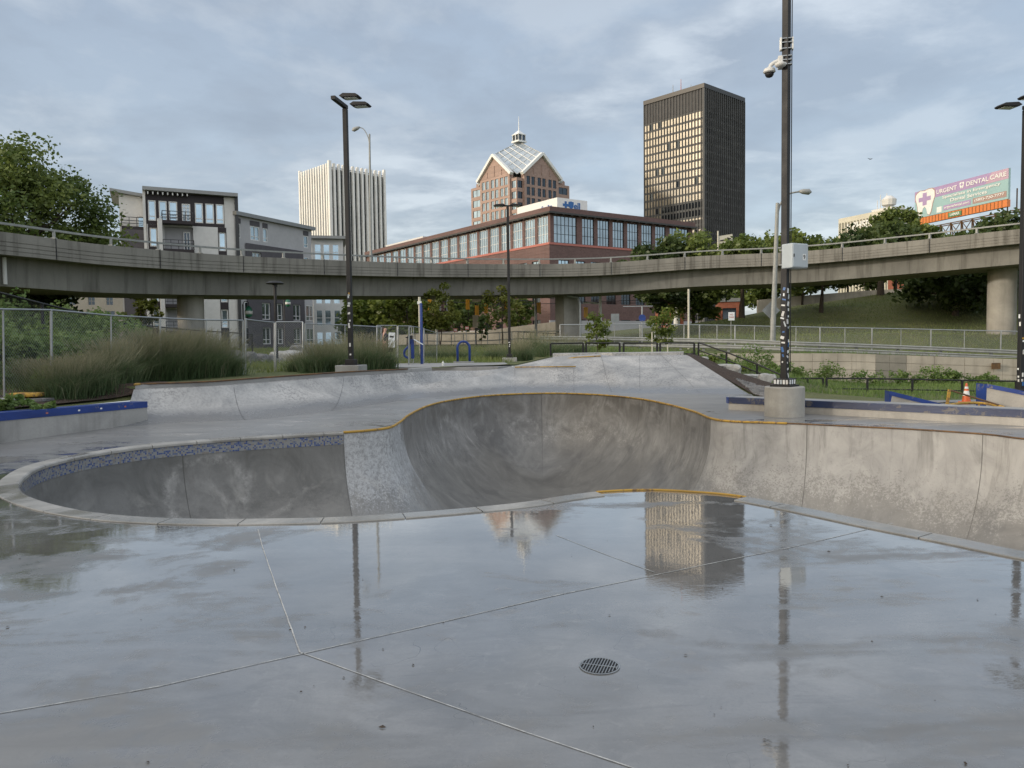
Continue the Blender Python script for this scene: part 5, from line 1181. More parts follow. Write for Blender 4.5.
# ------------------------------------------------------------------ light poles
def sticker(parent, c, w, h, ang, mat, tilt=0):
    mb = MB().box((0,0,0),(w,.003,h)); o = mb.build('sticker', M[mat], parent); o.location = c; o.rotation_euler = (0, tilt, ang); return o
def lamp_pole(px, Y, py_top, label, zb=None, w=.17, heads='double', rz=0, stick=0, ped=None, hs=1):
    g = gp(px, Y); g.z = gz(g.x, g.y) if zb is None else zb
    e = empty('lamp_post', g, label, 'lamp post', None, rz); H = (at(px, py_top, Y).z)-g.z; b = 0
    if ped == 'slab':
        MB().box((0,0,.06),(.75,.75,.28)).build('footing', M['pad'], e, bevel=.015); b = .20
    MB().box((0,0,b+.015),(.40,.40,.03)).build('base_plate', M['black'], e)
    MB().box((0,0,b+.10),(.30,.30,.15)).build('base_cover', M['black'], e, bevel=.02)
    MB().box((0,0,(b+H)/2),(w*.72,w*.72,H-b)).build('pole', M['black'], e, bevel=.012)
    if heads:
        arm = MB(); arm.bar((0,-.05,H+.02),(0,.05,H+.02),.12,.12)
        if heads == 'double': arm.bar((0,-.92,H+.07),(0,.08,H+.07),.13,.10); ys = (-.82,-.02)
        else: arm.bar((-.30,0,H+.06),(.30,0,H+.06),.08,.07); ys = (0,)
        arm.build('lamp_arm', M['black'], e)
        for y_ in ys:
            for sgn in ((hs,) if heads == 'double' else (1,-1)):
                mb = MB(); x0 = (.20 if hs > 0 else .27)*sgn if heads == 'double' else .12*sgn; pr = [(x0,.0),(x0+sgn*.10,-.05),(x0+sgn*.55,-.06),(x0+sgn*.60,-.02),(x0+sgn*.5,.04),(x0+sgn*.12,.07)]
                n_ = len(pr); mb.add([(x,y_-.17,H+.09+z) for x,z in pr]+[(x,y_+.17,H+.09+z) for x,z in pr],[tuple(range(n_)),tuple(range(n_,2*n_))[::-1]]+[(i,(i+1)%n_,n_+(i+1)%n_,n_+i) for i in range(n_)])
                hd = mb.build('lamp_head', M['black'], e, bevel=.015); MB().box((x0+sgn*.33,y_,H+.026),(.36,.24,.012)).build('lens', M['sign'], hd)
    r = random.Random(int(px)); f = w*.36+.002
    for k in range(stick):
        z_ = b+.3+r.random()**1.2*1.9; w_ = r.choice((.05,.06,.09)); hh_ = r.choice((.05,.07,.11)); side = r.random() < .5; mt = r.choice(('white','white','sign','white','boxgrey','logoblue','offwhite','yellow' if r.random() < .3 else 'sign'))
        if side: sticker(e, (r.uniform(-.02,.02),-f,z_), w_*.9, hh_, 0, mt, 0)
        else: sticker(e, (-f, r.uniform(-.02,.02), z_), w_*.9, hh_, -math.pi/2, mt, 0)
    return e, H
# tall lamp post by the left ramp
lp1, H1_ = lamp_pole(351.5, 23.8, 109, 'tall black lamp post with two flat heads and stickers behind the left ramp', .80, .19, 'double', R(-10), 26, 'slab')
lp2, _ = lamp_pole(510, 40, 207, 'smaller looking black lamp post with two heads near the blue hoop', gz(*gp(510,40)[:2]), .19, 'single', 0, 8, 'slab')
lp3, _ = lamp_pole(1021.5, 21.5, 110, 'black lamp post at the right edge with heads pointing left', -.02, .2, 'double', R(8), 12, hs=-1)
# pole on the round concrete pedestal
PC = gp(785.0, 16.3); PCz = 0
pd = empty('camera_pole', (PC.x,PC.y,0), 'sticker covered black pole on a round concrete pedestal at the bowl edge', 'pole', None, R(-45))
PH = .62
MB().lathe((0,0,0),[(.405,-.05),(.405,PH-.02),(.39,PH)],48).build('pedestal', M['pedestal'], pd, 'round')
MB().box((0,0,PH+.02),(.44,.44,.035)).build('base_plate', M['black'], pd)
MB().box((0,0,PH+.10),(.34,.34,.14)).build('base_cover', M['black'], pd, bevel=.015)
MB().box((0,0,PH+5.0),(.135,.135,10.0)).build('pole', M['black'], pd, bevel=.01)
MB().box((.0,.075,PH+5.5),(.03,.012,9)).build('conduit', M['darkmetal'], pd)
MB().tube([(.085,.075,PH+.3),(.085,.075,PH+3.0),(.085,.075,PH+9)],.010,6).build('conduit', M['darkmetal'], pd)
r = random.Random(5)
for k in range(30):
    if r.random() < .22: continue
    z_ = PH+.22+1.9*(k/30)+r.uniform(-.03,.03); mt = r.choice(('white','white','sign','white','boxgrey','logoblue','offwhite','white'))
    if k % 2: sticker(pd, (r.uniform(-.03,.03),-.0695,z_), r.choice((.03,.05,.08)), r.choice((.03,.06,.11)), 0, mt, r.uniform(-.4,.4))
    else: sticker(pd, (.0695,r.uniform(-.03,.03),z_), r.choice((.03,.05,.07)), r.choice((.04,.06,.10)), math.pi/2, mt, r.uniform(-.4,.4))
for k in range(5): sticker(pd, (-.13+.065*k,-.1715,PH+.10), .045, .09, 0, ('white','sign','boxgrey','white','offwhite')[k], r.uniform(-.15,.15))
for k in range(3): sticker(pd, (.1715,-.1+.1*k,PH+.10), .06, .09, math.pi/2, ('white','sign','white')[k], .1)
# grey cabinet strapped to the pole
zc0, zc1 = at(785,270,16.4).z, at(785,246,16.4).z
cb = empty('equipment_cabinet', (PC.x,PC.y,0), 'pale grey metal cabinet strapped high on the sticker covered pole', 'cabinet', None, R(27))
MB().box((.02,-.235,(zc0+zc1)/2),(.45,.29,zc1-zc0)).build('housing', M['boxgrey'], cb, bevel=.02)
MB().box((.02,-.385,(zc0+zc1)/2),(.42,.012,zc1-zc0-.04)).build('door', M['boxgrey'], cb, bevel=.004)
MB().box((-.17,-.395,(zc0+zc1)/2),(.02,.015,.06)).build('latch', M['darkmetal'], cb)
st_ = MB().box((.12,-.393,(zc0+zc1)/2-.03),(.085,.004,.13)).build('label_plate', M['white'], cb)
t9 = text_mesh('9', .12, M['darkmetal'], 'lettering', 0, True); t9.parent = cb; t9.location = (.12,-.397,(zc0+zc1)/2-.03); t9.rotation_euler = (R(90),0,0)
for z_ in (zc0+.1, zc1-.1): MB().box((0,0,z_),(.17,.17,.03)).build('strap', M['steel'], cb)
# surveillance cameras
zc = at(785,66,16.5).z
sc_ = empty('security_camera', (PC.x,PC.y,0), 'white dome security camera on a curved arm at the pole', 'camera', None, R(-12))
mb = MB(); mb.box((-.12,-.02,zc),(.10,.14,.26)); mb.build('mount', M['offwhite'], sc_, bevel=.02)
MB().tube(crom([(-.14,-.02,zc+.04),(-.22,-.02,zc+.02),(-.30,-.02,zc-.03),(-.33,-.02,zc-.09)],5),.04,10).build('arm', M['offwhite'], sc_, 'all')
MB().lathe((-.335,-.02,zc),[(.05,-.08),(.11,-.11),(.125,-.17),(.105,-.19)][::-1],20).build('housing', M['offwhite'], sc_, 'round')
MB().lathe((-.335,-.02,zc),[(.02,-.285),(.06,-.27),(.085,-.235),(.09,-.19)],20).build('dome', M['black'], sc_, 'all')
MB().lathe((-.13,-.14,zc-.08),[(.04,-.05),(.10,-.03),(.12,.02),(.06,.05)],16).build('antenna_disc', M['offwhite'], sc_, 'all')
an_ = empty('radio_antenna', (PC.x,PC.y,0), 'pair of small white flat radio panels strapped on the pole above the camera', 'antenna', None, R(-12))
za = at(785,48,16.5).z
MB().box((-.115,-.02,za),(.035,.12,.25)).build('panel', M['white'], an_, bevel=.006); MB().box((.12,0,za),(.03,.12,.25)).build('panel', M['white'], an_, bevel=.006)
for z_ in (-.1,.02,.1,-.25,-.33,-.42): MB().box((0,0,za+z_),(.19,.17,.018)).build('clamp', M['steel'], an_)
# ------------------------------------------------------------------ drain
dc = atz(599.5, 666.5); dr = empty('floor_drain', (dc.x,dc.y,0), 'round slotted cast iron drain cover set in the wet foreground floor', 'drain', None, R(72))
MB().lathe((0,0,0),[(.098,.0005),(.100,.0045),(.093,.005)],40,False).build('rim_ring', M['steel'], dr)
MB().lathe((0,0,0),[(.094,-.02),(.094,.0022)],40).build('drain_pit', M['black'], dr)
mb = MB()
for k in range(-6,7):
    y_ = k*.0145; L_ = math.sqrt(max(0,.09**2-y_**2)); mb.box((0,y_,.0052),(2*L_,.0045,.004))
mb.box((0,0,.0053),(.006,.18,.004)); mb.build('grate', M['steel'], dr)
# ------------------------------------------------------------------ ledges
a, b = Vector((-10.4,8.0,0)), Vector((-7.84,16.6,0)); d = (b-a).normalized(); nn = Vector((-d.y,d.x,0))
lg = empty('concrete_ledge', (a.x,a.y,0), 'long low concrete ledge with a bright blue steel top edge at left', 'ledge')
def lwall(o0,o1,za,zb_,zt): 
    p = [a+nn*o0, b+nn*o0, b+nn*o1, a+nn*o1]; return [(q.x-a.x,q.y-a.y,za) for q in p], p
ztA, ztB = .62, .46
def lbox(o0,o1,lowA,lowB,hiA,hiB):
    p = [a+nn*o0,b+nn*o0,b+nn*o1,a+nn*o1]; lo = [lowA,lowB,lowB,lowA]; hi = [hiA,hiB,hiB,hiA]
    return MB().hexa([(q.x-a.x,q.y-a.y,z) for q,z in zip(p,lo)]+[(q.x-a.x,q.y-a.y,z) for q,z in zip(p,hi)])
lbox(0,.35,-.1,-.1,ztA-.16,ztB-.13).build('wall', M['sideledge'], lg)
lbox(-.012,.38,ztA-.16,ztB-.13,ztA,ztB).build('steel_edge', M['blue'], lg)
for t_, s_ in ((.72,'red'),(.80,'white'),(.86,'white'),(.93,'red')):
    q = a.lerp(b,t_)-nn*.014; o = MB().box((0,0,0),(.05,.002,.03)).build('scuff', M[s_], lg); o.location = (q.x-a.x,q.y-a.y,ztA-.07-(ztA-ztB)*t_); o.rotation_euler.z = math.atan2(d.y,d.x)
# long ledge on the right
PL = [atz(728.5,409.5), atz(800,412), atz(900,417.2), atz(1024,426), atz(1200,436)]
PL = [PL[0], PL[0].lerp(PL[3],.3)+Vector((0,.05,0)), PL[0].lerp(PL[3],.65)+Vector((0,.05,0)), PL[3], PL[3]+(PL[3]-PL[0])*.6]
rl = empty('concrete_ledge', PL[0], 'long low ledge with a worn dark blue steel top running right of the pedestal', 'ledge')
def strip(P, o0, o1, z0, z1):
    mb = MB(); m = len(P)
    for i, p in enumerate(P):
        dd_ = (P[min(i+1,m-1)]-P[max(i-1,0)]).normalized(); nn_ = Vector((-dd_.y,dd_.x,0))
        for o, z in ((o0,z0),(o0,z1),(o1,z1),(o1,z0)): q = p+nn_*o-P[0]; mb.v.append((q.x,q.y,z))
    for i in range(m-1):
        for t in range(4): mb.f.append((i*4+t,i*4+(t+1)%4,(i+1)*4+(t+1)%4,(i+1)*4+t)); mb.m.append(0)
    mb.f += [(0,1,2,3),tuple((m-1)*4+t for t in range(4))[::-1]]; mb.m += [0,0]; return mb
strip(PL,0,.62,-.1,.145).build('wall', M['ledge'], rl); strip(PL,-.012,.14,.145,.285).build('steel_edge', M['darkblue'], rl); strip(PL,.14,.63,.145,.282).build('top', M['pad'], rl)
q = PL[0]; MB().box((0,.06,0),(.012,.16,.14)).build('steel_end', M['blue'], rl).location = (-.008,.0,.215)
# sloping ledges behind it
def slope_ledge(P0, P1, wdir, z0, z1, w, label):
    P0 = Vector(P0); P1 = Vector(P1); e = empty('sloping_ledge', P0, label, 'ledge'); dd_ = (P1-P0); ww = Vector(wdir).normalized()*w; L = [Vector((0,0,0)), dd_, dd_+ww, ww]
    MB().hexa([(q.x,q.y,-.05) for q in L]+[(L[0].x,L[0].y,z0-.07),(L[1].x,L[1].y,z1-.03),(L[2].x,L[2].y,z1-.03),(L[3].x,L[3].y,z0-.07)]).build('wall', M['ledge'], e)
    o = .01; u_ = dd_.normalized(); 
    MB().hexa([(L[0].x,L[0].y-o,z0-.07),(L[1].x,L[1].y-o,z1-.03),(L[2].x,L[2].y+o,z1-.03),(L[3].x,L[3].y+o,z0-.07)]+[(L[0].x,L[0].y-o,z0),(L[1].x,L[1].y-o,z1+.01),(L[2].x,L[2].y+o,z1+.01),(L[3].x,L[3].y+o,z0)]).build('top', M['darkblue'], e)
    q0, q1 = L[0]-u_*.012, L[3]-u_*.012
    MB().hexa([(q0.x,q0.y,-.04),(q0.x+u_.x*.15,q0.y-.013,-.04),(q0.x+u_.x*.15,q0.y-.005,-.04),(q1.x,q1.y,-.04),(q0.x,q0.y-.013,z0-.01),(q0.x+u_.x*.15,q0.y-.013,z0-.04),(q0.x+u_.x*.15,q0.y-.005,z0-.04),(q1.x,q1.y,z0-.01)]).build('steel_end', M['blue'], e)
    MB().bar((q0.x+u_.x*.0,q0.y-.016,z0-.04),(L[1].x,L[1].y-.016,z1-.0),.012,.09).build('steel_edge', M['blue'], e); return e
slope_ledge(gp(890.5,17.6), gp(944,17.4), (.25,1,0), .40, .06, .45, 'small sloping ledge with a blue end left of the yellow barrier')
slope_ledge(gp(987.5,17.4), gp(1075,16.4), (.15,1,0), .55, .18, .5, 'larger sloping ledge with a blue end at the right edge')
# fallen yellow barrier
yb = empty('folding_barrier', gp(950,16.9), 'bent yellow steel barrier frame lying between the two sloping ledges', 'barrier'); o_ = gp(950,16.9)
def L3(px,py,Y): return at(px,py,Y)-o_
MB().bar(L3(949.5,389.5,16.9), L3(946.5,408,16.9), .05).build('post', M['yellow'], yb)
MB().tube([L3(949.5,390,16.9), L3(1005,407,16.6)], .018, 8).build('rail', M['rust'], yb)
MB().tube(crom([L3(946,406,16.7), L3(960,403.3,16.9), L3(979,403,17.0), L3(992,404.5,16.8), L3(1004,407.5,16.5)],5), .03, 8).build('hoop', M['yellow'], yb, 'all')
MB().tube([L3(979,403,17.0), L3(979,409,17.0)], .02, 8).build('foot', M['yellow'], yb)
# traffic cone
q = gp(967.3,19.0); cn = empty('traffic_cone', (q.x,q.y,0), 'orange traffic cone with white bands standing behind the yellow barrier', 'cone')
MB().box((0,0,.015),(.30,.30,.03)).build('base', M['orange'], cn, bevel=.006)
MB().lathe((0,0,0),[(.115,.03),(.088,.2)],20).build('body', M['orange'], cn,'round'); MB().lathe((0,0,0),[(.09,.2),(.066,.34)],20).build('reflective_band', M['white'], cn,'round')
MB().lathe((0,0,0),[(.064,.34),(.052,.40)],20).build('body', M['orange'], cn,'round'); MB().lathe((0,0,0),[(.054,.40),(.044,.46)],20).build('reflective_band', M['white'], cn,'round'); MB().lathe((0,0,0),[(.042,.46),(.022,.56)],20).build('body', M['orange'], cn,'round')
cn.scale = (.86,.86,.86)
# ------------------------------------------------------------------ black railings
def railing(P, h, label, sub=None, t=.05, mid=.55, posts=None, group=None, name='railing'):
    P = [Vector(p) for p in P]; o = P[0].copy(); e = empty(name, o, label, 'railing', group)
    MB().tube([p-o+Vector((0,0,h)) for p in P], t/2, 6).build('top_rail', M['black'], e); MB().tube([p-o+Vector((0,0,h*mid)) for p in P], t/2*.85, 6).build('mid_rail', M['black'], e)
    if posts is None: posts = P
    for p in posts: p = Vector(p)-o; MB().box((p.x,p.y,p.z+h/2-.05),(t,t,h+.1)).build('post', M['black'], e)
    return e
Y0 = 33.0
for k, (a_, b_) in enumerate(((551,583.5),(586.5,620),(624,657.5),(660.5,694.5))):
    z_ = .62; A_, B_ = gp(a_,Y0,z_), gp(b_,Y0,z_)
    A_.z = at(a_,343+(0 if k else .6),Y0).z-1.02; B_.z = at(b_,343,Y0).z-1.02
    railing([A_,B_], 1.02, ('first black railing panel, farthest left above the bank','second black railing panel above the bank','third black railing panel above the bank','fourth black railing panel, next to the stairs')[k], t=.075, group='black railing panels above the bank')
hr = [at(698.5,342.5,33), at(726.5,352.3,32), at(757,364,31), at(781,375,30), at(789,384,30)]
hb = [p.copy() for p in hr]
for p in hb: p.z -= .86
railing(hb[:4], .86, 'sloping black handrail descending beside the mulch bed and boulders', t=.065, mid=.62)
FR_ = [at(793,378.6,34), at(823,378.6,34)]
def right_rail(pxs, label):
    P = []
    for px in pxs: p = gp(px,34); p.z = at(px,378.4+max(0,(px-860))*.018,34).z-1.02; P.append(p)
    railing(P, 1.02, label, t=.075, mid=.55, group='black railings on the low side of the park')
right_rail((790,808,823.5), 'short black railing panel right behind the concrete pedestal')
right_rail((827,868,913,963,1017), 'long black railing behind the sloping ledges and the traffic cone')
right_rail((1021,1070,1110), 'black railing continuing past the right edge lamp post')
# far railing panels near the stairs at left of the bank
# ------------------------------------------------------------------ boulders
def boulder(px, Y, w, h, label, mat='stonew', seed=0, dz=0, group='pale boulders beside the stairs'):
    r = random.Random(seed+int(px)); bm = bmesh.new(); bmesh.ops.create_icosphere(bm, subdivisions=3, radius=1)
    from mathutils import noise as mn
    for v in bm.verts:
        c = v.co.copy(); m_ = max(abs(c.x),abs(c.y),abs(c.z)); c = c.lerp(c/m_, .65); f = 1+.16*mn.noise(c*1.3+Vector((seed,px,0)))+.05*mn.noise(c*4); v.co = Vector((c.x*w/2*f, c.y*w/2*.7*f, c.z*h/2*f))
    me = bpy.data.meshes.new('boulder'); bm.to_mesh(me); bm.free(); me.materials.append(M[mat]); me.set_sharp_from_angle(angle=R(25)) if False else None
    o = bpy.data.objects.new('boulder', me); COL.objects.link(o); g = gpt(px,Y,dz); o.location = (g.x,g.y,g.z+h*.35); o.rotation_euler.z = r.uniform(-.4,.4); return tag(o, label, 'boulder', group)
def put_boulder(px,py,Y,w,h,label,mat='stonew',group='pale boulders beside the stairs'):
    o = boulder(px,Y,w,h,label,mat,3,0,group); o.location.z = at(px,py,Y).z; return o
put_boulder(703.5,361,31.5,.42,.34,'small pale block boulder at the top of the mulch bed'); put_boulder(734,370,29,.55,.42,'square pale boulder halfway down the handrail'); put_boulder(767,381,26.5,.62,.50,'largest white boulder beside the sticker covered pole')
put_boulder(722,366.5,31,.9,.2,'flat grey step stone between the two upper boulders'); put_boulder(750,376.5,29.5,.9,.18,'flat grey step stone above the largest boulder')
gb = 'grey rocks on the lawn behind the left fence'
for px,Y,w,h,lb,mt in ((233,38,1.2,.8,'dark grey rock at the left end of the rock row','stoneg'),(246,38,1.1,.75,'dark grey rock behind the fence post','stoneg'),(258,39,1.1,.6,'low grey rock in the middle of the row','stoneg'),(268,39.5,.9,.55,'small grey rock right in the row','stoneg'),(284,44,1.5,.7,'pale rock beside the small path lamp','stonew'),(294,46,1.5,.7,'pale rock right of the path lamp','stonew'),(303,50,1.6,.8,'farther pale rock near the apartments','stoneg')): boulder(px,Y,w,h,lb,mt,9,0,gb)
# gravel
gr_pts = []
A = np.array([tuple(gp(px,Y)[:2]) for px,Y in ((736,24.9),(752,23.2),(766,21.4),(774,21.8),(764,24.0))]); 
mb = MB(); rr_ = random.Random(3)
while len(mb.f) < 900*8:
    x = rr_.uniform(A[:,0].min(),A[:,0].max()); y = rr_.uniform(A[:,1].min(),A[:,1].max())
    if not inside(np.array([[x,y]]),A)[0]: continue
    s_ = rr_.uniform(.02,.055); z = gz(x,y)+.06; v = [(x+s_,y,z),(x,y+s_,z),(x-s_,y,z),(x,y-s_,z),(x,y,z+s_*.8),(x,y,z-s_)]; mb.add(v,[(0,1,4),(1,2,4),(2,3,4),(3,0,4),(1,0,5),(2,1,5),(3,2,5),(0,3,5)])
tag(mb.build('gravel', M['stoneg']), kind='stuff')
# ------------------------------------------------------------------ retaining wall, guard rail, chain link
xs = [gp(640,52).x, gp(1260,52).x]
rw = empty('retaining_wall', (xs[0],52.5,0), 'pale concrete retaining wall with panel joints and a rusty drain hole', 'wall')
x0 = gp(795,52.3).x; k = 0; pats = [.0]*30
M['patch'] = concrete('patched_concrete', (.27,.255,.215), .3, .9)
def zw(px): return at(px,353.5+max(0,px-850)*.035,52).z
px = 700
edges = [700,722,745,768,790,813,838,852,876,890,907,935,965,994,1003,1040,1080,1130,1190,1260]
wall_z = lambda px: zw(px)
for i in range(len(edges)-1):
    a_, b_ = gp(edges[i],52.3), gp(edges[i+1],52.3); za, zb_ = wall_z(edges[i]), wall_z(edges[i+1]); mat = 'patch' if edges[i] == 876-0 and False else ('patch' if edges[i] in (876,890) else 'wallpanel')
    mb = MB(); lay = [0,.36,.37+.0,.9,.91,1.4,1.41,2.6]
    for l0,l1 in ((0,.53),(.57,1.08),(1.12,1.63),(1.67,3.2)):
        mb.hexa([(a_.x-rw.location.x+.01,-.2,za-l1),(b_.x-rw.location.x-.01,-.2,zb_-l1),(b_.x-rw.location.x-.01,.25,zb_-l1),(a_.x-rw.location.x+.01,.25,za-l1),(a_.x-rw.location.x+.01,-.2,za-l0),(b_.x-rw.location.x-.01,-.2,zb_-l0),(b_.x-rw.location.x-.01,.25,zb_-l0),(a_.x-rw.location.x+.01,.25,za-l0)])
    mb.hexa([(a_.x-rw.location.x,-.16,za-3),(b_.x-rw.location.x,-.16,zb_-3),(b_.x-rw.location.x,.2,zb_-3),(a_.x-rw.location.x,.2,za-3),(a_.x-rw.location.x,-.16,za-.03),(b_.x-rw.location.x,-.16,zb_-.03),(b_.x-rw.location.x,.2,zb_-.03),(a_.x-rw.location.x,.2,za-.03)])
    mb.build('wall_panel', M[mat], rw)
q = at(996,366,52.05); MB().box((q.x-rw.location.x,q.y-52.5,q.z),(.55,.1,.42)).build('drain_hole', M['rust'], rw)
ce = [gp(1010,52.3),gp(1260,52.3)]
# guard rail
grl = empty('guard_rail', gp(560,56), 'long double galvanised guard rail along the road above the retaining wall', 'guard rail')
og = gp(560,56); pts_ = []
def gline(px): Yg = 60 if px < 640 else 60-(min(px,800)-640)*.03; return Yg
gpx = list(range(540,1240,12))
def top_y(px): return np.interp(px,[540,600,655,742,800,860,930,1024,1240],[337,337.5,338.5,340.5,342.8,344.8,347.5,351.5,361])
for lo_h, hh in ((0,.30),(.42,.26)):
    mb = MB(); P = []
    for px in gpx: p = at(px, top_y(px)+ (lo_h*13.5+1.0), gline(px)); P.append(p-og)
    prof = [(0,.15),(.05,.09),(0,.03),(0,-.03),(.05,-.09),(0,-.15)]
    for p in P:
        for o, z in prof: mb.v.append((p.x,p.y-o,p.z+z))
    m = len(prof)
    for i in range(len(P)-1):
        for t in range(m-1): mb.f.append((i*m+t,i*m+t+1,(i+1)*m+t+1,(i+1)*m+t)); mb.m.append(0)
    mb.build('rail_beam', M['galv'], grl)
for px in (560,580,600,620,640,662,681,704,729,756.5,784,820,857,898,941,992,1050,1110,1170):
    p = at(px, top_y(px), gline(px)+.15)-og; MB().box((p.x,p.y+.1,p.z-.42),(.16,.2,1.0)).build('post', M['galv'], grl)
# road slab behind the rail
tag(MB().prism([gp(560,59.5)[:2],gp(700,57.5)[:2],gp(1300,53)[:2],gp(1300,58)[:2],gp(700,62)[:2],gp(560,63)[:2]], .2, .95 if False else .2).build('unused', M['pad']), kind='structure') if False else None
def wire(name, dens, thick, col, metal=.6):
    n = N(name); uv = n.new('UVMap').outputs[0]; s = n.new('SeparateXYZ'); n.link(uv, s.inputs[0]); out = None
    for sg in (1,-1):
        v = n.math('FRACT', n.math('MULTIPLY', n.math('ADD', s.outputs[0], n.math('MULTIPLY', s.outputs[1], sg)), dens)); q = n.math('LESS_THAN', n.math('ABSOLUTE', n.math('SUBTRACT', v, .5)), thick); out = q if out is None else n.math('MAXIMUM', out, q)
    b = n.new('BsdfPrincipled'); b.inputs['Base Color'].default_value = (*col,1); b.inputs['Metallic'].default_value = metal; b.inputs['Roughness'].default_value = .5; t = n.new('BsdfTransparent'); m = n.new('MixShader')
    n.link(out, m.inputs[0]); n.link(t.outputs[0], m.inputs[1]); n.link(b.outputs[0], m.inputs[2]); n.link(m.outputs[0], n.out.inputs[0]); return n.m
M['mesh'] = wire('chain_link_mesh', 12, .04, (.34,.36,.37)); M['meshfar'] = wire('far_chain_link', 9, .045, (.30,.31,.31)); M['meshblack'] = wire('black_chain_link', 10, .06, (.01,.01,.01), 0)
def link_panel(p0, p1, h0, h1, name, mat, parent, bot=.05):
    p0 = Vector(p0); p1 = Vector(p1); L = (p1-p0).length; me = bpy.data.meshes.new(name)
    me.from_pydata([(p0.x,p0.y,p0.z+bot),(p1.x,p1.y,p1.z+bot),(p1.x,p1.y,p1.z+h1),(p0.x,p0.y,p0.z+h0)],[],[(0,1,2,3)]); uv = me.uv_layers.new(name='UVMap')
    for i, c_ in enumerate(((0,0),(L,0),(L,h1),(0,h0))): uv.data[i].uv = c_
    me.materials.append(M[mat]); o = bpy.data.objects.new(name, me); COL.objects.link(o); o.parent = parent; return o
# chain link fence at the foot of the grassy bank
cf = empty('chain_link_fence', gp(560,63), 'tall galvanised chain link fence along the foot of the grassy bank', 'fence'); oc = gp(560,63)
fpx = [(560,324.8),(605,324.4),(640,324.2),(655,324.3),(684,324.8),(699.5,325),(717,325.2),(735,325.5),(754.5,326),(775,326.5),(796,326.8),(820,327.3),(845,327.8),(872,328.3),(901,328.8),(931,329.5),(964.5,330.3),(1001,331),(1040,332),(1090,333.5),(1140,335)]
PT = []
for px, py in fpx:
    t = at(px,py,62.5); b = t.copy(); b.z = gz(b.x,b.y); PT.append((t-oc, b-oc))
MB().tube([t for t,b in PT],.045,6).build('top_rail', M['steel'], cf)
for i,(t,b) in enumerate(PT): MB().tube([b,t],.06 if i%2 else .035,6).build('post', M['steel'], cf)
for (t,b),(t2_,b2_) in zip(PT,PT[1:]): link_panel(b,b2_,(t-b).z,(t2_-b2_).z,'mesh_panel','meshfar',cf)
# temporary fence, left
tfn = [(-60,306,13.2),(3,309.3,15.6),(51,310,17.2),(111,315.5,19.2),(160,318,20.8),(206,320,22.6),(243,320.3,24.0)]
def temp_fence(L, label, hfun=None, bot=None):
    o = gpt(L[0][0], L[0][2]); e = empty('chain_link_fence', o, label, 'fence', 'temporary chain link fence panels'); P = []
    for px, py, Y in L:
        t = at(px,py,Y); b = gp(px,Y); b.z = gz(b.x,b.y); P.append((t-o,b-o))
    MB().tube([t for t,b in P],.021,8).build('top_rail', M['steel'], e)
    for i,(t,b) in enumerate(P): MB().tube([b,t+Vector((0,0,.0))],.032 if i%2 == 0 else .021,8).build('post', M['steel'], e)
    for (t,b),(t2_,b2_) in zip(P,P[1:]): link_panel(b,b2_,(t-b).z,(t2_-b2_).z,'mesh_panel','mesh',e)
    return e
temp_fence(tfn, 'long galvanised chain link fence in front of the weeds at left')
temp_fence([(245.5,319.5,24.4),(274.5,322.5,26.5)], 'narrow chain link panel right of the double fence post')
temp_fence([(303,322,27.5),(301.5,323,27.6)][:1]+[(276,322,27.3)], 'slightly leaning chain link panel behind the path lamp')
temp_fence([(305,323.5,29),(345,325,30.5),(381,327,32)], 'long chain link panel passing behind the tall lamp post')
temp_fence([(377,325.5,38.6),(396.5,325.5,39)], 'chain link gate panel beside the person')
temp_fence([(398,326,38),(411.5,326,38.5)], 'small chain link panel left of the exercise machine')
temp_fence([(409,327,33),(413.5,326.5,35),(424,328.5,36)], 'folded chain link panels stacked at the blue post')
temp_fence([(424,329,36),(437,333,38)], 'chain link panel leading right behind the blue post')
# black fence behind it
bf = empty('black_fence', gpt(-60,22), 'black chain link fence sloping down behind the weeds at left', 'fence'); o = bf.location.copy(); P = []
for px, py, Y in ((-60,268,20),(-5,291.5,22),(42,303.5,26),(125,323.5,33),(190,330,40),(252,334,47)):
    t = at(px,py,Y); P.append((t-o, Vector((t.x-o.x,t.y-o.y,t.z-o.z-1.75))))
MB().tube([t for t,b in P],.035,8).build('top_rail', M['black'], bf)
for t,b in P: MB().tube([b-Vector((0,0,.4)),t],.05,8).build('post', M['black'], bf)
for (t,b),(t2_,b2_) in zip(P,P[1:]): link_panel(b,b2_,(t-b).z,(t2_-b2_).z,'mesh_panel','meshblack',bf)
# yellow bag and boards lying by the fence
q = gpt(26,15.9,.12); yb_ = tag(MB().box((0,0,0),(.62,.34,.10)).build('sandbag', M['yellow'], None, 'all', .04), 'yellow sandbag lying on boards at the foot of the fence', 'sandbag'); yb_.location = q; yb_.modifiers.new('s','SUBSURF').levels = 2
q = gpt(24,15.7,.04); tag(MB().box((0,0,0),(.95,.4,.05)).build('board', M['stoneg']), 'grey board lying on the mulch under the yellow sandbag', 'board').location = q
q = gpt(2,14.6,.1); tag(MB().box((0,0,0),(.4,.3,.2)).build('concrete_block', M['pad'], None, bevel=.02), 'small concrete block under the leftmost fence post', 'block').location = q
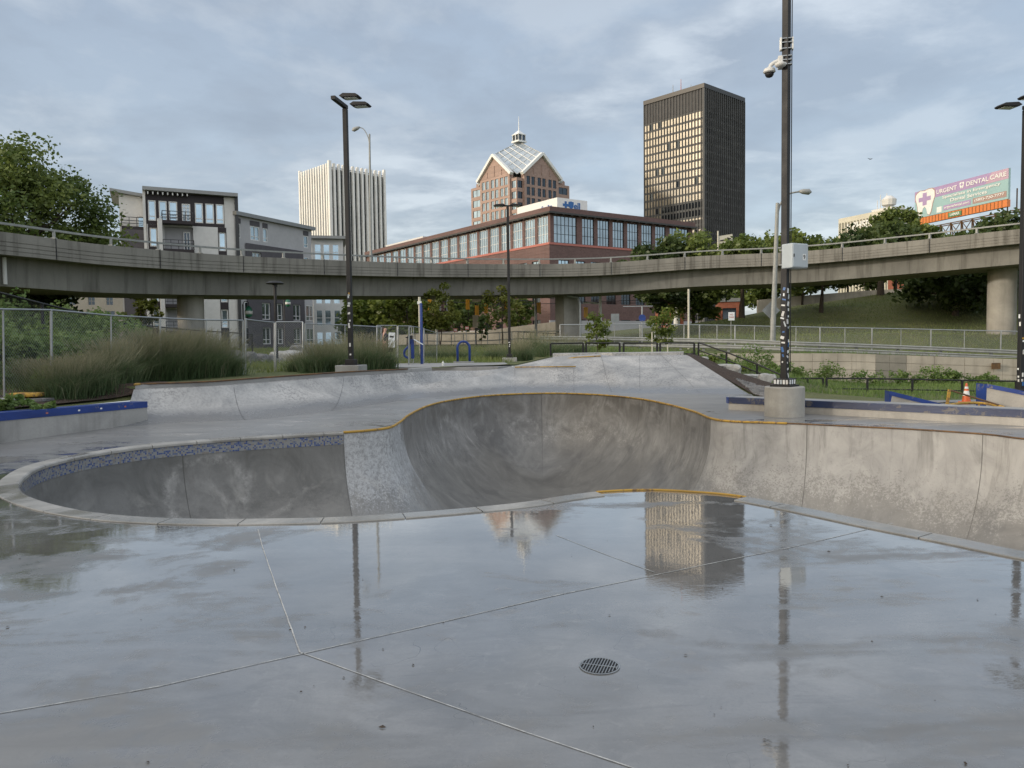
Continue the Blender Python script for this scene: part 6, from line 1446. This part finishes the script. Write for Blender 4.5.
# ------------------------------------------------------------------ street furniture beyond
def street_light(pole, arm, head, label, Y, zb=None, r=.09, mat='galv', bend=None):
    b = at(*pole[1], Y); t = at(*pole[0], Y); 
    if zb is not None: b.z = zb
    e = empty('street_light', b, label, 'street light'); MB().tube([Vector((0,0,0)), t-b], [r*1.2, r*.75], 10).build('pole', M[mat], e, 'round')
    P = crom([at(x,y,Y)-b for x,y in arm], 4); MB().tube(P, r*.4, 6).build('arm', M[mat], e, 'all')
    h0, h1 = at(*head[0], Y)-b, at(*head[1], Y)-b; mm = h0.lerp(h1,.5); L = (h1-h0).length
    MB().tube([h0, h0.lerp(h1,.3), h0.lerp(h1,.8), h1], [r*.5, L*.2, L*.24, L*.05], 10).build('lamp_head', M[mat], e, 'all'); return e
Yo = 80
s1 = street_light(((369.5,134),(371,262)), [(369.5,146),(368,137),(363.5,129),(358.5,127.5)], [(360,127),(352,130.5)], 'grey cobra head street light standing on the overpass beside the ribbed tower', 72, r=.11)
s2 = street_light(((777.5,203),(772.5,344)), [(777.8,214),(780,205),(784.5,198),(790,193.5),(800,191.5)], [(799,191.3),(811.5,192)], 'leaning grey street light behind the cabinet pole with head to the right', 58, zb=None, r=.17)
# path lamp
q = gpt(277.5,40); zt = at(277.5,284.5,40).z-q.z; pl_ = empty('path_lamp', q, 'small dark path lamp with a flat disc hood on the lawn', 'lamp post')
MB().tube([(0,0,0),(0,0,zt)],.075,10).build('pole', M['black'], pl_); MB().lathe((0,0,0),[(.12,zt-.12),(.12,zt+.02)],16).build('neck', M['darkmetal'], pl_); MB().lathe((0,0,0),[(.42,zt+.02),(.46,zt+.06),(.30,zt+.16),(.05,zt+.19)],24).build('hood', M['black'], pl_, 'round'); MB().box((0,0,.12),(.5,.5,.3)).build('footing', M['pad'], pl_)
for px,py,Yv,lb in ((250,312,62,'green lantern post left of the charcoal apartment wall'),(291,303,88,'far green lantern on a thin post before the charcoal apartments')):
    q = gpt(px-5,Yv); zt = at(px,py,Yv).z-q.z; e = empty('lantern_post', q, lb, 'lamp post'); MB().tube([(0,0,0),(0,0,zt+.6)],.06,8).build('pole', M['darkmetal'], e); MB().tube(crom([(0,0,zt+.6),(.15,0,zt+.85),(.42,0,zt+.8),(.45,0,zt+.45)],4),.03,6).build('arm', M['darkmetal'], e,'all')
    MB().lathe((.45,0,zt),[(.05,-.45),(.26,-.3),(.30,.1),(.2,.35),(.05,.5)],14).build('lantern', M['green'], e,'all'); MB().lathe((.45,0,zt),[(.305,-.18),(.31,.08)],14).build('glass_ring', M['offwhite'], e,'all')
# traffic signals
def signal(px, Y, ptop, heads, label, arm=None, r=.12, mat='steel'):
    b = gpt(px,Y); t = at(px,ptop,Y); e = empty('traffic_signal', b, label, 'traffic light', 'traffic lights at the junction'); MB().tube([(0,0,0),(0,0,t.z-b.z)],[r*1.1,r*.8],10).build('pole', M[mat], e,'round')
    if arm: p0 = at(px,arm[0],Y)-b; p1 = at(arm[1],arm[2],Y)-b; MB().tube([p0,p0.lerp(p1,.5)+Vector((0,0,.1)),p1],r*.5,6).build('mast_arm', M[mat], e)
    for hx, hy, back in heads:
        c_ = at(hx,hy,Y)-b; hd = MB().box(c_,(.42,.35,1.12)).build('signal_head', M['trafyellow'], e, bevel=.03)
        for k_ in (-1,0,1):
            m2 = MB().lathe((0,0,0),[(.13,0),(.15,.0),(.15,.12),(.13,.12)],12); o = m2.build('visor', M['black'], hd); o.rotation_euler.x = R(90); o.location = c_+Vector((0,.30,k_*.34))
    return e
Ys = 84
signal(536.5,Ys,297,[(467.8,304.5,0),(505.8,307,0),(538.9,307.5,0)],'traffic light mast with a long arm reaching left behind the middle lamp post',(301.5,455,298.5),.16)
signal(437.5,Ys,297,[(430,305,0)],'pale signal pole with a single yellow head left of the young bright tree',(299.5,418,297),.15,'offwhite')
signal(476.5,Ys,303,[(477,310.5,0),(486,308.5,0)],'slim signal pole with two yellow heads and small white signs',(312,488,305),.09,'darkmetal')
signal(601,Ys,292,[(585.8,312.5,0)],'white signal pole right of the bridge piers with one yellow head',(304,583,303),.17,'white')
q = gpt(587.5,70); signal(587.5,76,296,[],'thin cream pole between the bridge piers and the white pole',None,.1,'cream') if False else None
for px,py,w_,h_,Yv,mt,lb in ((476.3,295,1.3,1.6,Ys-.3,'sign','white rectangular sign on the slim signal pole, upper one'),(475.5,311.5-4+4,.9,1.5,Ys-.35,'offwhite','lower white sign on the slim signal pole')):
    c_ = at(px,py+(0 if lb.endswith('one') else 10),Yv); o = MB().box((0,0,0),(w_*.7,.05,h_*.9)).build('street_sign', M[mat]); o.location = c_; tag(o, lb, 'sign', 'small white signs at the junction')
def post_sign(px, py, Y, w, h, label, mat='sign', shape='rect', pole_r=.03, pmat='galv', name='street_sign'):
    b = gpt(px,Y); c_ = at(px,py,Y)-b; e = empty(name, b, label, 'sign'); MB().tube([(0,0,0),(0,.03,c_.z+h*.3)],pole_r,8).build('pole', M[pmat], e)
    if shape == 'rect': p_ = MB().box((c_.x,c_.y-.04,c_.z),(w,.03,h)).build('panel', M[mat], e)
    else:
        p_ = MB().add([(c_.x,c_.y-.05,c_.z-h/2),(c_.x+w/2,c_.y-.05,c_.z),(c_.x,c_.y-.05,c_.z+h/2),(c_.x-w/2,c_.y-.05,c_.z),(c_.x,c_.y-.02,c_.z-h/2),(c_.x+w/2,c_.y-.02,c_.z),(c_.x,c_.y-.02,c_.z+h/2),(c_.x-w/2,c_.y-.02,c_.z)],[(0,1,2,3),(4,5,6,7)[::-1],(0,1,5,4),(1,2,6,5),(2,3,7,6),(3,0,4,7)]).build('panel', M[mat], e)
    return e, p_, c_
post_sign(607.5+7.5,303.5,70,.75,.75,'square grey sign seen from behind right of the white signal pole','signback') if False else post_sign(615,317.8,72,.75,.75,'square grey sign seen from behind right of the white signal pole','signback')
e,p_,c_ = post_sign(731.3,316.3,59,.46,.62,'small white parking sign with red letters on a thin post','sign')
for z_, s_ in ((.12,'NO'),(-.08,'PARK')): t = text_mesh(s_,.17,M['red'],'lettering',0,True); t.parent = p_; t.rotation_euler.x = R(90); t.location = (c_.x,c_.y-.058,c_.z+z_)
post_sign(770.8,310.5,58.6,1.35,1.35,'grey diamond road sign seen from behind next to the leaning street light','signback','diamond')
b = gpt(689,62); tag(MB().tube([(b.x,b.y,b.z),(b.x,b.y,at(689,289,62).z)],.085,8).build('bare_pole', M['cream']), 'bare pale pole rising under the overpass in front of the dark tree', 'pole')
b = gpt(421,50); e = empty('utility_pole', b, 'slim tan pole with a white lamp box beside the blue post', 'pole'); zt = at(421,297,50).z-b.z; MB().tube([(0,0,0),(0,0,zt)],.085,8).build('pole', M['cream'], e); MB().box((0,-.05,at(421,302.8,50).z-b.z),(.26,.2,.18)).build('lamp_box', M['white'], e)
e = empty('blue_banner_sign', gpt(642.5,66), 'grey pole with a small blue and white round sign under the overpass', 'sign'); b = e.location; zc = at(642.5,318,66).z-b.z
MB().tube([(0,0,0),(0,0,zc+1.0)],.07,8).build('pole', M['steel'], e); o = MB().lathe((0,0,0),[(.30,-.03),(.30,.03)],20).build('disc', M['blue'], e); o.rotation_euler.x = R(90); o.location = (0,-.1,zc); MB().bar((-1.6,0,zc+1.0),(.9,0,zc+1.0),.06).build('arm', M['steel'], e)
# small no-entry signs by the far road
for px,lb in ((455.5,'small red and white no entry sign left of the blue hoop'),(467,'small red and white sign above the blue hoop')):
    e,p_,c_ = post_sign(px,330 if px < 460 else 328,70,.34,.30,lb,'red'); MB().box((c_.x,c_.y-.062,c_.z),(.24,.01,.08)).build('bar', M['white'], p_)
# white arrow sign on the overpass side
e = empty('arrow_sign', at(730,243,92), 'white road sign with a black arrow pointing right above the overpass', 'sign'); b = e.location
p_ = MB().add([tuple(at(x,y,92)-b) for x,y in ((718,236.2),(732.5,234),(732.5,241.8),(718,243.8))]+[tuple(at(x,y,92.1)-b) for x,y in ((718,236.2),(732.5,234),(732.5,241.8),(718,243.8))],[(3,2,1,0),(4,5,6,7),(0,1,5,4),(1,2,6,5),(2,3,7,6),(3,0,4,7)]).build('panel', M['cream'], e)
mb = MB(); pts_ = [(720,240.2),(727,239.0),(727,237.3),(731.3,238.2),(727,241.3),(727,240.1),(720,241.3)]; mb.add([tuple(at(x,y,91.9)-b) for x,y in pts_],[tuple(range(7))]); mb.build('arrow', M['black'], p_)
MB().tube([at(718,231,92)-b,at(718,250,92)-b],.09,6).build('pole', M['cream'], e); MB().tube([at(725,243,92.1)-b,at(725,256,92.1)-b],.09,6).build('pole', M['galv'], e)
# ------------------------------------------------------------------ billboard
TL, TR, BR, BLp = at(915,188.7,131), at(1008.7,172.3,113), at(1008.3,201.6,113), at(915.6,216.5,131)
uB = (TR-TL); uB.z = 0; WB = uB.length; uB.normalize(); nB = Vector((uB.y,-uB.x,0)); HBd = (TR.z-BR.z+TL.z-BLp.z)/2; zB = (BR.z+BLp.z)/2
Fb = Fac((TL.x,TL.y),u=(uB.x,uB.y)); bb = empty('billboard', (0,0,0), 'large purple and teal dental care billboard with a white tooth on steel legs', 'billboard')
def mm(name, col): M[name] = pm(name, col, .5, 0, .04, .3); return M[name]
mm('teal',(.30,.46,.47)); mm('purple',(.37,.27,.45)); mm('mauve',(.48,.34,.43)); mm('brownpanel',(.36,.25,.22)); mm('skirt',(.62,.20,.055)); mm('plategreen',(.10,.22,.10))
pan = MB(); fbox(pan,Fb,0,WB,zB,zB+HBd,-.35,0); pan = pan.build('poster_panel', M['teal'], bb)
def bpoly(P, mat, off, name='printed_shape'):   # P in fractions of width/height
    mb = MB(); mb.add([Fb.P(x*WB,zB+y*HBd,off) for x,y in P],[tuple(range(len(P)))]); return mb.build(name, M[mat], pan)
bpoly([(0,.62),(.5,.64),(1,.66),(1,1),(0,1)],'purple',.01); bpoly([(.78,.655),(1,.66),(1,1),(.84,1)],'mauve',.015)
tooth = [(.035,.93),(.07,.99),(.115,.955),(.16,.99),(.205,.985),(.235,.90),(.24,.70),(.215,.45),(.20,.18),(.18,.04),(.155,.10),(.14,.30),(.12,.38),(.10,.30),(.085,.08),(.065,.03),(.045,.15),(.035,.45),(.012,.72),(.015,.86)]
tc_ = (sum(p[0] for p in tooth)/len(tooth),sum(p[1] for p in tooth)/len(tooth))
bpoly([((x-tc_[0])*1.07+tc_[0],(y-tc_[1])*1.05+tc_[1]) for x,y in crom2] if False else [((x-tc_[0])*1.08+tc_[0],(y-tc_[1])*1.06+tc_[1]) for x,y in tooth],'brownpanel',.02,'tooth_outline'); bpoly(tooth,'white',.03,'tooth')
def bcross(cx,cy,sw,sh,mat,off): return bpoly([(cx-sw*.17,cy-sh/2),(cx+sw*.17,cy-sh/2),(cx+sw*.17,cy-sh*.17),(cx+sw/2,cy-sh*.17),(cx+sw/2,cy+sh*.17),(cx+sw*.17,cy+sh*.17),(cx+sw*.17,cy+sh/2),(cx-sw*.17,cy+sh/2),(cx-sw*.17,cy+sh*.17),(cx-sw/2,cy+sh*.17),(cx-sw/2,cy-sh*.17),(cx-sw*.17,cy-sh*.17)],mat,off,'cross')
bcross(.122,.66,.145,.46,'purple',.04)
def btext(s, cx, cy, hfrac, wfrac, mat='white', bold=True):
    o = text_mesh(s, 1.0, M[mat], 'lettering', .01, bold); xs_ = [v.co.x for v in o.data.vertices]; ys_ = [v.co.y for v in o.data.vertices]; mx, my = (min(xs_)+max(xs_))/2, (min(ys_)+max(ys_))/2; sx_ = wfrac*WB/(max(xs_)-min(xs_)); sy_ = hfrac*HBd/(max(ys_)-min(ys_))
    for v in o.data.vertices: v.co.x = (v.co.x-mx)*sx_; v.co.y = (v.co.y-my)*sy_
    return on_plane(o, Fb.P(cx*WB,zB+cy*HBd,.06), Fb.u, (0,0,1), pan)
btext('URGENT',.375,.80,.155,.225); btext('DENTAL',.70,.82,.155,.225); btext('CARE',.905,.83,.155,.155)
bpoly([(.515,.92),(.53,.94),(.54,.92),(.555,.94),(.565,.90),(.56,.80),(.55,.70),(.54,.76),(.53,.70),(.518,.80)],'white',.04,'tooth'); bcross(.539,.85,.03,.12,'purple',.05)
btext('Specialists in Emergency',.63,.545,.13,.60); btext('Dental Services',.61,.395,.12,.38)
bpoly([(.34,.08),(.635,.08),(.635,.255),(.34,.255)],'purple',.02,'printed_band'); bpoly([(.655,.08),(.985,.08),(.985,.27),(.655,.27)],'brownpanel',.02,'printed_band')
btext('urgentdental.com',.487,.168,.115,.27); btext('(585)-720-7777',.82,.175,.12,.29)
bpoly([(.265,.05),(.32,.05),(.32,.25),(.265,.25)],'white',.02,'printed_square')
sk_ = MB(); fbox(sk_,Fb,.8,WB+.1,zB-1.15,zB-.12,-.3,.3); sk_ = sk_.build('skirt', M['skirt'], bb)
mb = MB()
for k in range(26): fbox(mb,Fb,.9+k*(WB-1)/26,.98+k*(WB-1)/26,zB-1.1,zB-.15,.305,.34)
mb.build('skirt_ribs', M['rust'], sk_)
pl = MB(); fbox(pl,Fb,WB*.42,WB*.56,zB-1.0,zB-.3,.36,.42); pl.build('name_plate', M['plategreen'], sk_)
on_plane(text_mesh('LAMAR',.6,M['white'],'lettering',.01,True), Fb.P(WB*.49,zB-.65,.44), Fb.u,(0,0,1), sk_)
lg_ = gz(*Fb.P(WB/2,0)[:2])
for k in range(9):
    a_ = 1.2+k*(WB-1.6)/8; z0_ = 7.0; mb = MB(); mb.bar(Fb.P(a_,z0_,-.3),Fb.P(a_,zB-1.7,-.3),.16); mb.bar(Fb.P(a_,z0_,-2.5),Fb.P(a_,zB-1.7,-.4),.12); mb.build('steel_leg', M['rust'], bb)
mb = MB()
for k in range(8):
    a_ = 1.2+k*(WB-1.6)/8; b_ = a_+(WB-1.6)/8; mb.bar(Fb.P(a_,zB-1.8,-.3),Fb.P(b_,zB-4.2,-.3),.09); mb.bar(Fb.P(b_,zB-1.8,-.3),Fb.P(a_,zB-4.2,-.3),.09)
mb.bar(Fb.P(0,zB-1.8,-.2),Fb.P(WB+2.5,zB-1.8,-.2),.14); mb.bar(Fb.P(0,zB-1.8,-1.6),Fb.P(WB+2.5,zB-1.8,-1.6),.14)
mb.build('bracing', M['rust'], bb)
# pylon right of the billboard
e = empty('steel_pylon', gp(1014,118,8), 'small steel lattice frame just right of the billboard', 'pylon'); b = e.location; mb = MB()
for x_ in (-1.4,0,1.4): mb.bar((x_,0,-1),(x_,0,at(1014,199,118).z-b.z-(0 if x_ else -1.6)),.14)
for z_ in (1,3.2): mb.bar((-2.2,0,z_+4),(2.2,0,z_+4),.12)
mb.bar((-1.4,0,3),(1.4,0,6.5),.09); mb.bar((1.4,0,3),(-1.4,0,6.5),.09); mb.build('frame', M['rust'], e)
# ------------------------------------------------------------------ blue things in the middle
b = gpt(422.2,34.5); zt = at(422.2,303,34.5).z-b.z; e = empty('blue_post', b, 'tall plain bright blue steel post beside the fence panels', 'post'); MB().tube([(0,0,-.1),(0,0,zt-.05),(0,0,zt)],[.065,.065,.04],16).build('post', M['postblue'], e, 'round'); MB().lathe((0,0,0),[(.28,0),(.28,.04)],20).build('base_disc', M['yellow'], e)
b = gpt(464,31.5); b.z = at(464,361.5,31.5).z; e = empty('bike_hoop', b, 'blue arched steel bike rack hoop on the concrete walk', 'bike rack'); Hh = at(464,341.5,31.5).z-b.z; Wd = .25
arc = [(-Wd,0,0),(-Wd,0,Hh-Wd)]+[(-Wd*math.cos(t_),0,Hh-Wd+Wd*math.sin(t_)) for t_ in np.linspace(.2,math.pi-.2,9)]+[(Wd,0,Hh-Wd),(Wd,0,0)]
MB().tube(arc,.05,10).build('hoop', M['postblue'], e,'all'); e.rotation_euler.z = R(15); MB().box((0,.0,-.02),(.8,.3,.05)).build('foot_plate', M['pad'], e)
# exercise machine
b = gpt(412,34); b.z = max(b.z, at(412,358.5,34).z); e = empty('exercise_machine', b, 'blue outdoor exercise machine with a curved frame among the fence panels', 'exercise machine')
MB().tube(crom([(.0,0,.9),(-.12,0,.55),(-.3,0,.35),(-.3,0,.12),(-.12,0,.02)],4),.05,8).build('curved_frame', M['blue'], e,'all'); MB().box((.05,0,.42),(.14,.14,.85)).build('column', M['blue'], e, bevel=.02); MB().tube([(-.2,-.25,.92),(.05,0,.95),(-.2,.25,.92)],.025,8).build('handle_bar', M['darkmetal'], e); MB().box((-.02,0,.93),(.16,.2,.16)).build('console', M['darkmetal'], e, bevel=.02); MB().add([(.12,-.1,.85),(.5,-.1,.62),(.5,.25,.62),(.12,.25,.85),(.12,-.1,.82),(.5,-.1,.59),(.5,.25,.59),(.12,.25,.82)],[(0,1,2,3),(7,6,5,4),(0,4,5,1),(1,5,6,2),(2,6,7,3),(3,7,4,0)]).build('seat_panel', M['sign'], e)
# notice sign on the fence
c_ = at(391.7,340,35.5); e = empty('notice_board', c_, 'white notice board hung on the fence beside the person', 'sign'); MB().box((0,0,0),(.30,.02,.68)).build('panel', M['sign'], e); MB().box((.0,-.013,.15),(.18,.006,.08)).build('printed_heading', M['darkmetal'], e)
for k in range(4): MB().box((0,-.013,-.02-.07*k),(.2,.004,.012)).build('printed_line', M['boxgrey'], e)
e.rotation_euler.y = R(3)
# white bottle-like post cap on the walk
b = gp(443.3,28.6,.80); tag(MB().lathe((0,0,0),[(.045,0),(.045,.12),(.02,.15),(.02,.19)],12).build('water_bottle', M['white']), 'small white bottle standing on the ramp deck left of the blue hoop', 'bottle').location = b
# ------------------------------------------------------------------ far road wall, rails
e = empty('road_wall', (0,0,0), 'low pale concrete wall along the far road under the overpass', 'wall'); P = [at(x,y,92) for x,y in ((396,335),(440,333),(484,331),(520,326),(557,321.5),(575,321))]; mb = MB()
for a_, b_ in zip(P,P[1:]): mb.prism([(a_.x,a_.y),(b_.x,b_.y),(b_.x,b_.y+.5),(a_.x,a_.y+.5)],[.5]*4,[a_.z,b_.z,b_.z,a_.z])
mb.build('wall', M['wallpanel'], e)
e = empty('road_railing', (0,0,0), 'thin grey metal railing in front of the far road wall', 'railing'); P = [at(x,y,80) for x,y in ((415,333.5),(450,334),(484,333.5),(520,331.5),(560,331))]
MB().tube(P,.05,5).build('top_rail', M['galv'], e); MB().tube([p-Vector((0,0,.75)) for p in P],.05,5).build('mid_rail', M['galv'], e)
Q = resample(P,1.25,False)
for q in Q: MB().bar((q.x,q.y,q.z-1.5),(q.x,q.y,q.z),.09).build('post', M['galv'], e)
e = empty('road_railing', (0,0,0), 'dark railing with square posts in front of the brick office basement', 'railing'); P = [at(x,y,70) for x,y in ((518,332),(556,333.5))]
MB().tube(P,.04,5).build('top_rail', M['darkmetal'], e); MB().tube([p-Vector((0,0,.6)) for p in P],.04,5).build('mid_rail', M['darkmetal'], e)
for q in resample(P,1.0,False): MB().bar((q.x,q.y,q.z-1.3),(q.x,q.y,q.z+.05),.07).build('post', M['darkmetal'], e)
# upper bank wall (cream) behind the hill
e = empty('bank_wall', (0,0,0), 'cream concrete parapet wall at the top of the grassy bank', 'wall'); P = [at(x,y,106) for x,y in ((758,300),(800,296),(860,291),(910,288.5),(960,286))]; mb = MB()
for a_, b_ in zip(P,P[1:]): mb.prism([(a_.x,a_.y),(b_.x,b_.y),(b_.x,b_.y+.5),(a_.x,a_.y+.5)],[1]*4,[a_.z,b_.z,b_.z,a_.z])
mb.build('wall', M['wallpanel'], e)
# utility wires over the junction
mb = MB(); mb.tube([at(415,300,86),at(500,304.5,86),at(560,303.5,86),at(640,300,86)],.035,4); mb.tube([at(538,297,86),at(600,303,86),at(660,303,86)],.03,4)
tag(mb.build('overhead_cable', M['darkmetal']), 'thin overhead cables spanning the junction below the overpass', 'cable')
# bird
b = at(870,159.5,60); o = MB().add([(0,0,0),(.12,.02,.02),(.02,.06,0),(-.22,0,.12),(.25,.05,.10),(0,-.02,.05)],[(0,1,5),(0,2,1),(0,5,3),(1,4,5),(0,3,2),(1,2,4)]).build('bird', M['black']); o.location = b; tag(o,'tiny dark bird flying in the sky left of the billboard','bird')
# ------------------------------------------------------------------ person by the fence
def skin_obj(name, joints, edges, mat, parent, sub=2):
    me = bpy.data.meshes.new(name); me.from_pydata([j[0] for j in joints], edges, []); o = bpy.data.objects.new(name, me); COL.objects.link(o)
    md = o.modifiers.new('skin','SKIN'); md.use_smooth_shade = True
    for i, j in enumerate(joints): r = j[1]; me.skin_vertices[0].data[i].radius = r if isinstance(r, tuple) else (r,r)
    me.skin_vertices[0].data[0].use_root = True
    o.modifiers.new('sub','SUBSURF').levels = sub; o.modifiers['sub'].render_levels = sub
    me.materials.append(mat); o.parent = parent; return o
b = gp(385.3,37.0); b.z = at(385,326.5,37.0).z-1.73; pe = empty('person', b, 'person in profile with long dark hair, dark sleeveless top and pink shorts by the fence', 'person')
J = [((0,0,.95),(.13,.12)),((0,0,1.15),(.11,.10)),((0,0,1.36),(.12,.11)),((0.01,0,1.47),.055),((.035,0,1.575),(.10,.10)),((.04,0,1.66),(.10,.10)),
     ((0,-.17,1.38),.040),((-.05,-.205,1.12),.034),((.02,-.20,.88),.025),((0,.17,1.38),.040),((.10,.21,1.14),.034),((.22,.16,.97),.032),
     ((0,-.09,.88),(.095,.095)),((.03,-.10,.48),.06),((-.02,-.10,.10),.04),((.10,-.10,.04),.035),((0,.09,.88),(.095,.095)),((-.02,.10,.48),.06),((-.10,.10,.10),.04),((.02,.10,.04),.035)]
E = [(0,1),(1,2),(2,3),(3,4),(4,5),(2,6),(6,7),(7,8),(2,9),(9,10),(10,11),(0,12),(12,13),(13,14),(14,15),(0,16),(16,17),(17,18),(18,19)]
body = skin_obj('body', J, E, M['skin'], pe)
# five fingers on each hand, nose
for hx,hy,hz_ in ((.02,-.20,.86),(.22,.16,.95)):
    for k in range(4): skin_obj('finger', [((hx-.02+.013*k,hy,hz_),.009),((hx-.02+.014*k,hy,hz_-.045+.004*abs(k-1)),.008),((hx-.012+.014*k,hy+.01,hz_-.08+.006*abs(k-1)),.006)], [(0,1),(1,2)], M['skin'], body, 1)
    skin_obj('thumb', [((hx+.03,hy,hz_+.02),.01),((hx+.05,hy+.01,hz_-.02),.008)], [(0,1)], M['skin'], body, 1)
skin_obj('nose', [((.105,0,1.615),.012),((.125,0,1.60),.014)], [(0,1)], M['skin'], body, 1)
skin_obj('top', [((0,0,.95),(.20,.19)),((0,0,1.18),(.17,.17)),((0,0,1.36),(.18,.18)),((0,0,1.43),(.13,.12))], [(0,1),(1,2),(2,3)], M['cloth'], pe)
skin_obj('shorts', [((0,0,.96),(.17,.16)),((.01,-.09,.82),(.125,.125)),((.03,-.10,.62),(.115,.115)),((0,.09,.82),(.125,.125)),((-.01,.095,.62),(.115,.115))], [(0,1),(1,2),(0,3),(3,4)], M['pink'], pe)
skin_obj('hair', [((.005,0,1.715),(.10,.11)),((-.05,0,1.60),(.085,.115)),((-.09,0,1.45),(.06,.09)),((-.12,0,1.28),(.035,.07))], [(0,1),(1,2),(2,3)], M['hair'], pe)
bg = empty('shoulder_bag', b+Vector((.17,.12,.08)), 'black bag hanging from the hand of the person at the fence', 'bag')
MB().box((.06,0,.62),(.26,.14,.36)).build('bag_body', M['black'], bg, bevel=.04); MB().tube(crom([(-.05,0,.80),(-.02,.02,.94),(.12,.03,.94),(.17,0,.80)],4),.014,6).build('strap', M['black'], bg,'all')
